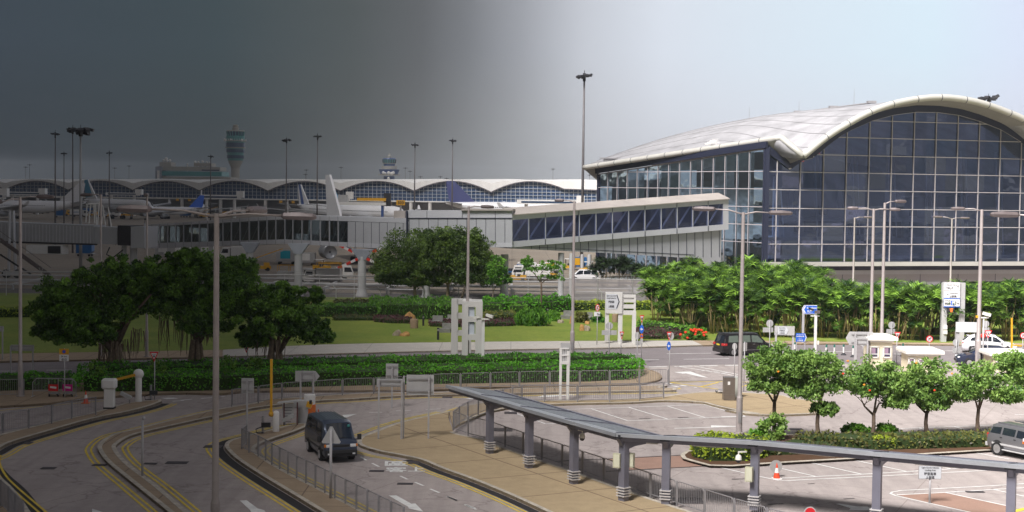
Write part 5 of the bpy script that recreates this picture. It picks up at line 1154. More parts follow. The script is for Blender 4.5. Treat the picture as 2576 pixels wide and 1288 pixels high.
# rocks
ROCKO = mat('ochre_rock', (.50, .28, .10), .9, var=.4, scale=2, bump=.6); ROCKG = mat('tan_rock', (.38, .32, .24), .9, var=.35, scale=2, bump=.6)
def rock(label, kbx, m, seed=1, group='ornamental boulders on the lawn'):
    u0, u1, vt, vb = kbx; b = G(((u0 + u1) / 2, vb), .1); k = b.y / F; r = (u1 - u0) / 2 * k; h = (vb - vt) * k; bm = bmesh.new(); bmesh.ops.create_icosphere(bm, subdivisions=3, radius=1); rj = random.Random(seed); o_ = [rj.uniform(0, 6) for _ in range(4)]
    for v in bm.verts:
        c = v.co; s_ = 1 + .16 * math.sin(c.x * 3 + o_[0]) * math.sin(c.z * 3.2 + o_[1]) + .1 * math.sin(c.y * 5 + o_[2] + c.x * 4); v.co = Vector((c.x * r * s_, c.y * r * .8 * s_, max(-.1, c.z * s_) * h * .95))
    me = bpy.data.meshes.new('boulder'); bm.to_mesh(me); bm.free(); me.materials.append(m); o = bpy.data.objects.new('boulder', me); C.objects.link(o); o.location = (b.x, b.y + r * .5, .1); tag(o, label, 'rock', group)
rock('grey tan boulder touching an orange one on the dim lawn', kb('M2', 1240, 1315, 1130, 1178), ROCKG, 1); rock('flat orange boulder right beside the grey tan one', kb('M2', 1300, 1388, 1143, 1182), ROCKO, 2); rock('rounded orange boulder above the purple bed', kb('M2', 1340, 1432, 975, 1045), ROCKO, 3)
rock('pointed ochre boulder leaning left on the bright lawn', kb('K4', 2085, 2175, 485, 592), ROCKO, 4); rock('pale rounded boulder leaning on the pointed ochre one', kb('K4', 2155, 2258, 500, 594), ROCKG, 5); rock('low ochre boulder behind the leaning pair', kb('K4', 2168, 2252, 438, 492), ROCKO, 6); rock('low brown boulder right of the big round bush', kb('K4', 1752, 1862, 418, 475), ROCKG, 7); rock('upright rusty orange stone behind the single arm lamp', kb('K4', 1940, 1990, 375, 482), ROCKO, 8)
STONE = mat('grey_stone', (.26, .26, .24), .8, var=.35, scale=2, bump=.3); CLAY = mat('clay_drum', (.36, .25, .17), .85, var=.15, scale=2)
def seat(label, kbx):
    u0, u1, vt, vb = kbx; b = G(((u0 + u1) / 2, vb), .1); k = b.y / F; w_ = (u1 - u0) * k; h = (vb - vt) * k; r = thing('stone_bench', label, 'bench', b, 0, 'grey stone seats on the lawn')
    mb = MB(); mb.box(b + Vector((-w_ * .05, .3, h * .22)), (w_, .6, h * .45)); mb.build('seat', STONE, r); mb = MB(); mb.box(b + Vector((w_ * .1, .75, h * .5)), (w_ * .8, .3, h)); mb.build('backrest', STONE, r)
seat('grey stone seat left of the white sign tower beside a black bollard', kb('M2', 1558, 1670, 1010, 1086)); seat('grey stone seat lowest on the lawn before the sign tower', kb('M2', 1645, 1742, 1075, 1152)); seat('grey stone seat half hidden by the left leg of the sign tower', kb('M2', 1700, 1750, 1002, 1050)); seat('wide grey stone seat behind the single arm lamp', kb('K4', 1815, 2000, 295, 415)); seat('grey stone seat right of the yellow bush', kb('K4', 2170, 2300, 320, 430))
for l_, (u0, u1, vt, vb) in (('clay coloured drum stool on the dim lawn by the purple bed', kb('M2', 1390, 1460, 1040, 1120)), ('clay coloured drum stool behind the big arrow sign legs', kb('M3', 985, 1037, 998, 1068))):
    b = G(((u0 + u1) / 2, vb - 2), .1); k = b.y / F; r = (u1 - u0) / 2 * k; mb = MB(); mb.lathe([(r * .96, 0), (r, .1), (r, (vb - vt) * k * .9), (r * .94, (vb - vt) * k)], b, 16); tag(mb.build('drum_stool', CLAY, smooth=True, auto=40), l_, 'stool', 'clay drum stools on the lawn')
for l_, (u0, u1, vt, vb) in (('black bollard light in front of the grey stone seats', kb('M2', 1622, 1641, 1108, 1212)), ('black bollard light beside the clay drum', kb('M2', 1495, 1513, 1000, 1092)), ('black bollard light behind the big round bush', kb('K4', 1598, 1628, 255, 345)), ('black bollard light in the brown purple bed', kb('K3', 790, 808, 345, 420))):
    b = G(((u0 + u1) / 2, vb), .1); k = b.y / F; h = (vb - vt) * k; r = .1; o = thing('bollard_light', l_, 'bollard light', b, 0, 'black bollard lights in the garden'); mb = MB(); mb.tube([b, b + Vector((0, 0, h * .72))], r, 8); mb.build('post', DARK, o); mb = MB(); mb.tube([b + Vector((0, 0, h * .72)), b + Vector((0, 0, h * .9))], r * .8, 8); mb.build('lens', STEEL, o); mb = MB(); mb.tube([b + Vector((0, 0, h * .9)), b + Vector((0, 0, h))], r * 1.1, 8); mb.build('cap', DARK, o)
# ================================================================ RAILINGS
def resample(pts, step):
    out = [pts[0]]; acc = 0
    for a, b in zip(pts, pts[1:]):
        L_ = (b - a).length; t = step - acc
        while t <= L_: out.append(a.lerp(b, t / L_)); t += step
        acc = (acc + L_) % step if L_ else acc
        acc = L_ - (t - step)
    return out
def railing(label, path, h=1.05, pitch=2.0, group='pedestrian railings along the kerbs', bar=.13, z0=.14, m=None):
    m = m or RAIL; pts = [Vector((p.x, p.y, z0)) for p in path]; L_ = sum((b - a).length for a, b in zip(pts, pts[1:])); n = max(1, round(L_ / pitch)); P = resample(pts, L_ / n * .9999)[:n + 1]
    if len(P) < n + 1: P.append(pts[-1])
    root = thing('railing', label, 'railing', P[0], 0, group); up = Vector((0, 0, 1))
    for p in P: mb = MB(); mb.box(p + up * h / 2, (.07, .07, h + .04)); mb.build('post', m, root)
    for a, b in zip(P, P[1:]):
        d = (b - a); u_ = d.normalized(); a2, b2 = a + u_ * .07, b - u_ * .07; mb = MB()
        mb.tube([a2 + up * .12, a2 + up * (h - .08), a2 + up * h + u_ * .08, b2 + up * h - u_ * .08, b2 + up * (h - .08), b2 + up * .12, a2 + up * .12], .024, 5)
        k = int(d.length / bar)
        for i in range(1, k): q = a2.lerp(b2, i / k); mb.beam(q + up * .12, q + up * h, .016, .016, up=(1, 0, 0))
        mb.build('rail_panel', m, root)
    return root
S_ = lambda t, *xy: smooth([G(p, .14) for p in T(t, *xy)], 4)
railing('long railing on the curving strip in front of the clipped hedge', smooth([G(p, .14) for p in T('B2', 145, 458, 370, 428, 505, 405, 650, 394, 805, 384, 970, 371, 1145, 361, 1400, 352) + T('B3', 0, 322, 250, 318, 590, 303, 930, 298, 1265, 293, 1590, 288, 1790, 284)], 4), 1.05, 2.1)
railing('short straight railing behind the parking bays', S_('B3', 560, 420, 690, 418, 860, 420, 1225, 420, 1580, 410, 1755, 392), 1.05, 2.1)
railing('railing wrapping the rounded end of the car park and following the walkway', S_('B3', 640, 428, 540, 442, 440, 468, 300, 520, 228, 552, 150, 597, 108, 630, 98, 648, 130, 668, 265, 695, 360, 718, 475, 762, 565, 793, 765, 862, 975, 932, 1200, 1012, 1565, 1140, 1976, 1275, 2420, 1420, 2900, 1560, 3500, 1720), 1.05, 2.0)
railing('curving railing on the narrow island beside the dark van', S_('B2', 262, 760, 232, 778, 232, 800, 330, 842, 392, 872, 460, 918, 530, 957, 605, 997, 680, 1037, 760, 1077, 925, 1165, 1105, 1257, 1300, 1360, 1500, 1460), 1.05, 1.25)
railing('railing curving along the left kerb below the barrier gate', S_('B1', -250, 640, 30, 602, 130, 598, 250, 568, 388, 540, 528, 507, 665, 475, 797, 457, 826, 450), 1.05, 2.0)
railing('railing cut off by the bottom left corner', S_('B1', -60, 1180, 60, 1290, 140, 1380, 200, 1440), 1.1, 1.6)
railing('railing at the far left in front of the thin hedge', S_('B1', -150, 292, 0, 290, 205, 286), 1.05, 2.0)
# crowd barrier with rounded corners
a, b = G(T('B1', 282, 290), .13), G(T('B1', 655, 292), .13); r = thing('crowd_barrier', 'steel crowd barrier with rounded top corners before the thin hedge', 'barrier', a); h = (292 - 135) * .29165 * a.y / F; mb = MB(); X_ = (b - a); U = X_.normalized(); Z_ = Vector((0, 0, 1))
mb.tube([a, a + Z_ * (h - .25), a + Z_ * h + U * .25, b + Z_ * h - U * .25, b + Z_ * (h - .25), b], .03, 6); mb.tube([a + Z_ * .35, b + Z_ * .35], .025, 5); mb.build('frame', STEEL, r); mb = MB()
for i in range(1, 30): q = a.lerp(b, i / 30); mb.beam(q + Z_ * .35, q + Z_ * h, .015, .015, up=(1, 0, 0))
mb.build('bars', STEEL, r); [MB().box(q, (.1, .6, .05)).build('foot', STEEL, r) for q in (a, b)]
# ================================================================ CANOPY
CANP = mat('canopy_purple_grey', (.19, .19, .235), .45, metal=.2, var=.12, scale=1); CANR = mat('canopy_roof_sheet', (.22, .24, .27), .35, metal=.2, var=.35, scale=.5, streak=False); CANR2 = mat('canopy_roof_edge_sheet', (.42, .44, .47), .3, metal=.4, var=.15, scale=.8); RING = mat('bumper_ring', (.55, .53, .52), .4)
CN = thing('walkway_canopy', 'long grey roofed walkway on square posts crossing the foreground', 'canopy', (5, 68, 0), 0)
cb = T('B3', 383, 825, 693, 940, 1045, 1065, 1437, 1198)
CB = [G(p, .14) for p in cb] + [Vector((6.75, 64.5, .14)), Vector((10.4, 63.5, .14)), Vector((15.0, 61.1, .14)), Vector((19.7, 58.8, .14)), Vector((24.4, 56.5, .14))]
H_ = 2.95; start = CB[0] + (CB[0] - CB[1]) * .98; path = [start] + CB
pc = smooth([Vector((p.x, p.y, 0)) for p in path[1:5]], 1); 
dirs = []
for i in range(len(path)):
    a = path[max(0, i - 1)]; b = path[min(len(path) - 1, i + 1)]; t = (b - a); t.z = 0; dirs.append(t.normalized())
ac = [Vector((-d.y, d.x, 0)) for d in dirs]       # across, pointing to the far right side
ac = [x if x.y > 0 else -x for x in ac]
def cpt(i, o_, z): p = path[i]; return Vector((p.x, p.y, 0)) + ac[i] * o_ + Vector((0, 0, z))
ZR = lambda o_: 3.12 - .155 * (o_ + .45)
def roofstrip(name, o0, o1, m, dz=0, th=.05):
    mb = MB(); fine = []
    rows_ = [[], [], [], []]
    for i in range(len(path) - 1):
        for k in range(4):
            t = k / 4; q0 = cpt(i, o0, ZR(o0) + dz).lerp(cpt(i + 1, o0, ZR(o0) + dz), t); q1 = cpt(i, o1, ZR(o1) + dz).lerp(cpt(i + 1, o1, ZR(o1) + dz), t)
            for r_, q in zip(rows_, (q0, q1, q1 - Vector((0, 0, th)), q0 - Vector((0, 0, th)))): r_.append(q)
    for r_, q in zip(rows_, (cpt(-1, o0, ZR(o0) + dz), cpt(-1, o1, ZR(o1) + dz), cpt(-1, o1, ZR(o1) + dz - th), cpt(-1, o0, ZR(o0) + dz - th))): r_.append(q)
    mb.grid([rows_[0], rows_[1], rows_[2], rows_[3], rows_[0]]); return mb.build(name, m, CN)
roofstrip('roof_edge_sheet', -.45, .35, CANR2); roofstrip('roof_sheet', .36, 2.3, CANR, .01); roofstrip('roof_seam', .98, 1.04, CANR2, .02, .03); roofstrip('roof_seam', 1.62, 1.67, CANR2, .02, .03); roofstrip('rear_gutter', 2.32, 2.6, CANP, .06, .16)
def fascia_beam(name, o_, z, wd, ht, m):
    mb = MB()
    for i in range(len(path) - 1): mb.beam(cpt(i, o_, z), cpt(i + 1, o_, z), wd, ht)
    return mb.build(name, m, CN)
fascia_beam('front_gutter', -.5, 3.06, .14, .16, CANR2); fascia_beam('front_beam', -.3, 2.88, .12, .2, CANP); fascia_beam('rear_beam', 2.1, 2.55, .1, .14, CANP)
rib_m = CANP
for i in range(len(path) - 1):
    for k in range(1):
        t = .98; a = cpt(i, -.45, ZR(-.45) + .035).lerp(cpt(i + 1, -.45, ZR(-.45) + .035), t); b = cpt(i, 2.3, ZR(2.3) + .045).lerp(cpt(i + 1, 2.3, ZR(2.3) + .045), t); mb = MB(); mb.beam(a, b, .05, .04); mb.build('roof_rib', CANP, CN)
for i, p in enumerate(path):
    if i == 0: continue
    d, x = dirs[i], ac[i]; rz = math.atan2(d.y, d.x); mb = MB(); c = Vector((p.x, p.y, .14))
    mb.box(c + Vector((0, 0, H_ / 2 - .1)), (.34, .3, H_ - .2), rz=rz); col = mb.build('column', CANP, CN)
    for k in range(4): mb = MB(); mb.box(c + Vector((0, 0, .22 + k * .12)), (.48, .44, .045), rz=rz); mb.build('bumper_ring', RING, col)
    top = c + Vector((0, 0, 2.55)); mb = MB(); q = [top - x * .42 + Vector((0, 0, .18)), top - x * .2 - Vector((0, 0, .12)), top + x * .2 - Vector((0, 0, .3)), top + x * .6 - Vector((0, 0, .22)), top + x * 2.25 - Vector((0, 0, .16)), top + x * 2.25 + Vector((0, 0, -.03)), top - x * .42 + Vector((0, 0, .34))]
    mb.prism([v - d * .1 for v in q], d * .2); mb.build('bracket_arm', CANP, col)
    mb = MB(); mb.box(top - x * .42 + Vector((0, 0, .3)), (.42, .2, .16), rz=rz); mb.build('clamp', DARK, col)
for i in range(1, len(path) - 1):
    for k in (0,): a = cpt(i, .9, 2.6).lerp(cpt(i + 1, .9, 2.6), .25); b = cpt(i, .9, 2.6).lerp(cpt(i + 1, .9, 2.6), .62); mb = MB(); mb.beam(a, b, .16, .1); mb.build('strip_light', CAMW, CN)
def dome_cam(label, p, x):
    r = thing('dome_camera', label, 'security camera', p, 0, 'dome cameras under the canopy'); mb = MB(); mb.beam(p + Vector((0, 0, .25)), p + Vector((0, 0, .25)) + x * .35, .06, .06); mb.tube([p + Vector((0, 0, .28)), p + Vector((0, 0, .1))], .03, 6); mb.build('arm', CAMW, r); mb = MB(); mb.lathe([(.05, .14), (.12, .08), (.14, -.08)], p, 12); mb.build('housing', CAMW, r, smooth=True, auto=50); mb = MB(); mb.ball(p + Vector((0, 0, -.1)), .12, 10); mb.build('lens_dome', DARK, r, smooth=True)
dome_cam('dome camera under the canopy at the third post', CB[2] + Vector((.35, -.35, 2.25)), Vector((-.5, .5, 0))); dome_cam('dome camera under the canopy at the sixth post', CB[5] + Vector((-.75, -.3, 2.25)), Vector((1, .3, 0)))
def jbox(label, p, w_=.32, d_=.18, h=.62):
    mb = MB(); mb.box(p, (w_, d_, h), rz=-.5); r = tag(mb.build('junction_box', mat('box_cream_green', (.55, .55, .40), .5, var=.1, scale=2)), label, 'electrical box', 'cream boxes strapped to canopy posts')
    mb = MB(); mb.box(p + Vector((-.02, -.1, 0)), (w_ * .8, .02, h * .85), rz=-.5); mb.build('door', mat('box_door', (.62, .62, .48), .5), r); return r
jbox('left cream box on the fourth canopy post', CB[3] + Vector((-.3, -.02, 1.75))); jbox('right cream box on the fourth canopy post', CB[3] + Vector((.3, .12, 1.75))); jbox('cream box on the sixth canopy post', CB[5] + Vector((-.28, -.25, 1.55)))
# ================================================================ STREET LAMPS
LAMPH = mat('lantern_housing', (.15, .125, .125), .5, metal=.2, var=.2, scale=2)
def lamp(label, top, y, arms, wpx=11, group='tall street lamps', lant=1.1, base=0.13, pm=None):
    pm = pm or POLE
    p = D(top, y); root = thing('street_lamp', label, 'street lamp', (p.x, y, base), 0, group); h = p.z; w_ = max(.16, wpx / F * y); b0 = Vector((p.x, y, base)); mb = MB()
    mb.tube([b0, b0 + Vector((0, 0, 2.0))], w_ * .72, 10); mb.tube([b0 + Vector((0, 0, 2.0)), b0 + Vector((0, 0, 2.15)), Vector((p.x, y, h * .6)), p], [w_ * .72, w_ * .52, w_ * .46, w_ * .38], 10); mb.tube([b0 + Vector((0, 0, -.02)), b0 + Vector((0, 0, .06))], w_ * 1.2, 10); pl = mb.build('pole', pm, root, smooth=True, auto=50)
    mb = MB(); mb.box(b0 + Vector((0, -w_ * .7, .9)), (w_ * .7, .05, .6)); mb.build('hatch', STEEL, pl)
    for (ax, ay, rise) in arms:       # tip offset in metres
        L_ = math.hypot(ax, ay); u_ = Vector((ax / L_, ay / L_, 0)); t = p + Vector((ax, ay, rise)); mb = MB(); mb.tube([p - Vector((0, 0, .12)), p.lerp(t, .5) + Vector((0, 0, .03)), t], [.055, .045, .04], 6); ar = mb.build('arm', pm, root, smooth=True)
        e = t + u_ * lant; s_ = Vector((-u_.y, u_.x, 0)); mb = MB(); rows_ = []
        for k, (f_, wd, up_, dn) in enumerate(((0, .08, .05, .05), (.08, .18, .12, .11), (.55, .21, .14, .14), (.92, .18, .09, .12), (1, .10, .03, .06))):
            c = t.lerp(e, f_) + Vector((0, 0, rise * .15 * f_)); rows_.append([c + s_ * wd, c + s_ * wd * .6 + Vector((0, 0, up_)), c - s_ * wd * .6 + Vector((0, 0, up_)), c - s_ * wd, c - s_ * wd * .8 - Vector((0, 0, dn)), c + s_ * wd * .8 - Vector((0, 0, dn))])
        mb.grid(rows_, closed=True); mb.face(rows_[0]); mb.face(rows_[-1][::-1]); mb.build('lantern', LAMPH, ar)
    return root
lamp('thick near street lamp in front of the banyans with wide spread arms', (545, 537), 54, [(-2.35, .1, .12), (2.35, -.2, -.05), (.75, 2.2, .1)], 17, lant=1.25, pm=mat('shaded_lamp_pole', (.27, .24, .225), .6, metal=.2, var=.2, scale=1.2))  # this pole's steel is darkened so the left-side shade sits in its colour
lamp('street lamp beside the thin hedge at the far left', (51, 496), 95, [(1.0, .1, .05), (-.9, -.6, -.3)], 9, lant=1.1)
lamp('street lamp rising behind the largest banyan', (254, 489), 118, [(-.75, .2, -.05)], 6, lant=1.0); lamp('street lamp between the first two banyans', (370, 489), 118, [(.05, -.3, -.02), ], 6, lant=1.2)
lamp('street lamp in front of the white sign tower', (1179, 519), 113, [(.9, .2, -.02)], 8, lant=1.0)
lamp('single arm street lamp in front of the footbridge windows', (1445, 506), 122, [(-.85, .2, .05)], 8, lant=.75)
lamp('street lamp standing behind the canopy beside the first flowering tree', (1870, 534), 84, [(-1.5, .3, .15), (1.4, -.1, 0)], 11, lant=1.3)
lamp('left of the two tall lamps in the hedge gap before the glass hall', (2198, 525), 122, [(-1.2, .2, .02), (1.2, -.2, -.03)], 8.5, lant=.9); lamp('right of the two tall lamps in the hedge gap, with one arm', (2226, 510), 122, [(.9, .3, .12)], 8.5, lant=1.0)
lamp('street lamp right of the blank white sign', (2470, 527), 119, [(-1.3, .1, .05)], 10, lant=1.1)
lamp('thin lamp behind the palms with one arm to the right', (2150, 547), 188, [(1.1, 0, .05)], 5, 'slim lamps behind the palm hedge', 1.2); lamp('thin double lamp behind the palms near the directory sign', (2395, 549), 188, [(-1.2, 0, .15), (1.0, 0, .05)], 5, 'slim lamps behind the palm hedge', 1.2)
lamp('street lamp just outside the right edge with its lantern in view', (2618, 548), 66, [(-.95, 0, .12), (1.2, 0, .1)], 13, lant=1.25)
# ================================================================ SIGNS
def txt(body, c, h, W, yaw, m, parent, bold=.02, lift=.012):
    me = textmesh(body, 1, bold=bold); xs = [v.co.x for v in me.vertices]; ys = [v.co.y for v in me.vertices]
    if not xs: return
    w0, h0 = max(xs) - min(xs), max(ys) - min(ys); mx_, my_ = (max(xs) + min(xs)) / 2, (max(ys) + min(ys)) / 2; s_ = h / h0; sx = min(s_, W / w0); e = Vector((math.cos(yaw), math.sin(yaw), 0)); n = Vector((math.sin(yaw), -math.cos(yaw), 0)); Mi = WM(parent).inverted()
    for v in me.vertices: v.co = Mi @ (c + e * (v.co.x - mx_) * sx + Vector((0, 0, (v.co.y - my_) * s_)) + n * lift)
    me.materials.append(m); o = bpy.data.objects.new('lettering', me); C.objects.link(o); o.parent = parent
def plate(par, name, c, pts, yaw, m, th=.03, off=0):       # polygon given in (x, z) metres about c, front faces the camera
    e = Vector((math.cos(yaw), math.sin(yaw), 0)); n = Vector((math.sin(yaw), -math.cos(yaw), 0)); mb = MB(); mb.prism([c + e * x + Vector((0, 0, z)) + n * off for x, z in pts], n * -th); return mb.build(name, m, par)
def rect(w_, h): return [(-w_ / 2, -h / 2), (w_ / 2, -h / 2), (w_ / 2, h / 2), (-w_ / 2, h / 2)]
def circ(r, n=20): return [(r * math.cos(2 * math.pi * k / n), r * math.sin(2 * math.pi * k / n)) for k in range(n)]
def tri(w_, h, up=False): return [(-w_ / 2, h / 2), (0, -h / 2), (w_ / 2, h / 2)] if not up else [(-w_ / 2, -h / 2), (w_ / 2, -h / 2), (0, h / 2)]
def arrowp(w_, h, right=True, tip=.2): s = 1 if right else -1; return [(-s * w_ / 2, -h / 2), (s * (w_ / 2 - tip), -h / 2), (s * w_ / 2, 0), (s * (w_ / 2 - tip), h / 2), (-s * w_ / 2, h / 2)]
def post(root, u, vt, b, r=.035, m=None, name='post', zt=None):
    y = b.y; t = D((u, vt), y); z = t.z if zt is None else zt; mb = MB(); mb.tube([(b.x, y, b.z - .02), (b.x, y, z)], r, 8); return mb.build(name, m or POLEG, root, smooth=True)
def at(root_b, u, v): return D((u, v), root_b.y)
def sroot(label, ub, vb, cat='road sign', name='road_sign', group=None, z=.0): b = G((ub, vb), z); return thing(name, label, cat, b, 0, group), b
def rbk(label, u, v, rpx, base, plate_=None, group='round signs seen from the back', yaw=.15, squash=1):
    r, b = sroot(label, *base, group=group); k = b.y / F; post(r, u, v - rpx * .8, b); c = at(b, u, v); c.y -= -.06
    c.x = b.x; plate(r, 'disc', c, [(x * squash, z) for x, z in circ(rpx * k)], yaw, SIGNBACK, .03); mb = MB(); mb.box(c + Vector((0, -.06, 0)), (.06, .02, rpx * k * 1.5)); mb.build('stiffener', STEEL, r)
    if plate_: u0, u1, v0, v1 = plate_; cc = at(b, (u0 + u1) / 2, (v0 + v1) / 2); cc.y += .06; plate(r, 'plate', cc, rect((u1 - u0) * k, (v1 - v0) * k), yaw, SIGNBACK, .03)
    return r
P3 = lambda *a: T('K3', *a)
rbk('round sign back above a long plate left of the grey direction board', 1936, 814, 9.5, (1935, 912), (1919, 1946, 824, 836), squash=.95)
rbk('narrow round sign back directly left of the tall lamp pole', 1851, 872, 9, (1847, 950), squash=.7)
rbk('round sign back with a low plate in front of the big arrow sign', 1536, 820, 9.5, (1532, 905), (1513.5, 1552, 831, 843))
rbk('narrow round sign back at the right tip of the clipped hedge', 1606, 845, 10, (1602, 931), (1599, 1612, 858, 869), squash=.6)
rbk('round sign back low in front of the grey direction board', 1969, 875, 9.5, (1969, 925)); rbk('round sign back with a plate just left of the cream booth', 2242, 818, 9, (2242, 897), (2230, 2253, 828, 840)); rbk('round sign back fixed before the arrow shaped grey board', 2170.7, 862, 9.8, (2170, 925)); rbk('round sign back with a square plate below the blank white sign', 2406.6, 862, 9.2, (2405, 912), (2396.5, 2417.5, 875, 888)); rbk('round sign back behind the lamp right of the blank white sign', 2479.5, 815, 8.2, (2479, 900), (2471, 2490, 824, 838))
r, b = sroot('narrow upright plate on a pole right of the tall lamp pole', 1871, 986); post(r, 1875, 860, b); plate(r, 'plate', at(b, 1875, 873) + Vector((0, .05, 0)), rect(.34, .58), .6, SIGNBACK)
def giveway(root, b, u, v, wpx, hpx, yaw=0):
    k = b.y / F; c = at(b, u, v); c.y -= .05; w_, h = wpx * k, hpx * k; t = plate(root, 'triangle', c, tri(w_, h), yaw, SIGNRED, .02); plate(t, 'face', c + Vector((0, 0, h * .06)), tri(w_ * .66, h * .62), yaw, SIGNW, .008, .012); txt('讓', c + Vector((0, -.02, h * .06)), h * .2, w_, yaw, INK, t); txt('GIVE WAY', c + Vector((0, -.02, h * .24)), h * .1, w_ * .42, yaw, INK, t)
def blue(root, b, u, v, rx, ry, yaw=0):
    k = b.y / F; c = at(b, u, v); c.y -= .05; t = plate(root, 'blue_disc', c, [(x * rx * k, z * ry * k) for x, z in circ(1)], yaw, SIGNBLUE, .02); q = ry * k
    plate(t, 'white_arrow', c, [(-rx * k * .65, 0), (-rx * k * .1, q * .42), (-rx * k * .1, q * .13), (rx * k * .6, q * .13), (rx * k * .6, -q * .13), (-rx * k * .1, -q * .13), (-rx * k * .1, -q * .42)], yaw, SIGNW, .006, .01)
r, b = sroot('give way triangle above a blue arrow disc and an orange plate by the hedge tip', *P3(514, 722)); post(r, 1613, 798, b); giveway(r, b, 1614.6, 803, 11, 20); blue(r, b, 1614, 828, 5.2, 10.6); c = at(b, 1614, 845.5); t = plate(r, 'no_stopping_plate', c + Vector((0, -.04, 0)), rect(6.6 * b.y / F, 11 * b.y / F), 0, ORANGE, .02); plate(t, 'blue_disc', c + Vector((0, -.05, 0)), circ(2.3 * b.y / F), 0, SIGNBLUE, .006, .012)
mb = MB(); mb.box(at(b, 1614, 858), (.2, .15, .4)); mb.build('control_box', SIGNBACK, r)
r, b = sroot('lone give way triangle before the big arrow sign', *P3(308, 665)); post(r, 1562, 838, b); giveway(r, b, 1564, 844.5, 11, 21)
r, b = sroot('give way triangle above a blue arrow disc alone in the junction', *P3(793, 940)); post(r, 1682.5, 838, b); rb_ = at(b, 1688.5, 846); plate(r, 'round_back', rb_ + Vector((0, .05, 0)), [(x * .7, z) for x, z in circ(10 * b.y / F)], 0, SIGNBACK); giveway(r, b, 1683, 846, 12, 23); blue(r, b, 1682.5, 870, 4.9, 11)
r, b = sroot('give way triangle right beside the cream booth', 2255, 912); post(r, 2256.5, 838, b); giveway(r, b, 2257.5, 845, 16.5, 20)
r, b = sroot('give way triangle in front of the white car', 2483, 925); post(r, 2485.5, 832, b); giveway(r, b, 2485.8, 841, 19, 20)
r, b = sroot('give way triangle by the left barrier gate', *T('B1', 1333, 320)); post(r, 388, 886, b); giveway(r, b, 388, 897.5, 22.5, 25)
r, b = sroot('give way triangle among the banyans right of the near lamp', 622, 942); post(r, 620, 866, b); giveway(r, b, 620, 877, 17, 23)
def noturn(label, u, v, rpx, base, sq=1):
    r, b = sroot(label, *base); k = b.y / F; post(r, u, v, b); c = at(b, u, v); c.y -= .05; c.x = b.x; R_ = rpx * k; t = plate(r, 'red_ring', c, [(x * sq, z) for x, z in circ(R_, 24)], 0, SIGNRED, .02); plate(t, 'white_face', c, [(x * sq, z) for x, z in circ(R_ * .74, 24)], 0, SIGNW, .006, .01)
    mb = MB(); n = Vector((0, -.022, 0)); pts = [c + n + Vector((x * R_ * sq, 0, z * R_)) for x, z in ((-.22, -.5), (-.22, 0), (-.05, .25), (.3, .3))]
    for p, q in zip(pts, pts[1:]): mb.beam(p, q, R_ * .17, .01, up=(0, 1, 0))
    mb.face([c + n + Vector((.2 * R_ * sq, 0, .08 * R_)), c + n + Vector((.2 * R_ * sq, 0, .55 * R_)), c + n + Vector((.6 * R_ * sq, 0, .3 * R_))]); mb.build('turn_arrow', INK, t); mb = MB(); mb.beam(c + n * 1.4 + Vector((-.5 * R_ * sq, 0, .5 * R_)), c + n * 1.4 + Vector((.5 * R_ * sq, 0, -.5 * R_)), R_ * .13, .008, up=(0, 1, 0)); mb.build('red_slash', SIGNRED, t); return r, b
noturn('no right turn disc above a white plate reading 7m', 1502, 774, 9.5, T('K4', 2355, 825), .55); r, b = bpy.data.objects['road_sign'], None
rs_ = [o for o in bpy.data.objects if o.get('label') == 'no right turn disc above a white plate reading 7m'][0]; b = Vector(rs_.location); c = at(b, 1502, 789.8) + Vector((0, -.05, 0)); t = plate(rs_, 'distance_plate', c, rect(15.5 * b.y / F, 11 * b.y / F), 0, SIGNW, .02); txt('7m', c + Vector((.12, -.02, -.02)), .2, .25, 0, INK, t)
noturn('no right turn disc beside the directory sign', 2339, 852.7, 8.8, (2337, 893)); noturn('no right turn disc at the far right edge', 2574, 844, 7.8, (2572, 900))
# parking restriction sign at far left
r, b = sroot('orange and white no stopping sign reading 24 hrs beside the crowd barrier', *T('B1', 557, 320)); k = b.y / F; post(r, 162, 876, b); c = at(b, 161.6, 884.4) + Vector((0, -.05, 0)); t = plate(r, 'orange_plate', c, rect(23.5 * k, 14.6 * k), 0, YPAINT, .02); d_ = plate(t, 'no_stopping_disc', c, circ(5 * k), 0, SIGNRED, .004, .01); plate(t, 'blue_centre', c, circ(4 * k), 0, SIGNBLUE, .004, .016)
c = at(b, 161.6, 900.2) + Vector((0, -.05, 0)); t = plate(r, 'white_plate', c, rect(23.5 * k, 16.8 * k), 0, SIGNW, .02); txt('24 hrs', c + Vector((0, 0, .1)), .11, .5, 0, INK, t); txt('全日', c + Vector((0, 0, -.1)), .17, .5, 0, INK, t)
# board backs
def board(label, u0, u1, v0, v1, posts, vb, pts=None, yaw=0, m=None, name='sign_board', group=None, r=.045, front=False):
    ub = sum(posts) / len(posts); rt, b = sroot(label, ub, vb, 'sign', name, group); k = b.y / F
    for u in posts: p = Vector((D((u, vb), b.y).x, b.y, b.z)); mb = MB(); mb.box((p.x, p.y, (at(b, u, v0 + 2).z + b.z) / 2), (r * 2, r * 2, at(b, u, v0 + 2).z - b.z)); mb.build('post', POLEG, rt)
    c = at(b, (u0 + u1) / 2, (v0 + v1) / 2); c.y += -.09 if front else .09; w_, h = (u1 - u0) * k, (v1 - v0) * k
    t = plate(rt, 'panel', c, pts(w_, h) if pts else rect(w_, h), yaw, m or SIGNBACK, .04)
    if not front:
        for dz in (-.3, .3): mb = MB(); mb.box(c + Vector((0, -.06, h * dz)), (w_ * .9 if not pts else w_ * .6, .03, .05), rz=yaw); mb.build('rail', STEEL, rt)
    return rt, b, c, t, k
X = lambda t, x: T(t, x, 0)[0]; Y = lambda t, y: T(t, 0, y)[1]
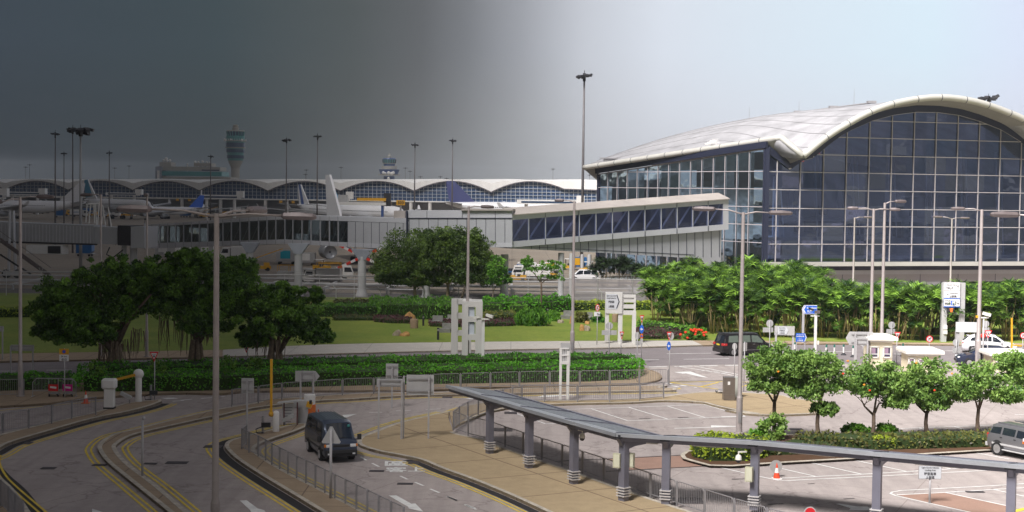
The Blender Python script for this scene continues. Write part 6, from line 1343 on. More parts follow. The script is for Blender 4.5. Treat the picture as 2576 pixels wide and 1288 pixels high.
board('pale sign back cut off by the left edge above the lawn', -30, X('M1', 28), Y('M1', 790), Y('M1', 835), [X('M1', 22)], Y('M1', 1090)); board('long grey sign back on two posts at the far left road side', X('M1', 90), X('M1', 290), Y('M1', 952), Y('M1', 1004), [X('M1', 92), X('M1', 283)], Y('M1', 1215))
board('square sign back on the railed island left of the yellow barrier arm', X('B2', 218), X('B2', 316), Y('B2', 236), Y('B2', 356), [X('B2', 264)], Y('B2', 730)); board('arrow shaped sign back on two posts behind the ticket machine', X('B2', 643), X('B2', 836), Y('B2', 178), Y('B2', 262), [X('B2', 686), X('B2', 787)], Y('B2', 520), lambda w_, h: arrowp(w_, h, True, .25))
board('large square sign back with a double rail left of the canopy tip', X('B2', 1520), X('B2', 1737), Y('B2', 210), Y('B2', 370), [X('B2', 1496), X('B2', 1693)], Y('B2', 728)); board('wide low sign back between two posts on the plaza', X('B2', 1285), X('B2', 1490), Y('B2', 240), Y('B2', 305), [X('B2', 1300), X('B2', 1480)], Y('B2', 733)); board('small square sign back rising behind the wide low sign', X('B2', 1358), X('B2', 1455), Y('B2', 121), Y('B2', 238), [X('B2', 1405)], Y('B2', 470))
r, b = sroot('triangular warning sign back in front of the dark van', *T('B2', 922, 1205)); k = b.y / F; post(r, 831, 1080, b, .06); c = at(b, 831.3, 1096) + Vector((0, .08, 0)); c.x = b.x; plate(r, 'triangle', c, [(-.37, -.35), (.37, -.35), (.41, -.28), (.05, .38), (-.05, .38), (-.41, -.28)], 0, SIGNBACK, .03)
r, b = sroot('slim white pole with a rounded cap on the curving strip', *T('B1', 1228, 1000), 'pole', 'marker_pole'); post(r, 361, 1056, b, .055, POLEG); mb = MB(); mb.ball(at(b, 361, 1052), .09, 8); mb.build('cap', POLEG, r)
r, b = sroot('round red topped sign peeking over the bottom edge', 2038, 1330); b.y = 58; r.location = (D((2038, 1300), 58).x, 58, 0); b = Vector(r.location); post(r, 2038, 1300, b); c = at(b, 2038, 1290); plate(r, 'grey_ring', c, circ(.235), 0, SIGNBACK, .03); plate(r, 'red_face', c, circ(.2), 0, SIGNRED, .01, .012)
# big arrow sign with louvre block
CONW = mat('white_render', (.66, .65, .62), .6, var=.1, scale=.8, streak=True)
r, b = sroot('big white sign block with a grey arrow board and louvred panel on three legs', X('K3', 300), Y('K3', 535), 'sign', 'sign_board'); k = b.y / F
def kbox(root, b, t, x0, x1, y0, y1, name, m, dy=0, dep=.4): p0, p1 = T(t, x0, y0), T(t, x1, y1); a = D(p0, b.y + dy); c = D(p1, b.y + dy); mb = MB(); mb.box(((a.x + c.x) / 2, b.y + dy + dep / 2, (a.z + c.z) / 2), (abs(c.x - a.x), dep, abs(a.z - c.z))); return mb.build(name, m, root)
for x0, x1, y1 in ((152, 184, 500), (283, 320, 537), (424, 457, 530)): kbox(r, b, 'K3', x0, x1, 200, y1, 'leg', CONW)
h_ = kbox(r, b, 'K3', 155, 322, 12, 222, 'housing', CONW, -.1, .7)
for y0, y1 in ((32, 62), (78, 110), (130, 172), (190, 236)): kbox(r, b, 'K3', 322, 458, y0, y1, 'louvre_beam', CONW, .05)
for x0, x1 in ((322, 336), (440, 458)): kbox(r, b, 'K3', x0, x1, 62, 190, 'louvre_side', CONW, .06, .38)
c = at(b, X('K3', 228), Y('K3', 100)); c.y = b.y - .12; w_, h = 140 * .25 * k, 152 * .25 * k; t = plate(r, 'arrow_face', c, arrowp(w_, h, True, .22), 0, SIGNGREY, .02); plate(t, 'arrow_edge', c + Vector((0, -.01, 0)), [(w_ / 2 - .32, -h / 2 + .06), (w_ / 2 - .25, -h / 2 + .06), (w_ / 2 - .03, 0), (w_ / 2 - .25, h / 2 - .06), (w_ / 2 - .32, h / 2 - .06), (w_ / 2 - .12, 0)], 0, INK, .006)
for s_, dz, hh in (('Light Goods Vehicle', .5, .13), ('Loading/Unloading Area', .3, .13), ('輕型貨車', -.02, .22), ('上落貨區', -.42, .22)): txt(s_, c + Vector((-.14, -.01, dz)), hh, w_ * .68 if hh < .2 else w_ * .42, 0, INK, t)
# grey direction board
r, b = sroot('grey board with a small arrow panel on two posts before the palm hedge', X('K1', 140), 915, 'sign', 'sign_board'); k = b.y / F; yw = -.12
for x in (8, 268): p = D((X('K1', x), 900), b.y); mb = MB(); mb.box((p.x, b.y + .06, at(b, p.x, 822).z / 2 + .0), (.16, .1, at(b, 1970, 822).z)); mb.build('post', POLEG, r)
c = at(b, X('K1', 142), Y('K1', 590)); w_, h = 300 * .1667 * k, 140 * .1667 * k; t = plate(r, 'panel', c, rect(w_, h), yw, SIGNBACK, .06); c2 = c + Vector((-.12, -.02, 0)); t2 = plate(t, 'arrow_face', c2, arrowp(w_ * .52, h * .82, True, .14), yw, SIGNGREY, .01, .0); 
for s_, dz, hh in (('Light Goods Vehicle', .24, .06), ('Loading/Unloading Area', .14, .06), ('輕型貨車', -.0, .1), ('上落貨區', -.18, .1)): txt(s_, c2 + Vector((-.08, -.01, dz)), hh, .5, yw, INK, t2)
# blue signs
r, b = sroot('small blue arrow sign with white lines of writing near the palms', X('K1', 385), 888, 'road sign'); k = b.y / F
for x in (325, 452): p = at(b, X('K1', x), 850); mb = MB(); mb.tube([(p.x, b.y, 0), (p.x, b.y, p.z)], .04, 6); mb.build('post', POLEG, r)
c = at(b, X('K1', 393), Y('K1', 693)) + Vector((0, -.06, 0)); w_, h = 165 * .1667 * k, 128 * .1667 * k; t = plate(r, 'blue_panel', c, arrowp(w_, h, True, .14), 0, SIGNBLUE, .03); plate(t, 'white_chevron', c, [(w_ / 2 - .2, -h / 2 + .03), (w_ / 2 - .14, -h / 2 + .03), (w_ / 2 - .02, 0), (w_ / 2 - .14, h / 2 - .03), (w_ / 2 - .2, h / 2 - .03), (w_ / 2 - .08, 0)], 0, SIGNW, .005, .01)
for s_, dz, hh in (('Terminal Car Park', .26, .06), ('停車場及貨運', .1, .13), ('Loading Area', -.08, .06), ('上落貨區', -.24, .13)): txt(s_, c + Vector((-.1, -.01, dz)), hh, w_ * .72, 0, SIGNW, t)
r, b = sroot('blue direction sign reading Kowloon with a left arrow', X('K1', 425), Y('K1', 792), 'road sign'); k = b.y / F; p = at(b, X('K1', 425), Y('K1', 340)); mb = MB(); mb.box((p.x, b.y, p.z / 2 + .3), (.2, .16, p.z + .6)); mb.build('post', POLEG, r)
c = at(b, X('K1', 515), Y('K1', 272)) + Vector((0, -.1, 0)); w_, h = 230 * .1667 * k, 136 * .1667 * k; t = plate(r, 'white_border', c, arrowp(w_, h, False, .2), 0, SIGNW, .04); t2 = plate(t, 'blue_panel', c + Vector((.02, 0, 0)), arrowp(w_ * .94, h * .88, False, .18), 0, SIGNBLUE, .01, .012); plate(t2, 'white_chevron', c, [(-w_ / 2 + .38, -h / 2 + .1), (-w_ / 2 + .26, -h / 2 + .1), (-w_ / 2 + .08, 0), (-w_ / 2 + .26, h / 2 - .1), (-w_ / 2 + .38, h / 2 - .1), (-w_ / 2 + .2, 0)], 0, SIGNW, .005, .02); txt('Kowloon', c + Vector((.2, -.02, .17)), .18, .95, 0, SIGNW, t2, .03); txt('九龍', c + Vector((.02, -.02, -.15)), .26, .6, 0, SIGNW, t2, .03)
def camera_unit(root, c, yaw, s=1.0, nm='camera'):
    mb = MB(); mb.box(c, (.5 * s, .18 * s, .18 * s), rz=yaw, ry=.25); mb.build(nm, CAMW, root); mb = MB(); e = Vector((math.cos(yaw), math.sin(yaw), 0)); mb.tube([c - Vector((0, 0, .1)), c - Vector((0, 0, .3 * s))], .03, 5); mb.build('camera_bracket', STEEL, root)
r, b = sroot('white post with a dark double camera before the Kowloon sign', X('K1', 598), 912, 'camera post', 'camera_post'); mb = MB(); t_ = at(b, 2049, Y('K1', 350)); mb.box((b.x, b.y, t_.z / 2), (.2, .16, t_.z)); mb.build('post', WHITEP, r); mb = MB(); mb.box(t_ + Vector((.05, 0, -.1)), (.72, .08, .08)); mb.build('crossbar', CAMW, r); mb = MB(); mb.box(t_ + Vector((.2, -.1, .22)), (.42, .2, .24)); mb.build('camera_housing', LAMPH, r); mb = MB(); mb.box(t_ + Vector((-.3, -.1, .45)), (.4, .16, .16), ry=.4); mb.build('camera_housing', DARK, r); mb = MB(); mb.box((b.x + .22, b.y - .08, at(b, 2055, Y('K1', 770)).z), (.14, .14, .32)); mb.build('control_box', CAMW, r)
r, b, c, t, k = board('grey sign back shaped like a left arrow beside the cream booth', X('K1', 1070), X('K1', 1478), Y('K1', 608), Y('K1', 808), [X('K1', 1200), X('K1', 1390)], 925, lambda w_, h: arrowp(w_, h, False, .28), r=.07)
board('plain sign back plate set low before the arrow shaped board', X('K1', 1215), X('K1', 1385), Y('K1', 700), Y('K1', 810), [X('K1', 1215), X('K1', 1385)], 928)
# directory sign
r, b = sroot('tall directory sign with parking arrows and a small orange display', X('K2', 735), Y('K2', 850), 'sign', 'directory_sign')
for x0, x1, y1 in ((603, 650, 850), (828, 880, 850)): kbox(r, b, 'K2', x0, x1, 70, y1, 'leg', SIGNBACK, 0, .45)
kbox(r, b, 'K2', 618, 828, 62, 385, 'cabinet', SIGNBACK, -.12, .4); kbox(r, b, 'K2', 625, 828, 455, 485, 'crossbar', SIGNBACK, .05, .3)
def dpanel(y0, y1, m, nm): return kbox(r, b, 'K2', 622, 826, y0, y1, nm, m, -.15, .03)
def dk_(x, y): q = D(T('K2', x, y), b.y); q.y = b.y - .16; return q
kk = .19443 * b.y / F
t = dpanel(70, 172, SIGNW, 'white_panel'); txt('Limousine Pick-up', dk_(715, 97), 18 * kk, 140 * kk, 0, INK, t); txt('轎車上客', dk_(690, 138), 28 * kk, 90 * kk, 0, INK, t); txt('↑', dk_(797, 125), 60 * kk, 22 * kk, 0, INK, t, .03)
t = dpanel(178, 265, SIGNW, 'white_panel'); txt('Loading Dock 1', dk_(745, 205), 18 * kk, 115 * kk, 0, INK, t); txt('上落貨區1', dk_(735, 243), 28 * kk, 95 * kk, 0, INK, t); txt('←', dk_(664, 218), 22 * kk, 32 * kk, 0, INK, t, .03)
t = dpanel(272, 388, SIGNBLUE, 'blue_edged_panel'); t2 = kbox(t, b, 'K2', 624, 824, 282, 376, 'white_face', SIGNW, -.165, .012); 
def dq(x, y): q = dk_(x, y); q.y = b.y - .172; return q
txt('Hourly only', dq(662, 300), 16 * kk, 72 * kk, 0, INK, t2); txt('時租停車', dq(662, 338), 34 * kk, 72 * kk, 0, INK, t2); pb = kbox(t2, b, 'K2', 712, 748, 300, 362, 'parking_square', SIGNBLUE, -.172, .006); txt('P', dq(730, 331) + Vector((0, -.008, 0)), 46 * kk, 26 * kk, 0, SIGNW, pb, .03); txt('1', dq(763, 335), 40 * kk, 14 * kk, 0, INK, t2, .02); txt('→', dq(793, 337), 22 * kk, 34 * kk, 0, INK, t2, .03)
led = kbox(r, b, 'K2', 664, 756, 388, 452, 'display_box', DARK, -.16, .2); LED = mat('led_orange', (.9, .15, .02), .5, emit=(1, .2, .03), es=1.6)
for s_, y in (('P1 空位', 404), ('FULL', 422), ('125', 440)): txt(s_, dk_(710, y) + Vector((0, -.012, 0)), 13 * kk, 62 * kk, 0, LED, led, .03)
for y0, y1 in ((620, 675), (685, 735)): kbox(r, b, 'K2', 620, 664, y0, y1, 'control_box', CAMW, -.15, .15)
r, b = sroot('blank pale signboard on two posts before the directory sign', X('K2', 920), 912, 'sign', 'sign_board')
kbox(r, b, 'K2', 782, 1075, 580, 712, 'panel', mat('pale_sign_panel', (.66, .68, .69), .5, var=.08, scale=1), -.1, .2); kbox(r, b, 'K2', 782, 812, 700, 1080, 'post', POLEG); kbox(r, b, 'K2', 1042, 1066, 700, 1080, 'post', POLEG)
r, b = sroot('white camera on a pole beside the lamp by the blank sign', X('K2', 1118), 925, 'camera post', 'camera_post'); t_ = at(b, X('K2', 1110), Y('K2', 520)); post(r, X('K2', 1110), Y('K2', 515), b, .07); mb = MB(); mb.box(t_ + Vector((.1, -.05, 0)), (.9, .08, .1)); mb.build('crossbar', CAMW, r); camera_unit(r, t_ + Vector((.35, -.1, .28)), -.3, 1.3); mb = MB(); mb.box(t_ + Vector((-.4, -.1, .08)), (.2, .16, .18)); mb.build('lamp_box', YPAINT, r)
# near text sign in the lot
r, b = sroot('small grey sign reading Light Goods Vehicles Loading Area behind the canopy', X('B4', 1583), 1266, 'sign', 'sign_board'); k = b.y / F; post(r, X('B4', 1583), Y('B4', 1000), b, .05); c = at(b, X('B4', 1584), Y('B4', 1000)) + Vector((0, -.06, 0)); w_, h = 166 * .3472 * k, 98 * .3472 * k; t = plate(r, 'frame', c, rect(w_, h), 0, STEEL, .03); plate(t, 'face', c, rect(w_ * .97, h * .94), 0, SIGNGREY, .006, .008)
for s_, dz, hh, ww in (('Light Goods Vehicles', .21, .085, .9), ('Loading Area', .1, .085, .6), ('輕型貨車', -.05, .13, .55), ('上貨區', -.21, .13, .4)): txt(s_, c + Vector((0, -.015, dz)), hh, ww, 0, INK, t)
# sign frame seen from behind, centre
r, b = sroot('white frame sign with two barred windows standing by the hedge railing', *T('B3', 962, 412), 'sign', 'sign_board')
for x0, x1, y0, y1 in ((935, 950, 0, 412), (992, 1010, 20, 410)): kbox(r, b, 'B3', x0, x1, y0, y1, 'post', WHITEP, 0, .16)
kbox(r, b, 'K4', 1808, 1955, 775, 862, 'top_plate', SIGNBACK, .02, .05); kbox(r, b, 'K4', 1935, 1955, 862, 1120, 'side_panel', SIGNBACK, .05, .05)
for y0, y1 in ((850, 872), (950, 975), (1055, 1100)): kbox(r, b, 'K4', 1806, 1935, y0, y1, 'crossbar', WHITEP, -.02, .1)
kbox(r, b, 'K4', 1815, 1930, 872, 1060, 'back_plate', SIGNBACK, .08, .03); 
for x in (1845, 1875, 1900): kbox(r, b, 'K4', x, x + 6, 872, 1055, 'bar', SIGNW, .02, .03)
# sign tower
r, b = sroot('tall white concrete sign tower with open frames rising from the hedge', X('K4', 460), Y('K4', 1168), 'sign tower', 'sign_tower', z=.13)
DD = 2.6
for x0, x1, dy, y0 in ((322, 405, 0, 150), (525, 618, 0, 150), (160, 250, DD, 112), (404, 450, DD, 112)): kbox(r, b, 'K4', x0, x1, y0, 1168 if dy == 0 else 1010, 'leg', CONW, dy, .5)
for y0, y1 in ((150, 235), (375, 460), (645, 735)): kbox(r, b, 'K4', 405, 525, y0, y1, 'beam', CONW, 0.01, .48)
for y0, y1 in ((112, 195), (325, 410), (590, 668)): kbox(r, b, 'K4', 250, 410, y0, y1, 'beam', CONW, DD, .5)
for y0, y1 in ((235, 375), (460, 645)): kbox(r, b, 'K4', 405, 508, y0, y1, 'panel', mat('pale_blue_panel', (.55, .60, .66), .4, var=.05, scale=1), .15, .1)
p0, p1 = D(T('K4', 322, 152), b.y + .5), D(T('K4', 618, 152), b.y + .5)
mb = MB(); mb.box(((p0.x + p1.x) / 2, b.y + DD / 2 + .25, p0.z - .02), (p1.x - p0.x, DD - .5, .12)); mb.build('top_slab', CONW, r)
for x0, x1, y0, y1 in ((600, 618, 150, 735),): a = D(T('K4', 612, 160), b.y + 1.5); c = D(T('K4', 612, 700), b.y + 1.5); mb = MB(); mb.box((p1.x - .12, b.y + DD / 2 + .25, (a.z + c.z) / 2), (.2, DD - .5, a.z - c.z)); mb.build('side_panel', CONW, r)
r, b = sroot('white post with two bullet cameras beside the sign tower', X('K4', 634), Y('K4', 1192), 'camera post', 'camera_post', z=.13); kbox(r, b, 'K4', 618, 652, 405, 1192, 'post', WHITEP, -.05, .2); kbox(r, b, 'K4', 540, 740, 404, 430, 'crossbar', CAMW, -.15, .1); t_ = at(b, X('K4', 548), Y('K4', 385)); camera_unit(r, t_ + Vector((0, -.2, 0)), 2.6); t_ = at(b, X('K4', 735), Y('K4', 375)); camera_unit(r, t_ + Vector((0, -.2, .05)), -.4, 1.1)
# ================================================================ VEHICLES
def paint(name, col, metal=.3): 
    return mat(name, col, .32, metal=metal, coat=.6, spec=.5)
CARGL = mat('car_glass', (.015, .02, .028), .06, spec=.9); CHROME = mat('chrome', (.6, .6, .62), .2, metal=.9); TAILL = mat('tail_lamp', (.55, .02, .02), .3, coat=.5); HEADL = mat('head_lamp', (.75, .76, .78), .15, coat=.8); AMB = mat('amber_lamp', (.8, .25, .02), .3)
PLATEY = mat('yellow_number_plate', (.75, .62, .05), .5); PLATEW = mat('white_number_plate', (.7, .7, .7), .5); TRIM = mat('black_trim', (.03, .03, .032), .5); RIM = mat('wheel_rim', (.5, .5, .51), .3, metal=.7); SEATM = mat('seat_fabric', (.12, .11, .10), .9)
def section(st, x):
    for a, b in zip(st, st[1:]):
        if a[0] <= x <= b[0]: t = (x - a[0]) / (b[0] - a[0]); s = [p + (q - p) * t for p, q in zip(a, b)]; break
    else: s = list(st[0] if x < st[0][0] else st[-1])
    _, zb, zs, zr, wl, wb, wr = s; zm = zb + (zs - zb) * .5
    return [(wl * .9, zb), (wl, zb + .12), (wb * 1.005, zm), (wb, zs), (wr, zr - .07), (wr * .86, zr - .01), (wr * .4, zr + .015), (0, zr + .02)]
def car(name, label, cat, loc, rz, st, body_m, wins, wheels, ws, rw, extras, group=None, wr_=.33, sunroof=False, glass=None):
    CG_ = glass or CARGL
    root = thing(name, label, cat, loc, rz, group); xs = sorted(set([s[0] for s in st] + [st[0][0] + i * (st[-1][0] - st[0][0]) / 26 for i in range(27)])); rows = []
    for x in xs: h = section(st, x); rows.append([Vector((x, y, z)) for y, z in h] + [Vector((x, -y, z)) for y, z in h[::-1][1:]])
    mb = MB(); mb.grid(rows, closed=True); mb.face(rows[0][::-1]); mb.face(rows[-1]); b = mb.build('body', body_m, root, local=True, smooth=True, auto=38)
    def sidept(x, t, s_): h = section(st, x); (y0, z0), (y1, z1) = h[3], h[4]; return Vector((x, s_ * (y0 + (y1 - y0) * t + .014), z0 + (z1 - z0) * t))
    for xa, xb, ta, tb, sl, sr in wins:          # sl/sr shear of the top at each end
        for s_ in (-1, 1):
            q = [sidept(xa, ta, s_), sidept(xb, ta, s_), sidept(xb - sr, tb, s_), sidept(xa + sl, tb, s_)]; mb = MB(); mb.face(q if s_ < 0 else q[::-1]); mb.build('side_window', CG_, root, local=True)
    def scr(x0, x1, nm, f=.9):
        a, c = section(st, x0), section(st, x1); mb = MB(); n_ = Vector((a[7][1] - c[7][1], 0, 0)); up = Vector(((c[7][1] - a[7][1]) * (1 if x1 < x0 else -1), 0, abs(x1 - x0))).normalized() * .02
        A = [Vector((x0, y, z)) + up for y, z in ((a[4][0] * f, a[4][1]), (a[5][0] * f, a[5][1]), (0, a[7][1]), (-a[5][0] * f, a[5][1]), (-a[4][0] * f, a[4][1]))]; B = [Vector((x1, y, z)) + up for y, z in ((c[4][0] * f, c[4][1]), (c[5][0] * f, c[5][1]), (0, c[7][1]), (-c[5][0] * f, c[5][1]), (-c[4][0] * f, c[4][1]))]
        mb.grid([A, B]); return mb.build(nm, CARGL, root, local=True, smooth=True)
    if ws: scr(*ws, 'windscreen')
    if rw: scr(*rw, 'rear_window')
    for x in wheels:
        for s_ in (-1, 1):
            y = s_ * (section(st, x)[1][0] - .1); Rm = Matrix.Rotation(math.pi / 2, 3, 'X'); mb = MB(); mb.lathe([(wr_ * 1.16, -.13), (wr_ * 1.16, .13)], (x, y - s_ * .0, wr_ + .04), 20, Rm); mb.build('wheel_arch', TRIM, root, local=True)
            w_ = bpy.data.objects.new('wheel', None); 
            mb = MB(); mb.lathe([(wr_ * .7, -.12), (wr_ * .97, -.115), (wr_, -.07), (wr_, .07), (wr_ * .97, .115), (wr_ * .7, .12)], (x, y + s_ * .035, wr_), 20, Rm); ty = mb.build('tyre', BLACK, root, local=True, smooth=True, auto=40)
            mb = MB(); mb.lathe([(wr_ * .66, -.125), (wr_ * .6, -.13), (wr_ * .5, -.08)] if s_ > 0 else [(wr_ * .5, .08), (wr_ * .6, .13), (wr_ * .66, .125)], (x, y + s_ * .035, wr_), 16, Rm)
            for k in range(5): a = k * 1.2566; mb.box((x + .33 * wr_ * math.cos(a), y + s_ * .155, wr_ + .33 * wr_ * math.sin(a)), (wr_ * .62, .03, wr_ * .16), ry=-a)
            mb.build('rim', RIM, ty, local=True)
            bpy.data.objects.remove(w_)
    for nm, m, c, d in extras:
        mb = MB(); mb.box(c, d); o = mb.build(nm, m, root, local=True); bv = o.modifiers.new('bevel', 'BEVEL'); bv.width = min(.03, min(d) * .4); bv.segments = 2
    return root
def vec2(a, b): d = b - a; return math.atan2(d.y, d.x)
# dark van
NAVY = paint('dark_blue_van_paint', (.035, .05, .085))
f_, r_ = G((810, 1157.6)), G((782.6, 1136.8)); hd = (f_ - r_).normalized(); lf_ = Vector((-hd.y, hd.x, 0)); ctr = (f_ + r_) / 2 + lf_ * .72; ST_VAN = [(-2.36, .38, .95, 1.0, .72, .76, .70), (-2.3, .32, 1.1, 1.15, .80, .83, .74), (-2.12, .28, 1.16, 1.88, .82, .845, .70), (-1.6, .26, 1.16, 1.97, .83, .85, .71), (1.0, .26, 1.14, 1.97, .83, .85, .72), (1.42, .26, 1.12, 1.90, .83, .85, .70), (2.02, .27, 1.06, 1.14, .82, .84, .72), (2.2, .3, .95, 1.02, .80, .82, .70), (2.3, .36, .7, .75, .76, .78, .66)]
van = car('van', 'dark blue minivan with a ribbed roof driving down the near lane', 'van', ctr, math.atan2(hd.y, hd.x), ST_VAN, NAVY, [(-2.0, -.95, .1, .86, .12, 0), (-.85, .25, .1, .86, 0, 0), (.4, 1.6, .1, .86, 0, .42)], (-1.3, 1.3), (2.0, 1.46), (-2.28, -2.13), [
    ('front_bumper', TRIM, (2.27, 0, .5), (.16, 1.6, .32)), ('rear_bumper', TRIM, (-2.36, 0, .45), (.12, 1.6, .24)), ('headlight', HEADL, (2.26, .6, .86), (.1, .3, .15)), ('headlight', HEADL, (2.26, -.6, .86), (.1, .3, .15)), ('indicator', AMB, (2.2, .79, .86), (.12, .1, .15)), ('indicator', AMB, (2.2, -.79, .86), (.12, .1, .15)), ('grille', TRIM, (2.28, 0, .86), (.06, .84, .14)),
    ('air_intake', BLACK, (2.36, 0, .46), (.03, 1.1, .1)), ('fog_lamp', HEADL, (2.36, .62, .47), (.02, .14, .08)), ('fog_lamp', HEADL, (2.36, -.62, .47), (.02, .14, .08)), ('wing_mirror', TRIM, (1.85, 1.02, 1.2), (.14, .2, .28)), ('wing_mirror', TRIM, (1.75, -.98, 1.15), (.14, .2, .3)), ('wiper', BLACK, (2.0, -.15, 1.2), (.04, .9, .03)),
    ('permit_sticker', TEAL, (1.62, .52, 1.73), (.1, .13, .12)), ('side_moulding', TRIM, (0, .862, .62), (4.0, .02, .08)), ('side_moulding', TRIM, (0, -.862, .62), (4.0, .02, .08)), ('mirror_stalk', TRIM, (1.9, .9, 1.1), (.05, .2, .05))] + [('roof_rib', NAVY, (-.3, -.55 + k * .157, 1.99), (3.0, .025, .012)) for k in range(8)])
# black people carrier
BLK = paint('black_car_paint', (.010, .008, .010), .1)
r_, f_ = G(P3(1410, 651)), G(P3(1765, 640)); hd = (f_ - r_).normalized(); lf_ = Vector((-hd.y, hd.x, 0)); ctr = (f_ + r_) / 2 + lf_ * .78; ST_MPV = [(-2.42, .4, .85, .9, .78, .8, .74), (-2.36, .32, 1.0, 1.06, .86, .88, .8), (-2.12, .27, 1.08, 1.78, .88, .9, .74), (-1.8, .24, 1.08, 1.9, .89, .91, .74), (.6, .23, 1.06, 1.9, .89, .91, .74), (.95, .23, 1.04, 1.84, .89, .91, .72), (1.75, .24, 1.0, 1.12, .88, .9, .74), (2.15, .26, .86, .98, .86, .88, .74), (2.4, .34, .6, .68, .78, .8, .66)]
mpv = car('people_carrier', 'black people carrier with tinted windows passing on the main road', 'car', ctr, math.atan2(hd.y, hd.x), ST_MPV, BLK, [(-1.95, -1.0, .12, .84, .1, 0), (-.9, .15, .12, .84, 0, 0), (.28, 1.5, .12, .84, 0, .62)], (-1.45, 1.45), (1.72, 1.0), (-2.33, -2.14), [
    ('rear_bumper', BLK, (-2.42, 0, .45), (.14, 1.72, .3)), ('front_bumper', BLK, (2.38, 0, .42), (.14, 1.6, .3)), ('tail_light', TAILL, (-2.36, .72, .98), (.14, .34, .2)), ('tail_light', TAILL, (-2.36, -.72, .98), (.14, .34, .2)), ('tail_light', TAILL, (-2.2, -.9, .98), (.3, .05, .18)), ('number_plate', PLATEY, (-2.43, 0, .93), (.04, .5, .13)), ('headlight', HEADL, (2.22, .68, .8), (.2, .3, .16)), ('headlight', HEADL, (2.22, -.68, .8), (.2, .3, .16)), ('wing_mirror', BLK, (1.35, -.98, 1.16), (.12, .18, .16)), ('wing_mirror', BLK, (1.35, .98, 1.16), (.12, .18, .16)),
    ('door_handle', CHROME, (-.75, -.925, .98), (.2, .03, .04)), ('door_handle', CHROME, (.45, -.925, .98), (.2, .03, .04)), ('sill_trim', CHROME, (0, -.92, .5), (2.6, .02, .03)), ('rear_spoiler', BLK, (-2.2, 0, 1.92), (.25, 1.3, .05))], wr_=.34, glass=mat('grey_green_car_glass', (.13, .16, .13), .08, spec=.9))
# driver of the people carrier
SKIN = mat('skin', (.45, .26, .17), .6); SHIRT = mat('white_shirt', (.75, .75, .74), .8); HAIR = mat('black_hair', (.015, .012, .012), .6); TROU = mat('dark_trousers', (.03, .035, .05), .8)
def person(label, loc, rz, pose, shirt, trou, scale=1.0, hat=None):
    root = thing('person', label, 'person', loc, rz); me = bpy.data.meshes.new('body'); J = pose; names = list(J); V = [Vector(J[n][0]) for n in names]; idx = {n: i for i, n in enumerate(names)}
    E = [(idx[n], idx[J[n][2]]) for n in names if J[n][2]]; me.from_pydata([tuple(v) for v in V], E, []); o = bpy.data.objects.new('body', me); C.objects.link(o); o.parent = root
    sk = o.modifiers.new('skin', 'SKIN'); sv = me.skin_vertices[0].data
    for n in names: r = J[n][1]; sv[idx[n]].radius = (r, r); sv[idx[n]].use_root = (n == 'pelvis')
    sb = o.modifiers.new('sub', 'SUBSURF'); sb.levels = 1; sb.render_levels = 1; bpy.context.view_layer.update()
    m2 = bpy.data.meshes.new_from_object(o.evaluated_get(bpy.context.evaluated_depsgraph_get())); o.modifiers.clear(); o.data = m2; m2.materials.clear()
    for m in (SKIN, shirt, trou): m2.materials.append(m)
    pz, nz = J['pelvis'][0][2], J['neck'][0][2]; P_ = Vector(J['pelvis'][0])
    legs = [Vector(J[n][0]) for n in names if 'knee' in n or 'ankle' in n]; arms = [Vector(J[n][0]) for n in names if 'wrist' in n or 'hand' in n]; heads = [Vector(J[n][0]) for n in names if n in ('head', 'neck', 'chin')]
    allj = [(Vector(J[n][0]), 2 if ('knee' in n or 'ankle' in n or 'toe' in n or n == 'pelvis' or 'hip' in n) else 0 if (n in ('head', 'neck', 'chin') or 'hand' in n or 'finger' in n or 'wrist' in n or 'thumb' in n) else 1) for n in names]
    for p in m2.polygons: p.material_index = min(allj, key=lambda a: (a[0] - p.center).length)[1]; p.use_smooth = True
    h = Vector(J['head'][0]); mb = MB(); mb.ball(h + Vector((-.015, 0, .035)), .112, 10, (1, .95, .95)); mb.build('hair', HAIR, o, local=True, smooth=True)
    mb = MB(); mb.ball(h + Vector((.10, 0, -.01)), .018, 6); mb.ball(h + Vector((.092, .035, .015)), .01, 6); mb.ball(h + Vector((.092, -.035, .015)), .01, 6); mb.build('face_features', SKIN, o, local=True)
    if hat: mb = MB(); mb.ball(h + Vector((0, 0, .06)), .125, 10, (1, 1, .75)); mb.build('helmet', hat, o, local=True, smooth=True)
    return root
def standing(arm='down', lean=0.0):
    J = {'pelvis': ((0, 0, .95), .13, None), 'waist': ((lean * .3, 0, 1.1), .12, 'pelvis'), 'chest': ((lean * .6, 0, 1.32), .15, 'waist'), 'neck': ((lean, 0, 1.5), .055, 'chest'), 'head': ((lean + .02, 0, 1.64), .095, 'neck')}
    for s, n in ((1, 'l'), (-1, 'r')):
        J['shoulder' + n] = ((lean * .8, s * .19, 1.43), .07, 'chest'); e = {'down': ((.0, s * .25, 1.15), (.08, s * .26, .9)), 'fwd': ((.18, s * .24, 1.22), (.42, s * .18, 1.2)), 'up': ((.1, s * .38, 1.4), (.2, s * .55, 1.5))}[arm]
        J['elbow' + n] = ((e[0][0] + lean, e[0][1], e[0][2]), .048, 'shoulder' + n); J['wrist' + n] = ((e[1][0] + lean, e[1][1], e[1][2]), .035, 'elbow' + n); J['hand' + n] = ((e[1][0] + lean + .05, e[1][1], e[1][2] - .07), .04, 'wrist' + n)
        for f_i in range(3): J['finger%d%s' % (f_i, n)] = ((e[1][0] + lean + .08, e[1][1] + (f_i - 1) * .022, e[1][2] - .15), .011, 'hand' + n)
        J['hip' + n] = ((0, s * .1, .9), .1, 'pelvis'); J['knee' + n] = ((.03, s * .11, .5), .07, 'hip' + n); J['ankle' + n] = ((-.02, s * .11, .09), .045, 'knee' + n); J['toe' + n] = ((.14, s * .12, .04), .04, 'ankle' + n)
    return J
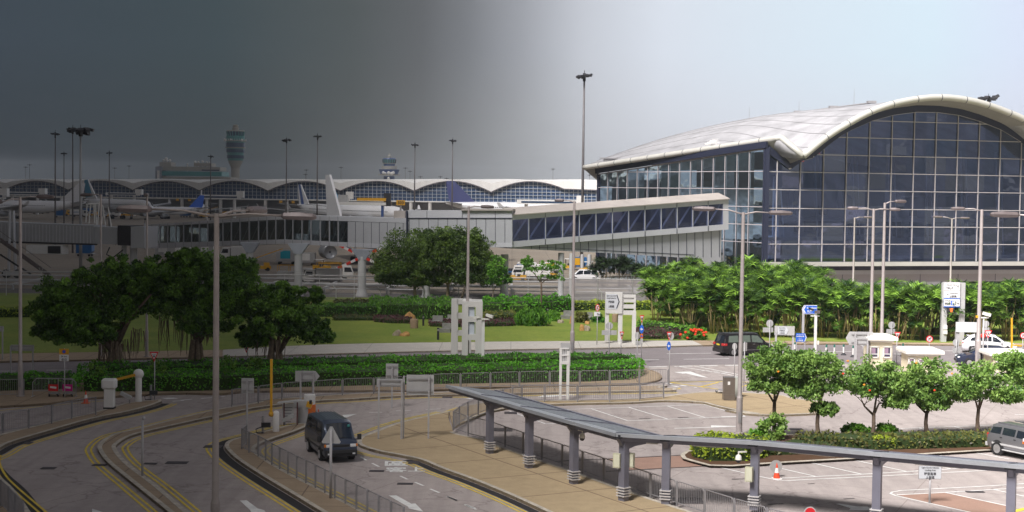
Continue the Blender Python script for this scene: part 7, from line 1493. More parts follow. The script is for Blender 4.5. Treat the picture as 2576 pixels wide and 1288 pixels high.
def seated():
    J = {'pelvis': ((0, 0, .12), .14, None), 'waist': ((-.05, 0, .3), .12, 'pelvis'), 'chest': ((-.1, 0, .5), .15, 'waist'), 'neck': ((-.1, 0, .68), .055, 'chest'), 'head': ((-.07, 0, .82), .095, 'neck')}
    for s, n in ((1, 'l'), (-1, 'r')):
        J['shoulder' + n] = ((-.1, s * .18, .6), .07, 'chest'); J['elbow' + n] = ((.1, s * .24, .38), .05, 'shoulder' + n); J['wrist' + n] = ((.34, s * .17, .46), .036, 'elbow' + n); J['hand' + n] = ((.41, s * .15, .5), .04, 'wrist' + n); J['hip' + n] = ((.05, s * .1, .1), .1, 'pelvis'); J['knee' + n] = ((.45, s * .12, .2), .075, 'hip' + n); J['ankle' + n] = ((.6, s * .12, -.15), .05, 'knee' + n)
    return J
# ground crew standing on the apron
def gc(label, u, v, rz, arm='down', sh=None): b = G((u, v), 0); return person(label, b, rz, standing(arm), sh or SHIRT, TROU)
# silver SUV
SIL = paint('silver_grey_paint', (.26, .26, .28), .6)
r_ = G((2512, 1145)); f_ = G((2562, 1155.5)); hd = (f_ - r_).normalized(); lf_ = Vector((-hd.y, hd.x, 0)); ctr = r_ + hd * 1.32 + lf_ * .76; ST_SUV = [(-2.12, .45, .85, .9, .76, .78, .72), (-2.06, .38, 1.0, 1.05, .82, .84, .76), (-1.85, .34, 1.08, 1.56, .84, .86, .7), (-1.6, .32, 1.08, 1.66, .85, .87, .69), (.35, .32, 1.04, 1.64, .85, .87, .69), (.6, .32, 1.03, 1.58, .85, .87, .67), (1.15, .33, 1.0, 1.06, .85, .87, .74), (1.9, .36, .88, .96, .83, .85, .74), (2.12, .44, .6, .7, .76, .78, .68)]
suv = car('parked_car', 'silver grey estate off roader parked beside the median hedge', 'car', ctr, math.atan2(hd.y, hd.x), ST_SUV, SIL, [(-1.85, -1.15, .14, .82, .1, 0), (-1.02, -.2, .14, .82, 0, 0), (-.08, .85, .14, .82, 0, .4)], (-1.32, 1.32), (1.12, .64), (-2.04, -1.87), [
    ('rear_bumper', SIGNBACK, (-2.14, 0, .5), (.16, 1.66, .2)), ('front_bumper', SIGNBACK, (2.1, 0, .5), (.16, 1.6, .25)), ('tail_light', TAILL, (-2.07, -.78, .95), (.08, .1, .28)), ('tail_light', TAILL, (-2.07, .78, .95), (.08, .1, .28)), ('side_trim', SIGNBACK, (0, -.88, .62), (3.4, .03, .1)), ('side_trim', SIGNBACK, (0, .88, .62), (3.4, .03, .1)), ('door_handle', TRIM, (-1.08, -.885, .98), (.16, .02, .04)), ('door_handle', TRIM, (-.15, -.885, .98), (.16, .02, .04)), ('side_step', SIGNBACK, (0, -.9, .36), (1.9, .12, .06)), ('wing_mirror', SIGNW, (.62, -.98, 1.1), (.14, .18, .16)),
    ('roof_rail', SIL, (-.6, -.6, 1.7), (1.9, .04, .05)), ('roof_rail', SIL, (-.6, .6, 1.7), (1.9, .04, .05)), ('orange_decal', ORANGE, (.45, -.885, .94), (.14, .01, .16)), ('blue_decal', SIGNBLUE, (.6, -.885, .86), (.18, .01, .14)), ('number_plate', PLATEY, (-2.17, 0, .75), (.02, .5, .12))], wr_=.36)
WHC = paint('white_car_paint', (.72, .72, .74), 0)
r_, f_ = G((2448, 889)), G((2535, 892)); hd = (f_ - r_).normalized(); lf_ = Vector((-hd.y, hd.x, 0)); ctr = r_ + hd * 1.35 + lf_ * .78
ST_WHC = [(-2.3, .4, .85, .9, .76, .78, .7), (-2.22, .32, .98, 1.02, .84, .86, .72), (-1.75, .26, 1.05, 1.42, .87, .9, .64), (-1.1, .24, 1.03, 1.64, .88, .91, .64), (.1, .24, 1.0, 1.68, .88, .91, .64), (.5, .24, .98, 1.58, .88, .91, .62), (1.3, .25, .95, 1.04, .87, .9, .7), (2.0, .28, .82, .92, .85, .87, .7), (2.3, .36, .55, .65, .76, .78, .62)]
car('car', 'white hatchback with a black roof panel passing the directory sign', 'car', ctr, math.atan2(hd.y, hd.x), ST_WHC, WHC, [(-1.7, -.95, .15, .8, .25, 0), (-.85, .15, .15, .85, 0, 0), (.25, 1.1, .15, .85, 0, .55)], (-1.35, 1.35), (1.27, .55), (-2.16, -1.8), [
    ('roof_panel', TRIM, (-.35, 0, 1.7), (1.3, .95, .02)), ('tail_light', TAILL, (-2.2, -.8, .9), (.18, .14, .1)), ('tail_light', TAILL, (-2.2, .8, .9), (.18, .14, .1)), ('headlight', HEADL, (2.15, -.68, .74), (.2, .26, .12)), ('headlight', HEADL, (2.15, .68, .74), (.2, .26, .12)), ('wing_mirror', WHC, (.95, -.98, 1.02), (.12, .18, .13)), ('wing_mirror', WHC, (.95, .98, 1.02), (.12, .18, .13)), ('rear_spoiler', WHC, (-1.75, 0, 1.5), (.25, 1.1, .04)), ('sill_trim', TRIM, (0, -.9, .32), (2.6, .03, .1))], wr_=.34)
car('car', 'dark blue car half hidden behind the right hand cream booth', 'car', G((2478, 921)) + Vector((0, 0, 0)), rad(172), ST_WHC, paint('dark_blue_car_paint', (.02, .03, .07)), [(-.85, .15, .15, .85, 0, 0), (.25, 1.1, .15, .85, 0, .55)], (-1.35, 1.35), (1.27, .55), (-2.16, -1.8), [('headlight', HEADL, (2.15, -.68, .74), (.2, .26, .12)), ('headlight', HEADL, (2.15, .68, .74), (.2, .26, .12)), ('front_bumper', TRIM, (2.28, 0, .45), (.1, 1.5, .2))])
# ================================================================ KIOSKS, BARRIERS, SMALL THINGS
def booth(label, u0, u1, vt, vb, wins, roof_ov=.35, dep=2.4, h=None):
    uc = (u0 + u1) / 2; b = G((uc, vb)); k = b.y / F; w_ = (u1 - u0) * k - roof_ov * 2 * .6; z1 = D((uc, vt), b.y).z; r = thing('toll_booth', label, 'booth', b, 0, 'cream booths along the main road'); y = b.y
    mb = MB(); mb.box((b.x, y + dep / 2, (z1 - .45) / 2), (w_, dep, z1 - .45)); mb.build('wall', CREAM, r)
    mb = MB(); mb.box((b.x, y + dep / 2, z1 - .4), (w_ + .2, dep + .2, .16)); mb.build('cornice', CREAMW, r)
    mb = MB(); W2, D2 = w_ / 2 + roof_ov, dep / 2 + roof_ov; c = Vector((b.x, y + dep / 2, z1 - .32)); rr = [[c + Vector((sx * W2 * f, sy * D2 * f, z)) for sx, sy in ((-1, -1), (1, -1), (1, 1), (-1, 1))] for f, z in ((1, 0), (1.0, .2), (.9, .3), (.5, .38))]; mb.grid(rr, closed=True); mb.face(rr[-1]); mb.face(rr[0][::-1]); mb.build('roof', CREAMW, r)
    for x0, x1, y0, y1 in wins:
        a, c2 = D((x0, y0), y), D((x1, y1), y); cx, cz = (a.x + c2.x) / 2, (a.z + c2.z) / 2; ww, hh = c2.x - a.x, a.z - c2.z
        mb = MB(); mb.box((cx, y - .01, cz), (ww, .04, hh)); g_ = mb.build('window', mat('booth_glass', (.06, .05, .09), .1, spec=.8), r)
        mb = MB(); [mb.box(q, d_) for q, d_ in (((cx, y - .03, cz + hh / 2), (ww + .14, .1, .1)), ((cx, y - .03, cz - hh / 2), (ww + .14, .1, .1)), ((cx - ww / 2, y - .03, cz), (.1, .1, hh)), ((cx + ww / 2, y - .03, cz), (.1, .1, hh)))]; mb.build('frame', CREAMW, g_)
        mb = MB(); mb.box((cx - ww * .1, y - .035, cz + hh * .12), (ww * .5, .02, hh * .5)); mb.build('blind', mat('mauve_blind', (.32, .22, .30), .7), g_); mb = MB(); mb.box((cx, y - .035, cz - hh * .18), (ww * .95, .02, .06)); mb.build('transom', SIGNW, g_)
    return r
k1 = lambda x, y: T('K1', x, y); kx = lambda x: X('K1', x); ky = lambda y: Y('K1', y)
booth('tallest cream booth with two windows beside the arrow shaped sign back', kx(1395), kx(1805), ky(672), 926, [(kx(1440), kx(1552), ky(832), ky(995)), (kx(1638), kx(1742), ky(832), ky(995))])
booth('low cream booth behind the third and fourth flowering trees', X('K2', 132), X('K2', 585), Y('K2', 935), 938, [(X('K2', 165), X('K2', 235), Y('K2', 1045), Y('K2', 1110)), (X('K2', 290), X('K2', 350), Y('K2', 1060), Y('K2', 1120)), (X('K2', 460), X('K2', 515), Y('K2', 1075), Y('K2', 1125))])
booth('cream booth cut off by the right edge in front of the dark car', X('K2', 1215), X('K2', 1760), Y('K2', 960), 936, [(X('K2', 1300), X('K2', 1420), Y('K2', 1040), Y('K2', 1130))])
mb = MB(); a, c = D((X('K2', 895), Y('K2', 975)), 120), D((X('K2', 1030), Y('K2', 1150)), 120); b = Vector(((a.x + c.x) / 2, 120, 0)); o = thing('grey_cabinet', 'brown grey cabinet standing left of the lamp by the white car', 'cabinet', b); mb.box((b.x, 120, a.z / 2), (c.x - a.x, .8, a.z)); mb.build('body', LAMPH, o); mb = MB(); mb.box((b.x, 119.58, a.z / 2), (.02, .02, a.z * .9)); mb.build('door_gap', DARK, o)
# bollards
for i, (t, x, y0, y1, l_) in enumerate((('K1', 297, 805, 905, 'green topped white bollard left of the small blue sign'), ('K1', 752, 800, 995, 'leaning green topped bollard, first right of the camera post'), ('K1', 892, 798, 995, 'green topped bollard, second right of the camera post'), ('K1', 1032, 798, 960, 'green topped bollard, third right of the camera post'), ('K1', 1176, 815, 990, 'green topped bollard behind the arrow shaped sign back'), ('K2', 88, 855, 1022, 'green topped bollard right of the cream booth triangle'), ('K3', 1750, 535, 600, 'green topped bollard in front of the black people carrier'))):
    b = G(T(t, x, y1)); top = D(T(t, x, y0), b.y); o = thing('bollard', l_, 'bollard', b, 0, 'green topped white bollards along the road'); h = min(max(top.z, .8), 1.3); tilt = .12 if i == 1 else 0; n_ = lambda z: b + Vector((tilt * z, 0, z))
    mb = MB(); mb.lathe([(.28, 0), (.22, .05), (.1, .2)], b, 10); mb.build('base', DARK, o); mb = MB(); mb.tube([n_(.12), n_(h * .78)], .07, 8); mb.build('post', WHITEP, o); mb = MB(); mb.tube([n_(h * .78), n_(h)], .075, 8); mb.build('band', mat('bollard_green', (.02, .16, .12), .5), o)
# cones
def cone(label, uv, h, disc=False):
    b = G(uv, 0 if disc else .0); o = thing('traffic_cone', label, 'traffic cone', b, 0, 'red and white traffic cones'); s = h / .75
    mb = MB(); mb.box(b + Vector((0, 0, .03)), (.42 * s, .42 * s, .05)); mb.build('base', WHITEP if disc else ORANGE, o); CR = mat('cone_red', (.72, .08, .03), .5)
    for z0, z1, m in ((.05, .3, CR), (.3, .52, WHITEP), (.52, .75, CR)): r0, r1 = .17 - .17 * z0 / .8, .17 - .17 * z1 / .8; mb = MB(); mb.lathe([(r0 * s, z0 * s), (r1 * s, z1 * s)], b, 14); mb.build('band' if m is WHITEP else 'cone_section', m, o, smooth=True, auto=50)
    return o, b
o, b = cone('traffic cone standing in the car park before a grey disc', T('B4', 475, 1050), .78, True); mb = MB(); c = b + Vector((.05, .5, .52)); plate(o, 'x', c, circ(.3), 0, mat('frosted_disc', (.35, .34, .33), .5), .02).name = 'grey_disc'; mb.tube([(c.x, c.y, 0), c], .03, 6); mb.build('disc_stand', STEEL, o)
cone('traffic cone on the road beside the left barrier', T('B1', 740, 352), .8); cone('tiny red cone top showing above the dark van roof', (801, 1052), .55)
# barrier gates
def cyl(root, nm, b, r, z0, z1, m, top=False): mb = MB(); mb.lathe([(r, z0), (r, z1)] + ([(r * .8, z1 + r * .5), (r * .3, z1 + r * .75)] if top else []), b, 16); return mb.build(nm, m, root, smooth=True, auto=45)
b = G(T('B1', 1195, 335), .15); o = thing('barrier_gate', 'white barrier post with its yellow arm lowered to the left', 'barrier gate', b); cyl(o, 'post', b, .2, 0, 1.5, WHITEP); mb = MB(); mb.ball(b + Vector((0, 0, 1.72)), .33, 14, (1, .8, .95)); mb.build('gear_housing', WHITEP, o, smooth=True); e = D(T('B1', 902, 170), b.y + .3); mb = MB(); mb.beam(b + Vector((-.15, -.2, 1.68)), e, .1, .16); mb.build('arm', YPAINT, o)
b = G(T('B1', 945, 395), .15); o = thing('ticket_machine', 'white mushroom headed ticket machine on the left kerb', 'ticket machine', b); mb = MB(); mb.box(b + Vector((0, 0, .6)), (.55, .5, 1.2)); mb.build('pedestal', WHITEP, o); mb = MB(); mb.box(b + Vector((0, -.05, 1.5)), (.85, .65, .62)); q = mb.build('head', WHITEP, o); q.modifiers.new('bevel', 'BEVEL').width = .1; mb = MB(); mb.box(b + Vector((0, 0, .05)), (.62, .56, .1)); mb.build('base', DARK, o)
b = G(T('B2', 493, 652), .15); o = thing('barrier_gate', 'white barrier post with its yellow arm raised straight up', 'barrier gate', b); cyl(o, 'post', b, .18, 0, 1.0, WHITEP, True); mb = MB(); mb.ball(b + Vector((-.25, -.05, .95)), .16, 10); mb.build('hub', YPAINT, o, smooth=True); t_ = at(b, X('B2', 460), Y('B2', 82)); mb = MB(); mb.beam(b + Vector((-.25, -.1, .95)), t_ + Vector((0, -.1, 0)), .13, .1, up=(0, 1, 0)); mb.build('arm', YPAINT, o)
b = G(T('B2', 702, 583), .15); o = thing('ticket_machine', 'grey ticket machine with a black and yellow head behind the dark van', 'ticket machine', b); k = b.y / F; hh = (583 - 405) * .3194 * k; cyl(o, 'pedestal', b, .32, 0, hh * .68, SIGNBACK); mb = MB(); mb.box(b + Vector((0, 0, hh * .82)), (.95, .6, hh * .34)); mb.build('head', SIGNBACK, o); mb = MB(); mb.box(b + Vector((.42, -.26, hh * .84)), (.3, .22, .32), ry=.3); mb.build('card_reader', YPAINT, o); mb = MB(); mb.box(b + Vector((.5, -.3, hh * .95)), (.14, .2, .2)); mb.build('screen', DARK, o)
b = G(T('B2', 757, 560), .1); o = thing('water_barrier', 'white and orange drum behind the ticket machine', 'barrier'); o.location = b; cyl(o, 'lower_drum', b, .36, 0, .9, ORANGE); cyl(o, 'upper_drum', b, .33, .9, 1.45, WHITEP)
for u in (0,):
    b = G(T('B2', 612, 600), .15); o = thing('notice_board', 'framed notice board with a small pitched top on the barrier island', 'notice board', b); k = b.y / F; z0, z1 = .55, (600 - 415) * .3194 * k
    for x in (558, 662): p = at(b, X('B2', x), 1000); mb = MB(); mb.box((p.x, b.y, z1 / 2 + .1), (.07, .07, z1)); mb.build('post', mat('maroon_frame', (.14, .05, .05), .5), o)
    a, c = at(b, X('B2', 563), 1), at(b, X('B2', 657), 1); mb = MB(); mb.box(((a.x + c.x) / 2, b.y, (z0 + z1) / 2), (c.x - a.x, .04, z1 - z0)); pn = mb.build('panel', SIGNBACK, o); mb = MB(); mb.box(((a.x + c.x) / 2, b.y, z1 + .14), (c.x - a.x + .5, .6, .05), ry=-.12); mb.build('roof', SIGNBACK, o)
    for i in range(7): mb = MB(); mb.box(((a.x + c.x) / 2, b.y - .025, z1 - .2 - i * .16), ((c.x - a.x) * (.75 - .1 * (i % 3)), .008, .025)); mb.build('text_line', INK, pn)
for t, x, yb, yt, l_ in (('B2', 390, 668, 530, 'stub pole with a black camera box and dangling cable on the railed island'), ('B1', 1302, 322, 190, 'stub pole with a small camera on the left barrier island')):
    b = G(T(t, x, yb), .15); h = (yb - yt) * TL[t][0] * b.y / F; o = thing('camera_post', l_, 'camera post', b); cyl(o, 'post', b, .07, 0, h, STEEL); mb = MB(); mb.box(b + Vector((.18, -.1, h * .5)), (.5, .2, .25), rz=.2); mb.build('camera', DARK, o); mb = MB(); mb.tube([b + Vector((.1, -.12, h * .45)), b + Vector((-.35, -.2, .25)), b + Vector((-.3, -.2, .04)), b + Vector((.05, -.1, .04))], .025, 5); mb.build('cable', BLACK, o)
for t, x, yb, yt, l_, s in (('B2', 562, 600, 535, 'small tilted floodlight on the island by the notice board', -1), ('B1', 1118, 352, 268, 'small tilted floodlight between the left barrier and ticket machine', 1)):
    b = G(T(t, x, yb), .15); h = (yb - yt) * TL[t][0] * b.y / F; o = thing('floodlight', l_, 'floodlight', b); cyl(o, 'stand', b, .04, 0, h * .7, STEEL); mb = MB(); mb.box(b + Vector((-.2 * s, -.1, h * .85)), (.7, .3, .2), ry=.45 * s); mb.build('lamp_head', SIGNBACK, o)
# cabinet and trolley
b = G(T('B4', 132, 478), .14); o = thing('control_cabinet', 'bronze grey control cabinet with a white sticker on the paved corner', 'cabinet', b); k = b.y / F; h = (478 - 312) * .3472 * k; w_ = 80 * .3472 * k; CABM = mat('cabinet_bronze', (.22, .19, .17), .35, metal=.5, var=.1, scale=2); mb = MB(); mb.box(b + Vector((0, .3, h * .13)), (w_ * 1.05, .75, h * .26)); mb.build('plinth', CABM, o); mb = MB(); mb.box(b + Vector((0, .3, h * .63)), (w_, .7, h * .74)); mb.build('door', CABM, o); mb = MB(); mb.box(b + Vector((-.05, -.06, h * .75)), (.15, .01, .22)); mb.build('sticker', SIGNW, o)
b = G(T('B4', 180, 458), .14); o = tag(MB().box(b + Vector((0, .3, .65)), (.6, .5, 1.3)).build('side_cabinet', mat('pale_cabinet', (.5, .52, .48), .5)), 'small pale cabinet tucked behind the bronze cabinet', 'cabinet')
def trolley(label, b, rz, m=None, m2=None, h=1.0):
    o = thing('luggage_trolley', label, 'trolley', b, rz, 'airport luggage trolleys'); mb = MB()
    for s in (-.3, .3): mb.tube([(s, .35, .15), (s, -.3, .12), (s, -.35, h * .95), (s, -.2, h * 1.02)], .022, 5)
    mb.tube([(-.32, -.3, h), (.32, -.3, h)], .03, 6); mb.tube([(-.3, .35, .18), (.3, .35, .18)], .02, 5); mb.tube([(-.3, -.3, .18), (.3, -.3, .18)], .02, 5); mb.tube([(-.3, 0, .17), (.3, 0, .17)], .02, 5); mb.build('frame', STEEL, o, local=True); mb = MB(); mb.box((0, 0, .2), (.56, .6, .03)); mb.build('deck', STEEL, o, local=True)
    for x, y in ((-.28, -.3), (.28, -.3), (0, .4)): mb = MB(); mb.lathe([(.09, -.02), (.09, .02)], (x, y, .09), 10, Matrix.Rotation(math.pi / 2, 3, 'Y')); mb.build('wheel', BLACK, o, local=True)
    if m: mb = MB(); mb.box((0, -.38, .58), (.62, .02, .42)); p = mb.build('advert_panel', m, o, local=True); mb = MB(); mb.box((0, -.395, .6), (.4, .01, .12), ry=.12); mb.build('advert_swoosh', m2, p, local=True)
    return o
trolley('luggage trolley with a red and white advert panel before the crowd barrier', G(T('B1', 475, 288), .13), 0, SIGNRED, SIGNW, 1.15); trolley('luggage trolley with a magenta advert panel before the crowd barrier', G(T('B1', 597, 288), .13), 0, mat('magenta_panel', (.62, .01, .25), .4), SIGNW, 1.1); trolley('lone luggage trolley behind the bronze cabinet', G(T('B4', 82, 425), .14), 1.2)
# yellow posts and arms at far right
b = G((X('K2', 1490), 905)); o = thing('barrier_gate', 'yellow barrier arm raised upright in front of the white car bonnet', 'barrier gate', b); cyl(o, 'post', b, .14, 0, .9, SIGNBACK); t_ = at(b, X('K2', 1497), Y('K2', 525)); mb = MB(); mb.beam(b + Vector((0, -.1, .6)), t_, .13, .1, up=(0, 1, 0)); mb.build('arm', YPAINT, o)
b = G((X('K2', 1560), 900)); o = thing('barrier_gate', 'lowered yellow rail on short posts at the far right', 'barrier gate', b); a, c = at(b, X('K2', 1490), Y('K2', 872)), at(b, X('K2', 1630), Y('K2', 888)); mb = MB(); mb.beam(a, c, .1, .12); mb.build('arm', YPAINT, o); [MB().box((q.x, q.y, q.z / 2), (.1, .1, q.z)).build('post', SIGNBACK, o) for q in (a, c)]
b = G((X('K2', 1030), 917)); o = thing('barrier_gate', 'long yellow arm lying across in front of the dark car', 'barrier gate', b); a, c = at(b, X('K2', 850), Y('K2', 1060)), at(b, X('K2', 1215), Y('K2', 1052)); mb = MB(); mb.beam(a, c, .1, .14); mb.build('arm', YPAINT, o); [MB().box((q.x, q.y, q.z / 2), (.12, .12, q.z)).build('post', SIGNBACK, o) for q in (a, c)]
b = G((X('K2', 1128), 900)); o = thing('warning_beacon', 'red warning beacon on a post behind the white car', 'beacon', b); cyl(o, 'post', b, .06, 0, 2.2, STEEL); mb = MB(); mb.ball(at(b, X('K2', 1130), Y('K2', 758)), .24, 10, (1, .7, 1)); mb.build('beacon', REDP, o, smooth=True); mb = MB(); mb.tube([b + Vector((0, 0, 2)), at(b, X('K2', 1130), Y('K2', 760))], .06, 6); mb.build('stem', STEEL, o)
# low wall / planter end of island
# ================================================================ FENCE, PIPES
def mesh_mat(name, col, a, sc):
    m = bpy.data.materials.new(name); m.use_nodes = True; nt = m.node_tree; N = nt.nodes; L = nt.links; b = N['Principled BSDF']; b.inputs['Base Color'].default_value = (*col, 1); b.inputs['Roughness'].default_value = .6
    t = N.new('ShaderNodeBsdfTransparent'); ms = N.new('ShaderNodeMixShader'); ms.inputs[0].default_value = a; L.new(t.outputs[0], ms.inputs[1]); L.new(b.outputs[0], ms.inputs[2]); L.new(ms.outputs[0], N['Material Output'].inputs[0]); return m
MESH1 = mesh_mat('chain_link_mesh', (.32, .30, .32), .20, 1); MESH2 = mesh_mat('dense_screen_mesh', (.33, .30, .33), .62, 1)
fn = thing('perimeter_fence', 'tall mesh security fence with forked posts between lawn and apron', 'fence', (0, 182, 0)); fx = -82.0; xs = []
while fx < 26: xs.append(fx); fx += 4.2
for i, x in enumerate(xs):
    mb = MB(); mb.tube([(x, 182, 0), (x, 182, 3.0)], .05, 6); mb.tube([(x, 182, 2.9), (x - .25, 182, 3.5)], .03, 5); mb.tube([(x, 182, 2.9), (x + .25, 182, 3.5)], .03, 5); mb.build('post', STEEL if x > 4 else POLEG, fn)
    if i + 1 < len(xs): mb = MB(); mb.face([(x, 182, .05), (xs[i + 1], 182, .05), (xs[i + 1], 182, 3.0), (x, 182, 3.0)]); mb.build('mesh_panel', MESH2 if x > 6 else MESH1, fn)
mb = MB(); mb.tube([(xs[0], 182, 3.0), (xs[-1], 182, 3.0)], .025, 5); 
for z in (3.2, 3.45): mb.tube([(xs[0], 182, z), (xs[-1], 182, z)], .012, 4)
mb.build('top_wires', STEEL, fn)
f2 = thing('low_fence', 'row of shorter bent topped posts with wires in front of the tall fence', 'fence', (0, 177, 0))
for x in [-31 + i * 5.2 for i in range(10)]: mb = MB(); mb.tube([(x, 177, 0), (x, 177, 1.7), (x - .35, 177, 2.1)], .05, 5); mb.build('post', SIGNBACK, f2)
mb = MB(); [mb.tube([(-31, 177, z), (16, 177, z)], .012, 4) for z in (.5, 1.1, 1.6)]; mb.build('wires', STEEL, f2)
pr = thing('pipe_rack', 'long rack of pale pipes and guard rails along the apron edge', 'pipe rack', (-20, 196, 0))
for y, z, r in ((193, .7, .09), (193, 1.15, .09), (198, 1.0, .14), (200, 1.5, .1), (203, 1.3, .12), (206, 1.6, .1)): mb = MB(); mb.tube([(-75, y, z), (24, y, z)], r, 6); mb.build('pipe', PIER, pr)
for x in range(-72, 24, 8): mb = MB(); mb.box((x, 199.5, .7), (.3, 13.5, .25)); mb.box((x, 193.5, .35), (.25, .25, .7)); mb.box((x, 205, .35), (.25, .25, .7)); mb.build('support', PIER, pr)
# ================================================================ AIRCRAFT
AWHITE = mat('aircraft_white', (.70, .70, .72), .35, coat=.3, var=.05, scale=.1); AGREY = mat('aircraft_grey', (.40, .41, .43), .4); AENG = mat('engine_grey', (.35, .36, .38), .35, metal=.3)
def plane(label, tail_xy, heading, L=60, tailm=None, finw=None, group='airliners parked on the apron', stripe=None, engines=True):
    R = L / 60 * 2.82; c = Vector((tail_xy[0], tail_xy[1], 0)) ; root = thing('airliner', label, 'aircraft', c, heading, group); H = R * 1.95      # local x forward from tail tip
    prof = [(0, .12, .75), (.06, .34, .55), (.14, .62, .32), (.24, .9, .1), (.32, 1, 0), (.86, 1, 0), (.92, .9, -.05), (.965, .62, -.18), (.99, .3, -.28), (1, .05, -.3)]
    mb = MB(); rows = [[Vector((L * f, R * r * math.cos(a), H + R * dz + R * r * math.sin(a))) for a in [2 * math.pi * k / 20 for k in range(20)]] for f, r, dz in prof]; mb.grid(rows, closed=True); mb.face(rows[0][::-1]); mb.face(rows[-1]); fu = mb.build('fuselage', AWHITE, root, local=True, smooth=True)
    th = .22; fb = H + R * .55; q = [(L * .005, fb + R * 3.35), (L * .055, fb + R * 3.35), (L * .21, fb + R * .1), (L * .03, fb + R * .1)]; mb = MB(); mb.prism([(x, -th, z) for x, z in q], (0, 2 * th, 0)); fin = mb.build('tail_fin', finw or AWHITE, root, local=True)
    if tailm: 
        q2 = [(L * .0, fb + R * 3.2), (L * .05, fb + R * 3.38), (L * .135, fb + R * .75), (L * .02, fb + R * .55)] if not stripe else [(L * .02, fb + R * 3.38), (L * .05, fb + R * 3.38), (L * .12, fb + R * .3), (L * .07, fb + R * .3)]; mb = MB(); mb.prism([(x, -th - .04, z) for x, z in q2], (0, 2 * th + .08, 0)); mb.build('fin_colour', tailm, fin, local=True)
    for s in (-1, 1):
        mb = MB(); q = [(L * .5, s * R * .8, H - R * .55), (L * .66, s * R * .8, H - R * .55), (L * .42, s * L * .47, H + R * .35), (L * .38, s * L * .47, H + R * .35)]; mb.prism(q, (0, 0, .35)); mb.build('wing', AGREY, root, local=True)
        mb = MB(); q = [(L * .03, s * .5, H + R * .6), (L * .12, s * .5, H + R * .6), (L * .035, s * L * .16, H + R * .9), (L * .0, s * L * .16, H + R * .9)]; mb.prism(q, (0, 0, .2)); mb.build('tailplane', AGREY, root, local=True)
        mb = MB(); q = [(L * .375, s * L * .468, H + R * .35), (L * .415, s * L * .468, H + R * .35), (L * .38, s * L * .478, H + R * 1.0), (L * .365, s * L * .478, H + R * 1.0)]; mb.prism(q, (0, .1, 0)); mb.build('winglet', AWHITE, root, local=True)
        if engines:
            Rm = Matrix.Rotation(-math.pi / 2, 3, 'Y'); Rm = Matrix.Rotation(math.pi / 2, 3, 'Y'); ec = (L * .57, s * L * .155, H - R * 1.1); er = R * .46
            mb = MB(); mb.lathe([(er * .5, -L * .035), (er * .92, -L * .01), (er, L * .02), (er * 1.02, L * .045), (er * .93, L * .056), (er * .84, L * .05)], ec, 18, Rm); e = mb.build('engine', AENG, root, local=True, smooth=True); mb = MB(); mb.lathe([(er * .84, L * .046), (er * .2, L * .048), (er * .03, L * .056)], ec, 16, Rm); mb.build('fan', DARK, e, local=True, smooth=True)
            mb = MB(); mb.prism([(L * .54, s * L * .155 - .15, H - R * .75), (L * .6, s * L * .155 - .15, H - R * .75), (L * .6, s * L * .155 - .15, H - R * .3), (L * .52, s * L * .155 - .15, H - R * .3)], (0, .3, 0)); mb.build('pylon', AWHITE, e, local=True)
    for x, y in ((L * .5, R * .9), (L * .5, -R * .9), (L * .92, 0)):
        mb = MB(); mb.tube([(x, y, H - R * .8), (x, y, .5)], .14, 6); g_ = mb.build('landing_gear', AGREY, root, local=True)
        for dx in ((-.7, .7) if y else (0,)):
            for dy in (-.4, .4): mb = MB(); rr = .62 if y else .42; mb.lathe([(rr * .9, -.2), (rr, -.12), (rr, .12), (rr * .9, .2)], (x + dx, y + dy, rr), 12, Matrix.Rotation(math.pi / 2, 3, 'X')); mb.build('tyre', BLACK, g_, local=True, smooth=True)
    mb = MB(); 
    for f in [.3 + i * .0125 for i in range(46)]:
        for s in (-1, 1): mb.box((L * f, s * R * .985, H + R * .22), (L * .0045, .05, R * .13))
    mb.build('window_row', DARK, fu, local=True)
    mb = MB(); mb.box((L * .966, 0, H + R * .28), (L * .018, R * .95, R * .16), ry=.7); mb.build('cockpit_window', DARK, fu, local=True)
    return root
def pt(u, y): return ((u - 1288) / F * y, y)
TURQ = mat('turquoise_tail', (.01, .25, .45), .4); VIOL = mat('violet_tail', (.06, .07, .19), .4); NAVT = mat('navy_tail', (.02, .08, .30), .4)
t0, n0 = Vector((*pt(818, 302), 0)), Vector((*pt(965, 246), 0)); plane('big white airliner with its tall white tail fin rising behind the footbridge', t0, math.atan2(-.925, .38), 59)
t0, n0 = Vector((*pt(822, 560), 0)), Vector((*pt(950, 520), 0)); plane('airliner with a turquoise tail right of the tallest white fin', pt(822, 560), rad(-55), 56, TURQ, TURQ)
plane('airliner whose striped white and navy fin stands left of the tallest white fin', pt(748, 600), rad(-58), 54, NAVT, None, stripe=True)
plane('white airliner with a bright blue triangle on its tail at the left', pt(212, 640), rad(-48), 58, TURQ)
plane('white airliner facing left behind the leftmost lamp lanterns', pt(215, 600), rad(192), 52)
plane('small white airliner with a blue tail in the left middle distance', pt(512, 640), rad(-140), 36, SIGNBLUE, SIGNBLUE)
plane('long white airliner with a violet blue tail before the wavy roofed hall', pt(1120, 640), rad(-2), 63, VIOL, VIOL)
plane('airliner with only its thin white fin visible near the blue tail', pt(506, 690), rad(-80), 44)
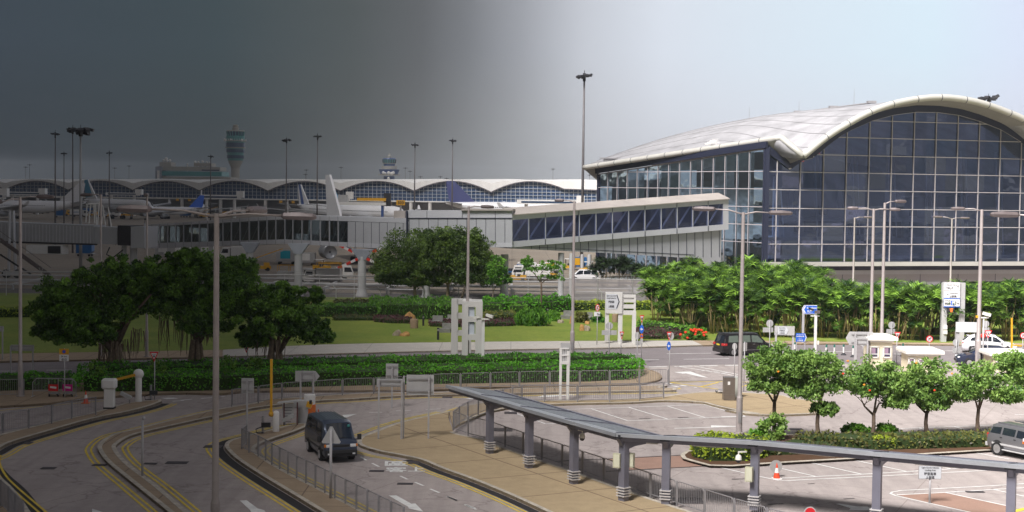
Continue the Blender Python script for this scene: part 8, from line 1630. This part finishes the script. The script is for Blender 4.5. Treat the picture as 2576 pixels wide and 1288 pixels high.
# ================================================================ JET BRIDGES
CORR = mat('corrugated_panel', (.42, .43, .46), .5, metal=.2, var=.08, scale=.6)
JB = thing('jet_bridge', 'grey corrugated jet bridge with a dark bellows and tall wheel column at the left', 'jet bridge', (*pt(170, 215), 0)); ja, jb = Vector((*pt(-60, 220), 0)), Vector((*pt(293, 213), 0)); JE = (jb - ja).normalized(); JN = Vector((JE.y, -JE.x, 0))
def jh(u, v, off=0): return plane_hit((u, v), ja + JN * off, JE)
def jprism(nm, u0, u1, a0, a1, b0, b1, m, dep=3, off=0, par=JB): mb = MB(); mb.prism([jh(u0, a0, off), jh(u1, a1, off), jh(u1, b1, off), jh(u0, b0, off)], JN * -dep); return mb.build(nm, m, par)
cv = jprism('outer_tunnel', -60, 236, 556, 567, 604, 613, CORR); jprism('inner_tunnel', 236, 295, 570, 572, 613, 615, CORR, 2.8, -.15); jprism('bellows', 296, 328, 567, 568, 617, 618, DARK, 3.4, .2); jprism('rotunda', 328, 363, 570, 570, 624, 624, PANEL, 3.6, .1)
rbm = MB()
for i in range(34): u = -56 + i * 8.6; rbm.beam(jh(u, 560 + i * .3, .04), jh(u, 604 + i * .25, .04), .06, .08)
each(rbm, 'panel_rib', PANEL2, cv); jprism('under_beam', -60, 240, 605, 613, 609, 617, DARK, .5)
r_ = jprism('roof_rail', 40, 236, 552, 560, 553, 561, STEEL, .1, -1.5)
wb_ = G((29, 690)); wy = 217; wc = Vector((*pt(29, wy), 0)); mb = MB()
mb.tube([wc + Vector((-.5, 0, .7)), D((26, 530), wy)], .22, 8); mb.tube([wc + Vector((.5, 0, .7)), D((34, 530), wy)], .22, 8); lc = mb.build('lift_column', PANEL2, JB)
for s in (-.8, .8): mb = MB(); mb.lathe([(.55, -.25), (.66, -.15), (.66, .15), (.55, .25)], wc + Vector((s, 0, .66)), 14, Matrix.Rotation(math.pi / 2, 3, 'X')); mb.build('tyre', BLACK, lc, smooth=True)
mb = MB(); mb.box(wc + Vector((0, 0, .7)), (2.4, .6, .5)); mb.build('axle_box', PANEL2, lc)
mb = MB()
for s, z in ((0, 0), (.0, 1.05)): mb.beam(D((0, 600), 214) + Vector((0, 0, z)), D((128, 692), 214) + Vector((0, 0, z)), .12, .3 if z == 0 else .06)
mb.beam(D((0, 606), 215.4), D((128, 698), 215.4), .12, .3); st_ = mb.build('service_stair', LAMPH, JB)
for i in range(14): t = i / 13; p = D((0, 600), 214.7).lerp(D((128, 692), 214.7), t); mb = MB(); mb.box(p, (.3, 1.2, .05)); mb.build('tread', DARK, st_)
mb = MB(); mb.beam(D((0, 640), 214), D((78, 690), 214), .1, .25); mb.build('lower_stringer', DARK, st_)
b_ = jprism('air_unit', 66, 156, 616, 617, 637, 640, SIGNW, 1.6, .2); jprism('grille', 120, 152, 619, 619, 637, 638, DARK, .05, .28, b_)
for u in (306, 330): 
    mb = MB(); b = Vector((*pt(u + 6, 214), 0)); mb.tube([b, D((u + 6, 618), 214)], .5 if u > 310 else .35, 10); mb.build('support_leg', PIER, JB)
hm = MB(); hp = [D((c_, v_), 212) for c_, v_ in ((276, 622), (268, 640), (284, 648), (300, 636), (310, 628))]; hm.tube(hp, .09, 5); hm.build('power_cable', BLACK, JB)
# white A frame gantry on top
GA_ = thing('antenna_frame', 'white lattice frame of slanting poles standing on the jet bridge roof', 'lattice frame', (*pt(246, 216), 10)); mb = MB()
for u0, v0, u1, v1 in ((219, 515, 216, 560), (228, 515, 224, 562), (236, 512, 238, 562), (240, 512, 243, 568), (250, 506, 245, 567), (258, 515, 266, 567), (262, 530, 255, 567), (272, 520, 288, 618), (266, 568, 252, 612), (216, 514, 252, 512)): mb.tube([D((u0, v0), 216), D((u1, v1), 216)], .09, 5)
mb.build('poles', WHITEP, GA_)
def farjet(label, u0, u1, v0, v1, y):
    a, b = D((u0, v0), y), D((u1, v0), y); z1 = D((u0, v1), y).z; o = thing('jet_bridge', label, 'jet bridge', ((a.x + b.x) / 2, y, 0), 0, 'white jet bridges at the distant hall'); mb = MB(); mb.box(((a.x + b.x) / 2, y, (a.z + z1) / 2), (b.x - a.x, 3.5, a.z - z1)); mb.build('tunnel', WHITEP, o); mb = MB(); mb.box(((a.x + b.x) / 2, y - 1.8, (a.z + z1) / 2), ((b.x - a.x) * .86, .1, (a.z - z1) * .4)); mb.build('window_band', NAVYG, o)
    for f in (.15, .85): x = a.x + (b.x - a.x) * f; mb = MB(); mb.tube([(x, y, 0), (x, y, z1)], .7, 8); mb.build('leg', WHITEP, o)
    mb = MB(); mb.box((b.x, y, a.z + .4), (3, 3.6, a.z - z1 + 1.2)); mb.build('cab', WHITEP, o)
for l_, *q in (('white jet bridge left of the blue triangle tail', 18, 108, 482, 490, 680), ('white jet bridge between blue triangle tail and control tower', 268, 350, 484, 491, 680), ('white jet bridge below the tall control tower', 505, 605, 490, 500, 660), ('white jet bridge right of the turquoise tail', 832, 880, 493, 504, 640), ('white jet bridge with hooped railings left of the tallest mast', 1300, 1460, 502, 513, 590), ('white jet bridge cut off by the left edge', -30, 12, 486, 500, 660)): farjet(l_, *q)
# ================================================================ APRON EQUIPMENT
CBLUE = mat('container_blue', (.02, .12, .32), .5); CTEAL = mat('container_teal', (.01, .32, .42), .5); ALU = mat('container_alu', (.48, .48, .48), .45, metal=.4, var=.1, scale=1)
def wheels4(root, L, W, r=.3, par=None):
    for x in (-L * .34, L * .34):
        for y in (-W * .46, W * .46): mb = MB(); mb.lathe([(r * .9, -.12), (r, -.07), (r, .07), (r * .9, .12)], (x, y, r), 12, Matrix.Rotation(math.pi / 2, 3, 'X')); mb.build('wheel', BLACK, root, local=True, smooth=True)
def tug(label, u, v, rz, m=None, group='small baggage tugs on the apron', sc=1.0):
    b = G((u, v)); o = thing('baggage_tug', label, 'tug', b, rz, group); o.scale = (sc,) * 3; mb = MB(); mb.prism([(-1.4, -.7, .35), (1.5, -.7, .35), (1.6, -.7, .8), (.3, -.7, 1.0), (.2, -.7, .75), (-.5, -.7, .75), (-.5, -.7, 1.0), (-1.4, -.7, 1.0)], (0, 1.4, 0)); mb.build('body', m or YPAINT, o, local=True); mb = MB()
    for x, y in ((.3, -.6), (.3, .6), (-1.0, -.6), (-1.0, .6)): mb.tube([(x, y, .8), (x, y, 1.85)], .04, 4)
    mb.build('cab_frame', DARK, o, local=True); mb = MB(); mb.box((-.35, 0, 1.9), (1.6, 1.4, .08)); mb.build('roof', WHITEP, o, local=True); mb = MB(); mb.box((-.3, 0, .95), (.5, .9, .35)); mb.build('seat', DARK, o, local=True); wheels4(o, 2.6, 1.4); return o
def dolly(label, u, v, rz, m, m2=None, group='container dollies on the apron', sc=1.0, h=1.6):
    b = G((u, v)); o = thing('container_dolly', label, 'dolly', b, rz, group); o.scale = (sc,) * 3; mb = MB(); mb.box((0, 0, .5), (3.2, 2.2, .15)); mb.tube([(1.6, 0, .45), (2.4, 0, .4)], .05, 5); mb.build('chassis', STEEL, o, local=True); mb = MB(); mb.prism([(-1.5, -1.0, .6), (1.1, -1.0, .6), (1.5, -1.0, 1.0), (1.5, -1.0, .6 + h), (-1.5, -1.0, .6 + h)], (0, 2.0, 0)); c = mb.build('container', m, o, local=True); mb = MB(); mb.box((-.1, -1.01, .6 + h * .55), (1.5, .04, h * .75)); mb.build('curtain', m2 or ALU, c, local=True); wheels4(o, 3, 2.1, .22); return o
def truck(label, u, v, rz, cabm, boxm, group='service trucks on the apron', box=(3.8, 2.0, 1.7), sc=1.0, rail=False):
    b = G((u, v)); o = thing('service_truck', label, 'truck', b, rz, group); o.scale = (sc,) * 3; mb = MB(); mb.prism([(1.2, -.95, .4), (2.9, -.95, .4), (3.0, -.95, 1.2), (2.6, -.95, 2.2), (1.2, -.95, 2.25)], (0, 1.9, 0)); c = mb.build('cab', cabm, o, local=True); mb = MB(); mb.face([(2.99, -.8, 1.25), (2.99, .8, 1.25), (2.66, .8, 2.1), (2.66, -.8, 2.1)]); mb.build('windscreen', CARGL, c, local=True)
    for s in (-1, 1): mb = MB(); mb.face([(1.5, s * .965, 1.25), (2.8, s * .965, 1.25), (2.5, s * .965, 2.0), (1.5, s * .965, 2.0)]); mb.build('side_window', CARGL, c, local=True)
    mb = MB(); mb.box((-.8, 0, .55), (4.2, 1.9, .3)); mb.build('chassis', DARK, o, local=True); mb = MB(); mb.box((-.9, 0, .72 + box[2] / 2), box); bx = mb.build('load_box', boxm, o, local=True)
    if rail: mb = MB(); [mb.tube([(x, y, .72 + box[2]), (x, y, 1.7 + box[2])], .04, 4) for x in (-2.7, -.9, .9) for y in (-.9, .9)]; [mb.tube([(-2.7, y, 1.7 + box[2]), (.9, y, 1.7 + box[2])], .04, 4) for y in (-.9, .9)]; mb.build('guard_rail', YPAINT, o, local=True)
    else: mb = MB(); mb.box((-.9, -box[1] / 2 - .01, .72 + box[2] * .5), (box[0] * .8, .02, .18)); mb.build('side_stripe', CBLUE if boxm is not CBLUE else WHITEP, bx, local=True)
    wheels4(o, 4.6, 1.8, .42); return o
def loader(label, u, v, rz, m=None, sc=1.0, up=.35, group='belt loaders on the apron'):
    b = G((u, v)); o = thing('belt_loader', label, 'loader', b, rz, group); o.scale = (sc,) * 3; mb = MB(); mb.box((-.2, 0, .6), (3.6, 1.6, .5)); mb.box((.9, -.5, 1.1), (.9, .6, .6)); mb.build('body', m or YPAINT, o, local=True); mb = MB(); mb.beam((-3.4, .25, .9), (3.6, .25, .9 + 7 * up), .7, .22); mb.build('conveyor', ALU, o, local=True); mb = MB(); mb.beam((-3.4, .62, 1.15), (3.6, .62, 1.15 + 7 * up), .05, .08); mb.beam((-3.4, -.12, 1.15), (3.6, -.12, 1.15 + 7 * up), .05, .08); mb.build('side_rails', m or YPAINT, o, local=True); wheels4(o, 3.2, 1.5, .32); return o
m2 = lambda x, y: T('M2', x, y); m3 = lambda x, y: T('M3', x, y)
dolly('teal curtained container dolly left of the aircraft engine', *m2(325, 560), .05, ALU, CTEAL, sc=1.15); truck('white cab truck with a yellow racked bed between bridge piers', *m2(745, 690), .1, WHITEP, ALU, rail=True, sc=.9, box=(3.8, 1.9, .9)); truck('grey box truck with yellow rail beside the second bridge pier', *m2(640, 730), 3.1, WHITEP, ALU, rail=True, sc=.9)
truck('white lorry behind the first bridge pier with yellow guard rails', *m2(400, 715), .0, WHITEP, ALU, rail=True, box=(3.8, 1.9, 1.0), sc=.9); dolly('white curtained dolly beside the engine', *m2(500, 570), .0, ALU, WHITEP); tug('yellow tug under the engine with a person on it', *m2(625, 622), .1, None); loader('yellow framed loader left of the first pier', *m2(100, 620), .3)
gc('person in a pale shirt standing by the yellow tug under the engine', *m2(640, 612), -1.6, 'fwd'); 
sl = G(m2(980, 635)); o = thing('scissor_lift', 'scissor lift with red and white striped arms behind the third pier', 'scissor lift', sl); 
for s in (-1, 1):
    for y in (0, 1.8):
        a, b = sl + Vector((-s * 4.2, y, .6)), sl + Vector((s * 4.2, y, 4.6)); mb = MB(); mb.beam(a, b, .2, .4); arm_ = mb.build('scissor_arm', BLUEP if y else SIGNW, o)
        if y == 0:
            for k in range(6): p, q = a.lerp(b, (k * 2 + .3) / 12), a.lerp(b, (k * 2 + 1.3) / 12); mb = MB(); mb.beam(p + Vector((0, -.02, 0)), q + Vector((0, -.02, 0)), .22, .42); mb.build('red_stripe', REDP, arm_)
mb = MB(); mb.box(sl + Vector((0, 1, 4.9)), (9.5, 2.6, .3)); mb.build('platform', AGREY, o); mb = MB(); mb.box(sl + Vector((0, 1, .4)), (9, 2.4, .4)); mb.build('base', DARK, o)
for i, (f_, uv, rz, a_, l_) in enumerate(((tug, m2(1370, 728), .2, YPAINT, 'yellow tug seen between the garden tree trunks'), (tug, m2(1740, 725), 3.0, YPAINT, 'yellow tug behind the middle garden tree'), (tug, m2(1930, 718), .1, WHITEP, 'white tug right of the slim garden lamp'), (tug, m2(2130, 722), .0, YPAINT, 'yellow tug near the slender garden tree'), (tug, m3(165, 712), 3.1, YPAINT, 'yellow tug left of the leaning sapling'), (tug, m3(420, 690), .2, YPAINT, 'yellow tug glimpsed through the leaning sapling'), (tug, m3(800, 640), .0, YPAINT, 'yellow tug between the pale piers and dark palms'), (tug, m3(600, 610), 3.0, YPAINT, 'yellow tug left of the thickest pale pier'))): f_(l_, *uv, rz, a_)
truck('white truck with a blue stripe behind the leaning sapling', *m3(290, 700), 3.14, WHITEP, WHITEP); truck('blue fronted truck left of the leaning sapling', *m3(100, 690), .1, BLUEP, DARK, box=(3.4, 1.9, .9)); dolly('orange covered dolly behind the leaning sapling', *m3(250, 640), .1, WHITEP, ORANGE, h=1.2); dolly('yellow covered dolly behind the leaning sapling', *m3(450, 640), .1, WHITEP, YPAINT, h=1.2); dolly('blue dolly between two pale piers', *m3(690, 610), .0, CBLUE, YPAINT)
car('apron_van', 'white van with a yellow roof edge parked by the dark palms', 'van', G(m3(760, 712)), rad(165), ST_MPV, WHC, [(-1.95, -1.0, .12, .84, .1, 0), (-.9, .15, .12, .84, 0, 0), (.28, 1.5, .12, .84, 0, .62)], (-1.45, 1.45), (1.72, 1.0), (-2.33, -2.14), [('roof_bar', YPAINT, (0, 0, 1.94), (1.8, 1.3, .08)), ('headlight', HEADL, (2.22, .68, .8), (.2, .3, .16)), ('headlight', HEADL, (2.22, -.68, .8), (.2, .3, .16)), ('bonnet_stripe', YPAINT, (1.95, 0, 1.06), (.5, 1.2, .03))], sunroof=False)
gc('person standing at the foot of the palest bridge pier', *m3(1055, 540), 1.5); gc('person in dark clothes beside the blue dolly', *m3(712, 560), 1.0, 'down', TROU)
for i, (x, y, m_, rz, l_) in enumerate(((1410, 190, ALU, .1, 'silver container row under the left bridge windows'), (1490, 195, WHITEP, .0, 'white container below the bridge warning signs'), (1780, 185, ALU, .0, 'silver container left of the near lamp post'), (1580, 190, WHITEP, .1, 'white curtained dolly under the bridge bend'))): dolly(l_, *T('M1', x, y), rz, m_, WHITEP if m_ is ALU else ALU, h=1.9)
truck('white high loader truck right of the near lamp post', *T('M1', 2045, 215), 3.14, WHITEP, WHITEP); dolly('blue container standing under the jet bridge', *T('M1', 735, 185), .0, CBLUE, CBLUE, h=2.2)
rj = random.Random(77)
far = [(20, 905), (70, 930), (200, 905), (330, 925), (450, 920), (520, 955), (560, 930), (600, 945), (680, 950), (760, 935), (820, 950), (880, 955), (960, 950), (1020, 940), (1100, 950), (1290, 950), (1340, 945), (1600, 955), (1770, 960), (1950, 935), (2050, 925)]
wd = ['far left', 'left', 'left centre', 'centre']
for i, (x, y) in enumerate(far):
    u, v = T('T1', x, y); k = i % 4
    if k == 0: truck('distant white service truck below the airliners, %s of the apron' % ('far left' if x < 700 else 'left middle'), u, v, rj.choice((0, 3.14, .4)), WHITEP, rj.choice((WHITEP, CBLUE)), 'distant service trucks', sc=1.3)
    elif k == 1: dolly('distant blue container dolly below the airliners, %s of the apron' % ('far left' if x < 700 else 'left middle'), u, v, rj.uniform(-.3, .3), CBLUE, CBLUE, 'distant container dollies', 1.4)
    elif k == 2: loader('distant yellow belt loader below the airliners, %s of the apron' % ('far left' if x < 700 else 'left middle'), u, v, rj.uniform(-.5, .5), YPAINT, 1.5, .3, 'distant belt loaders')
    else: tug('distant yellow tug below the airliners, %s of the apron' % ('far left' if x < 700 else 'left middle'), u, v, rj.uniform(-.3, 3), YPAINT, 'distant tugs', 1.7)
ld = G((925, 565)); ld = Vector((*pt(925, 420), 0)); mb = MB(); o = thing('cargo_loader', 'white and yellow cargo high loader seen over the bridge roof', 'loader', ld); mb = MB(); mb.box(ld + Vector((-3, 0, 9.4)), (16, 4, .8)); mb.build('deck', WHITEP, o); mb = MB(); mb.box(ld + Vector((1, 0, 10.6)), (8, 3, .8)); mb.build('load', YPAINT, o); mb = MB(); mb.box(ld + Vector((-7, 0, 10.8)), (2.6, 2.6, 2)); mb.build('cab', SIGNBACK, o); mb = MB(); [mb.box(ld + Vector((x, 0, 4.6)), (.6, 3, 9.2)) for x in (-9, 4)]; mb.build('lift_legs', BLUEP, o); mb = MB(); mb.box(ld + Vector((9, 0, 9.8)), (2.4, .3, 1.4)); q = mb.build('stand_number_sign', YPAINT, o); mb = MB(); mb.box(ld + Vector((5.3, 0, 10.6)), (2, 1, 3.6)); mb.build('display_box', DARK, o)
mb = MB(); mb.tube([ld + Vector((9, 0, 0)), ld + Vector((9, 0, 9))], .3, 6); mb.build('sign_post', STEEL, o); txt('S03', ld + Vector((9, -.2, 9.8)), .9, 1.9, 0, INK, q)
# ground crew dots near blue dollies
for i, (x, y, l_) in enumerate(((1960, 690, 'person beside the white tug behind the garden trees'), (2060, 690, 'person in dark clothes right of the white tug'))): gc(l_, *m2(x, y), rj.uniform(0, 3), 'down', SHIRT if i else TROU)
# hidden prototypes far below are all placed; report
print('objects', len(bpy.data.objects))
# ================================================================ HAZE
hz = bpy.data.materials.new('haze_air'); hz.use_nodes = True; nt = hz.node_tree; nt.nodes.clear(); ou = nt.nodes.new('ShaderNodeOutputMaterial'); pv = nt.nodes.new('ShaderNodeVolumePrincipled')
pv.inputs['Color'].default_value = (.86, .92, 1, 1); pv.inputs['Density'].default_value = .00017; pv.inputs['Anisotropy'].default_value = .2; nt.links.new(pv.outputs[0], ou.inputs['Volume'])
mb = MB(); mb.box((0, 2300, 44.5), (9400, 5600, 93)); hb = mb.build('haze', hz); tag(hb, kind='stuff')
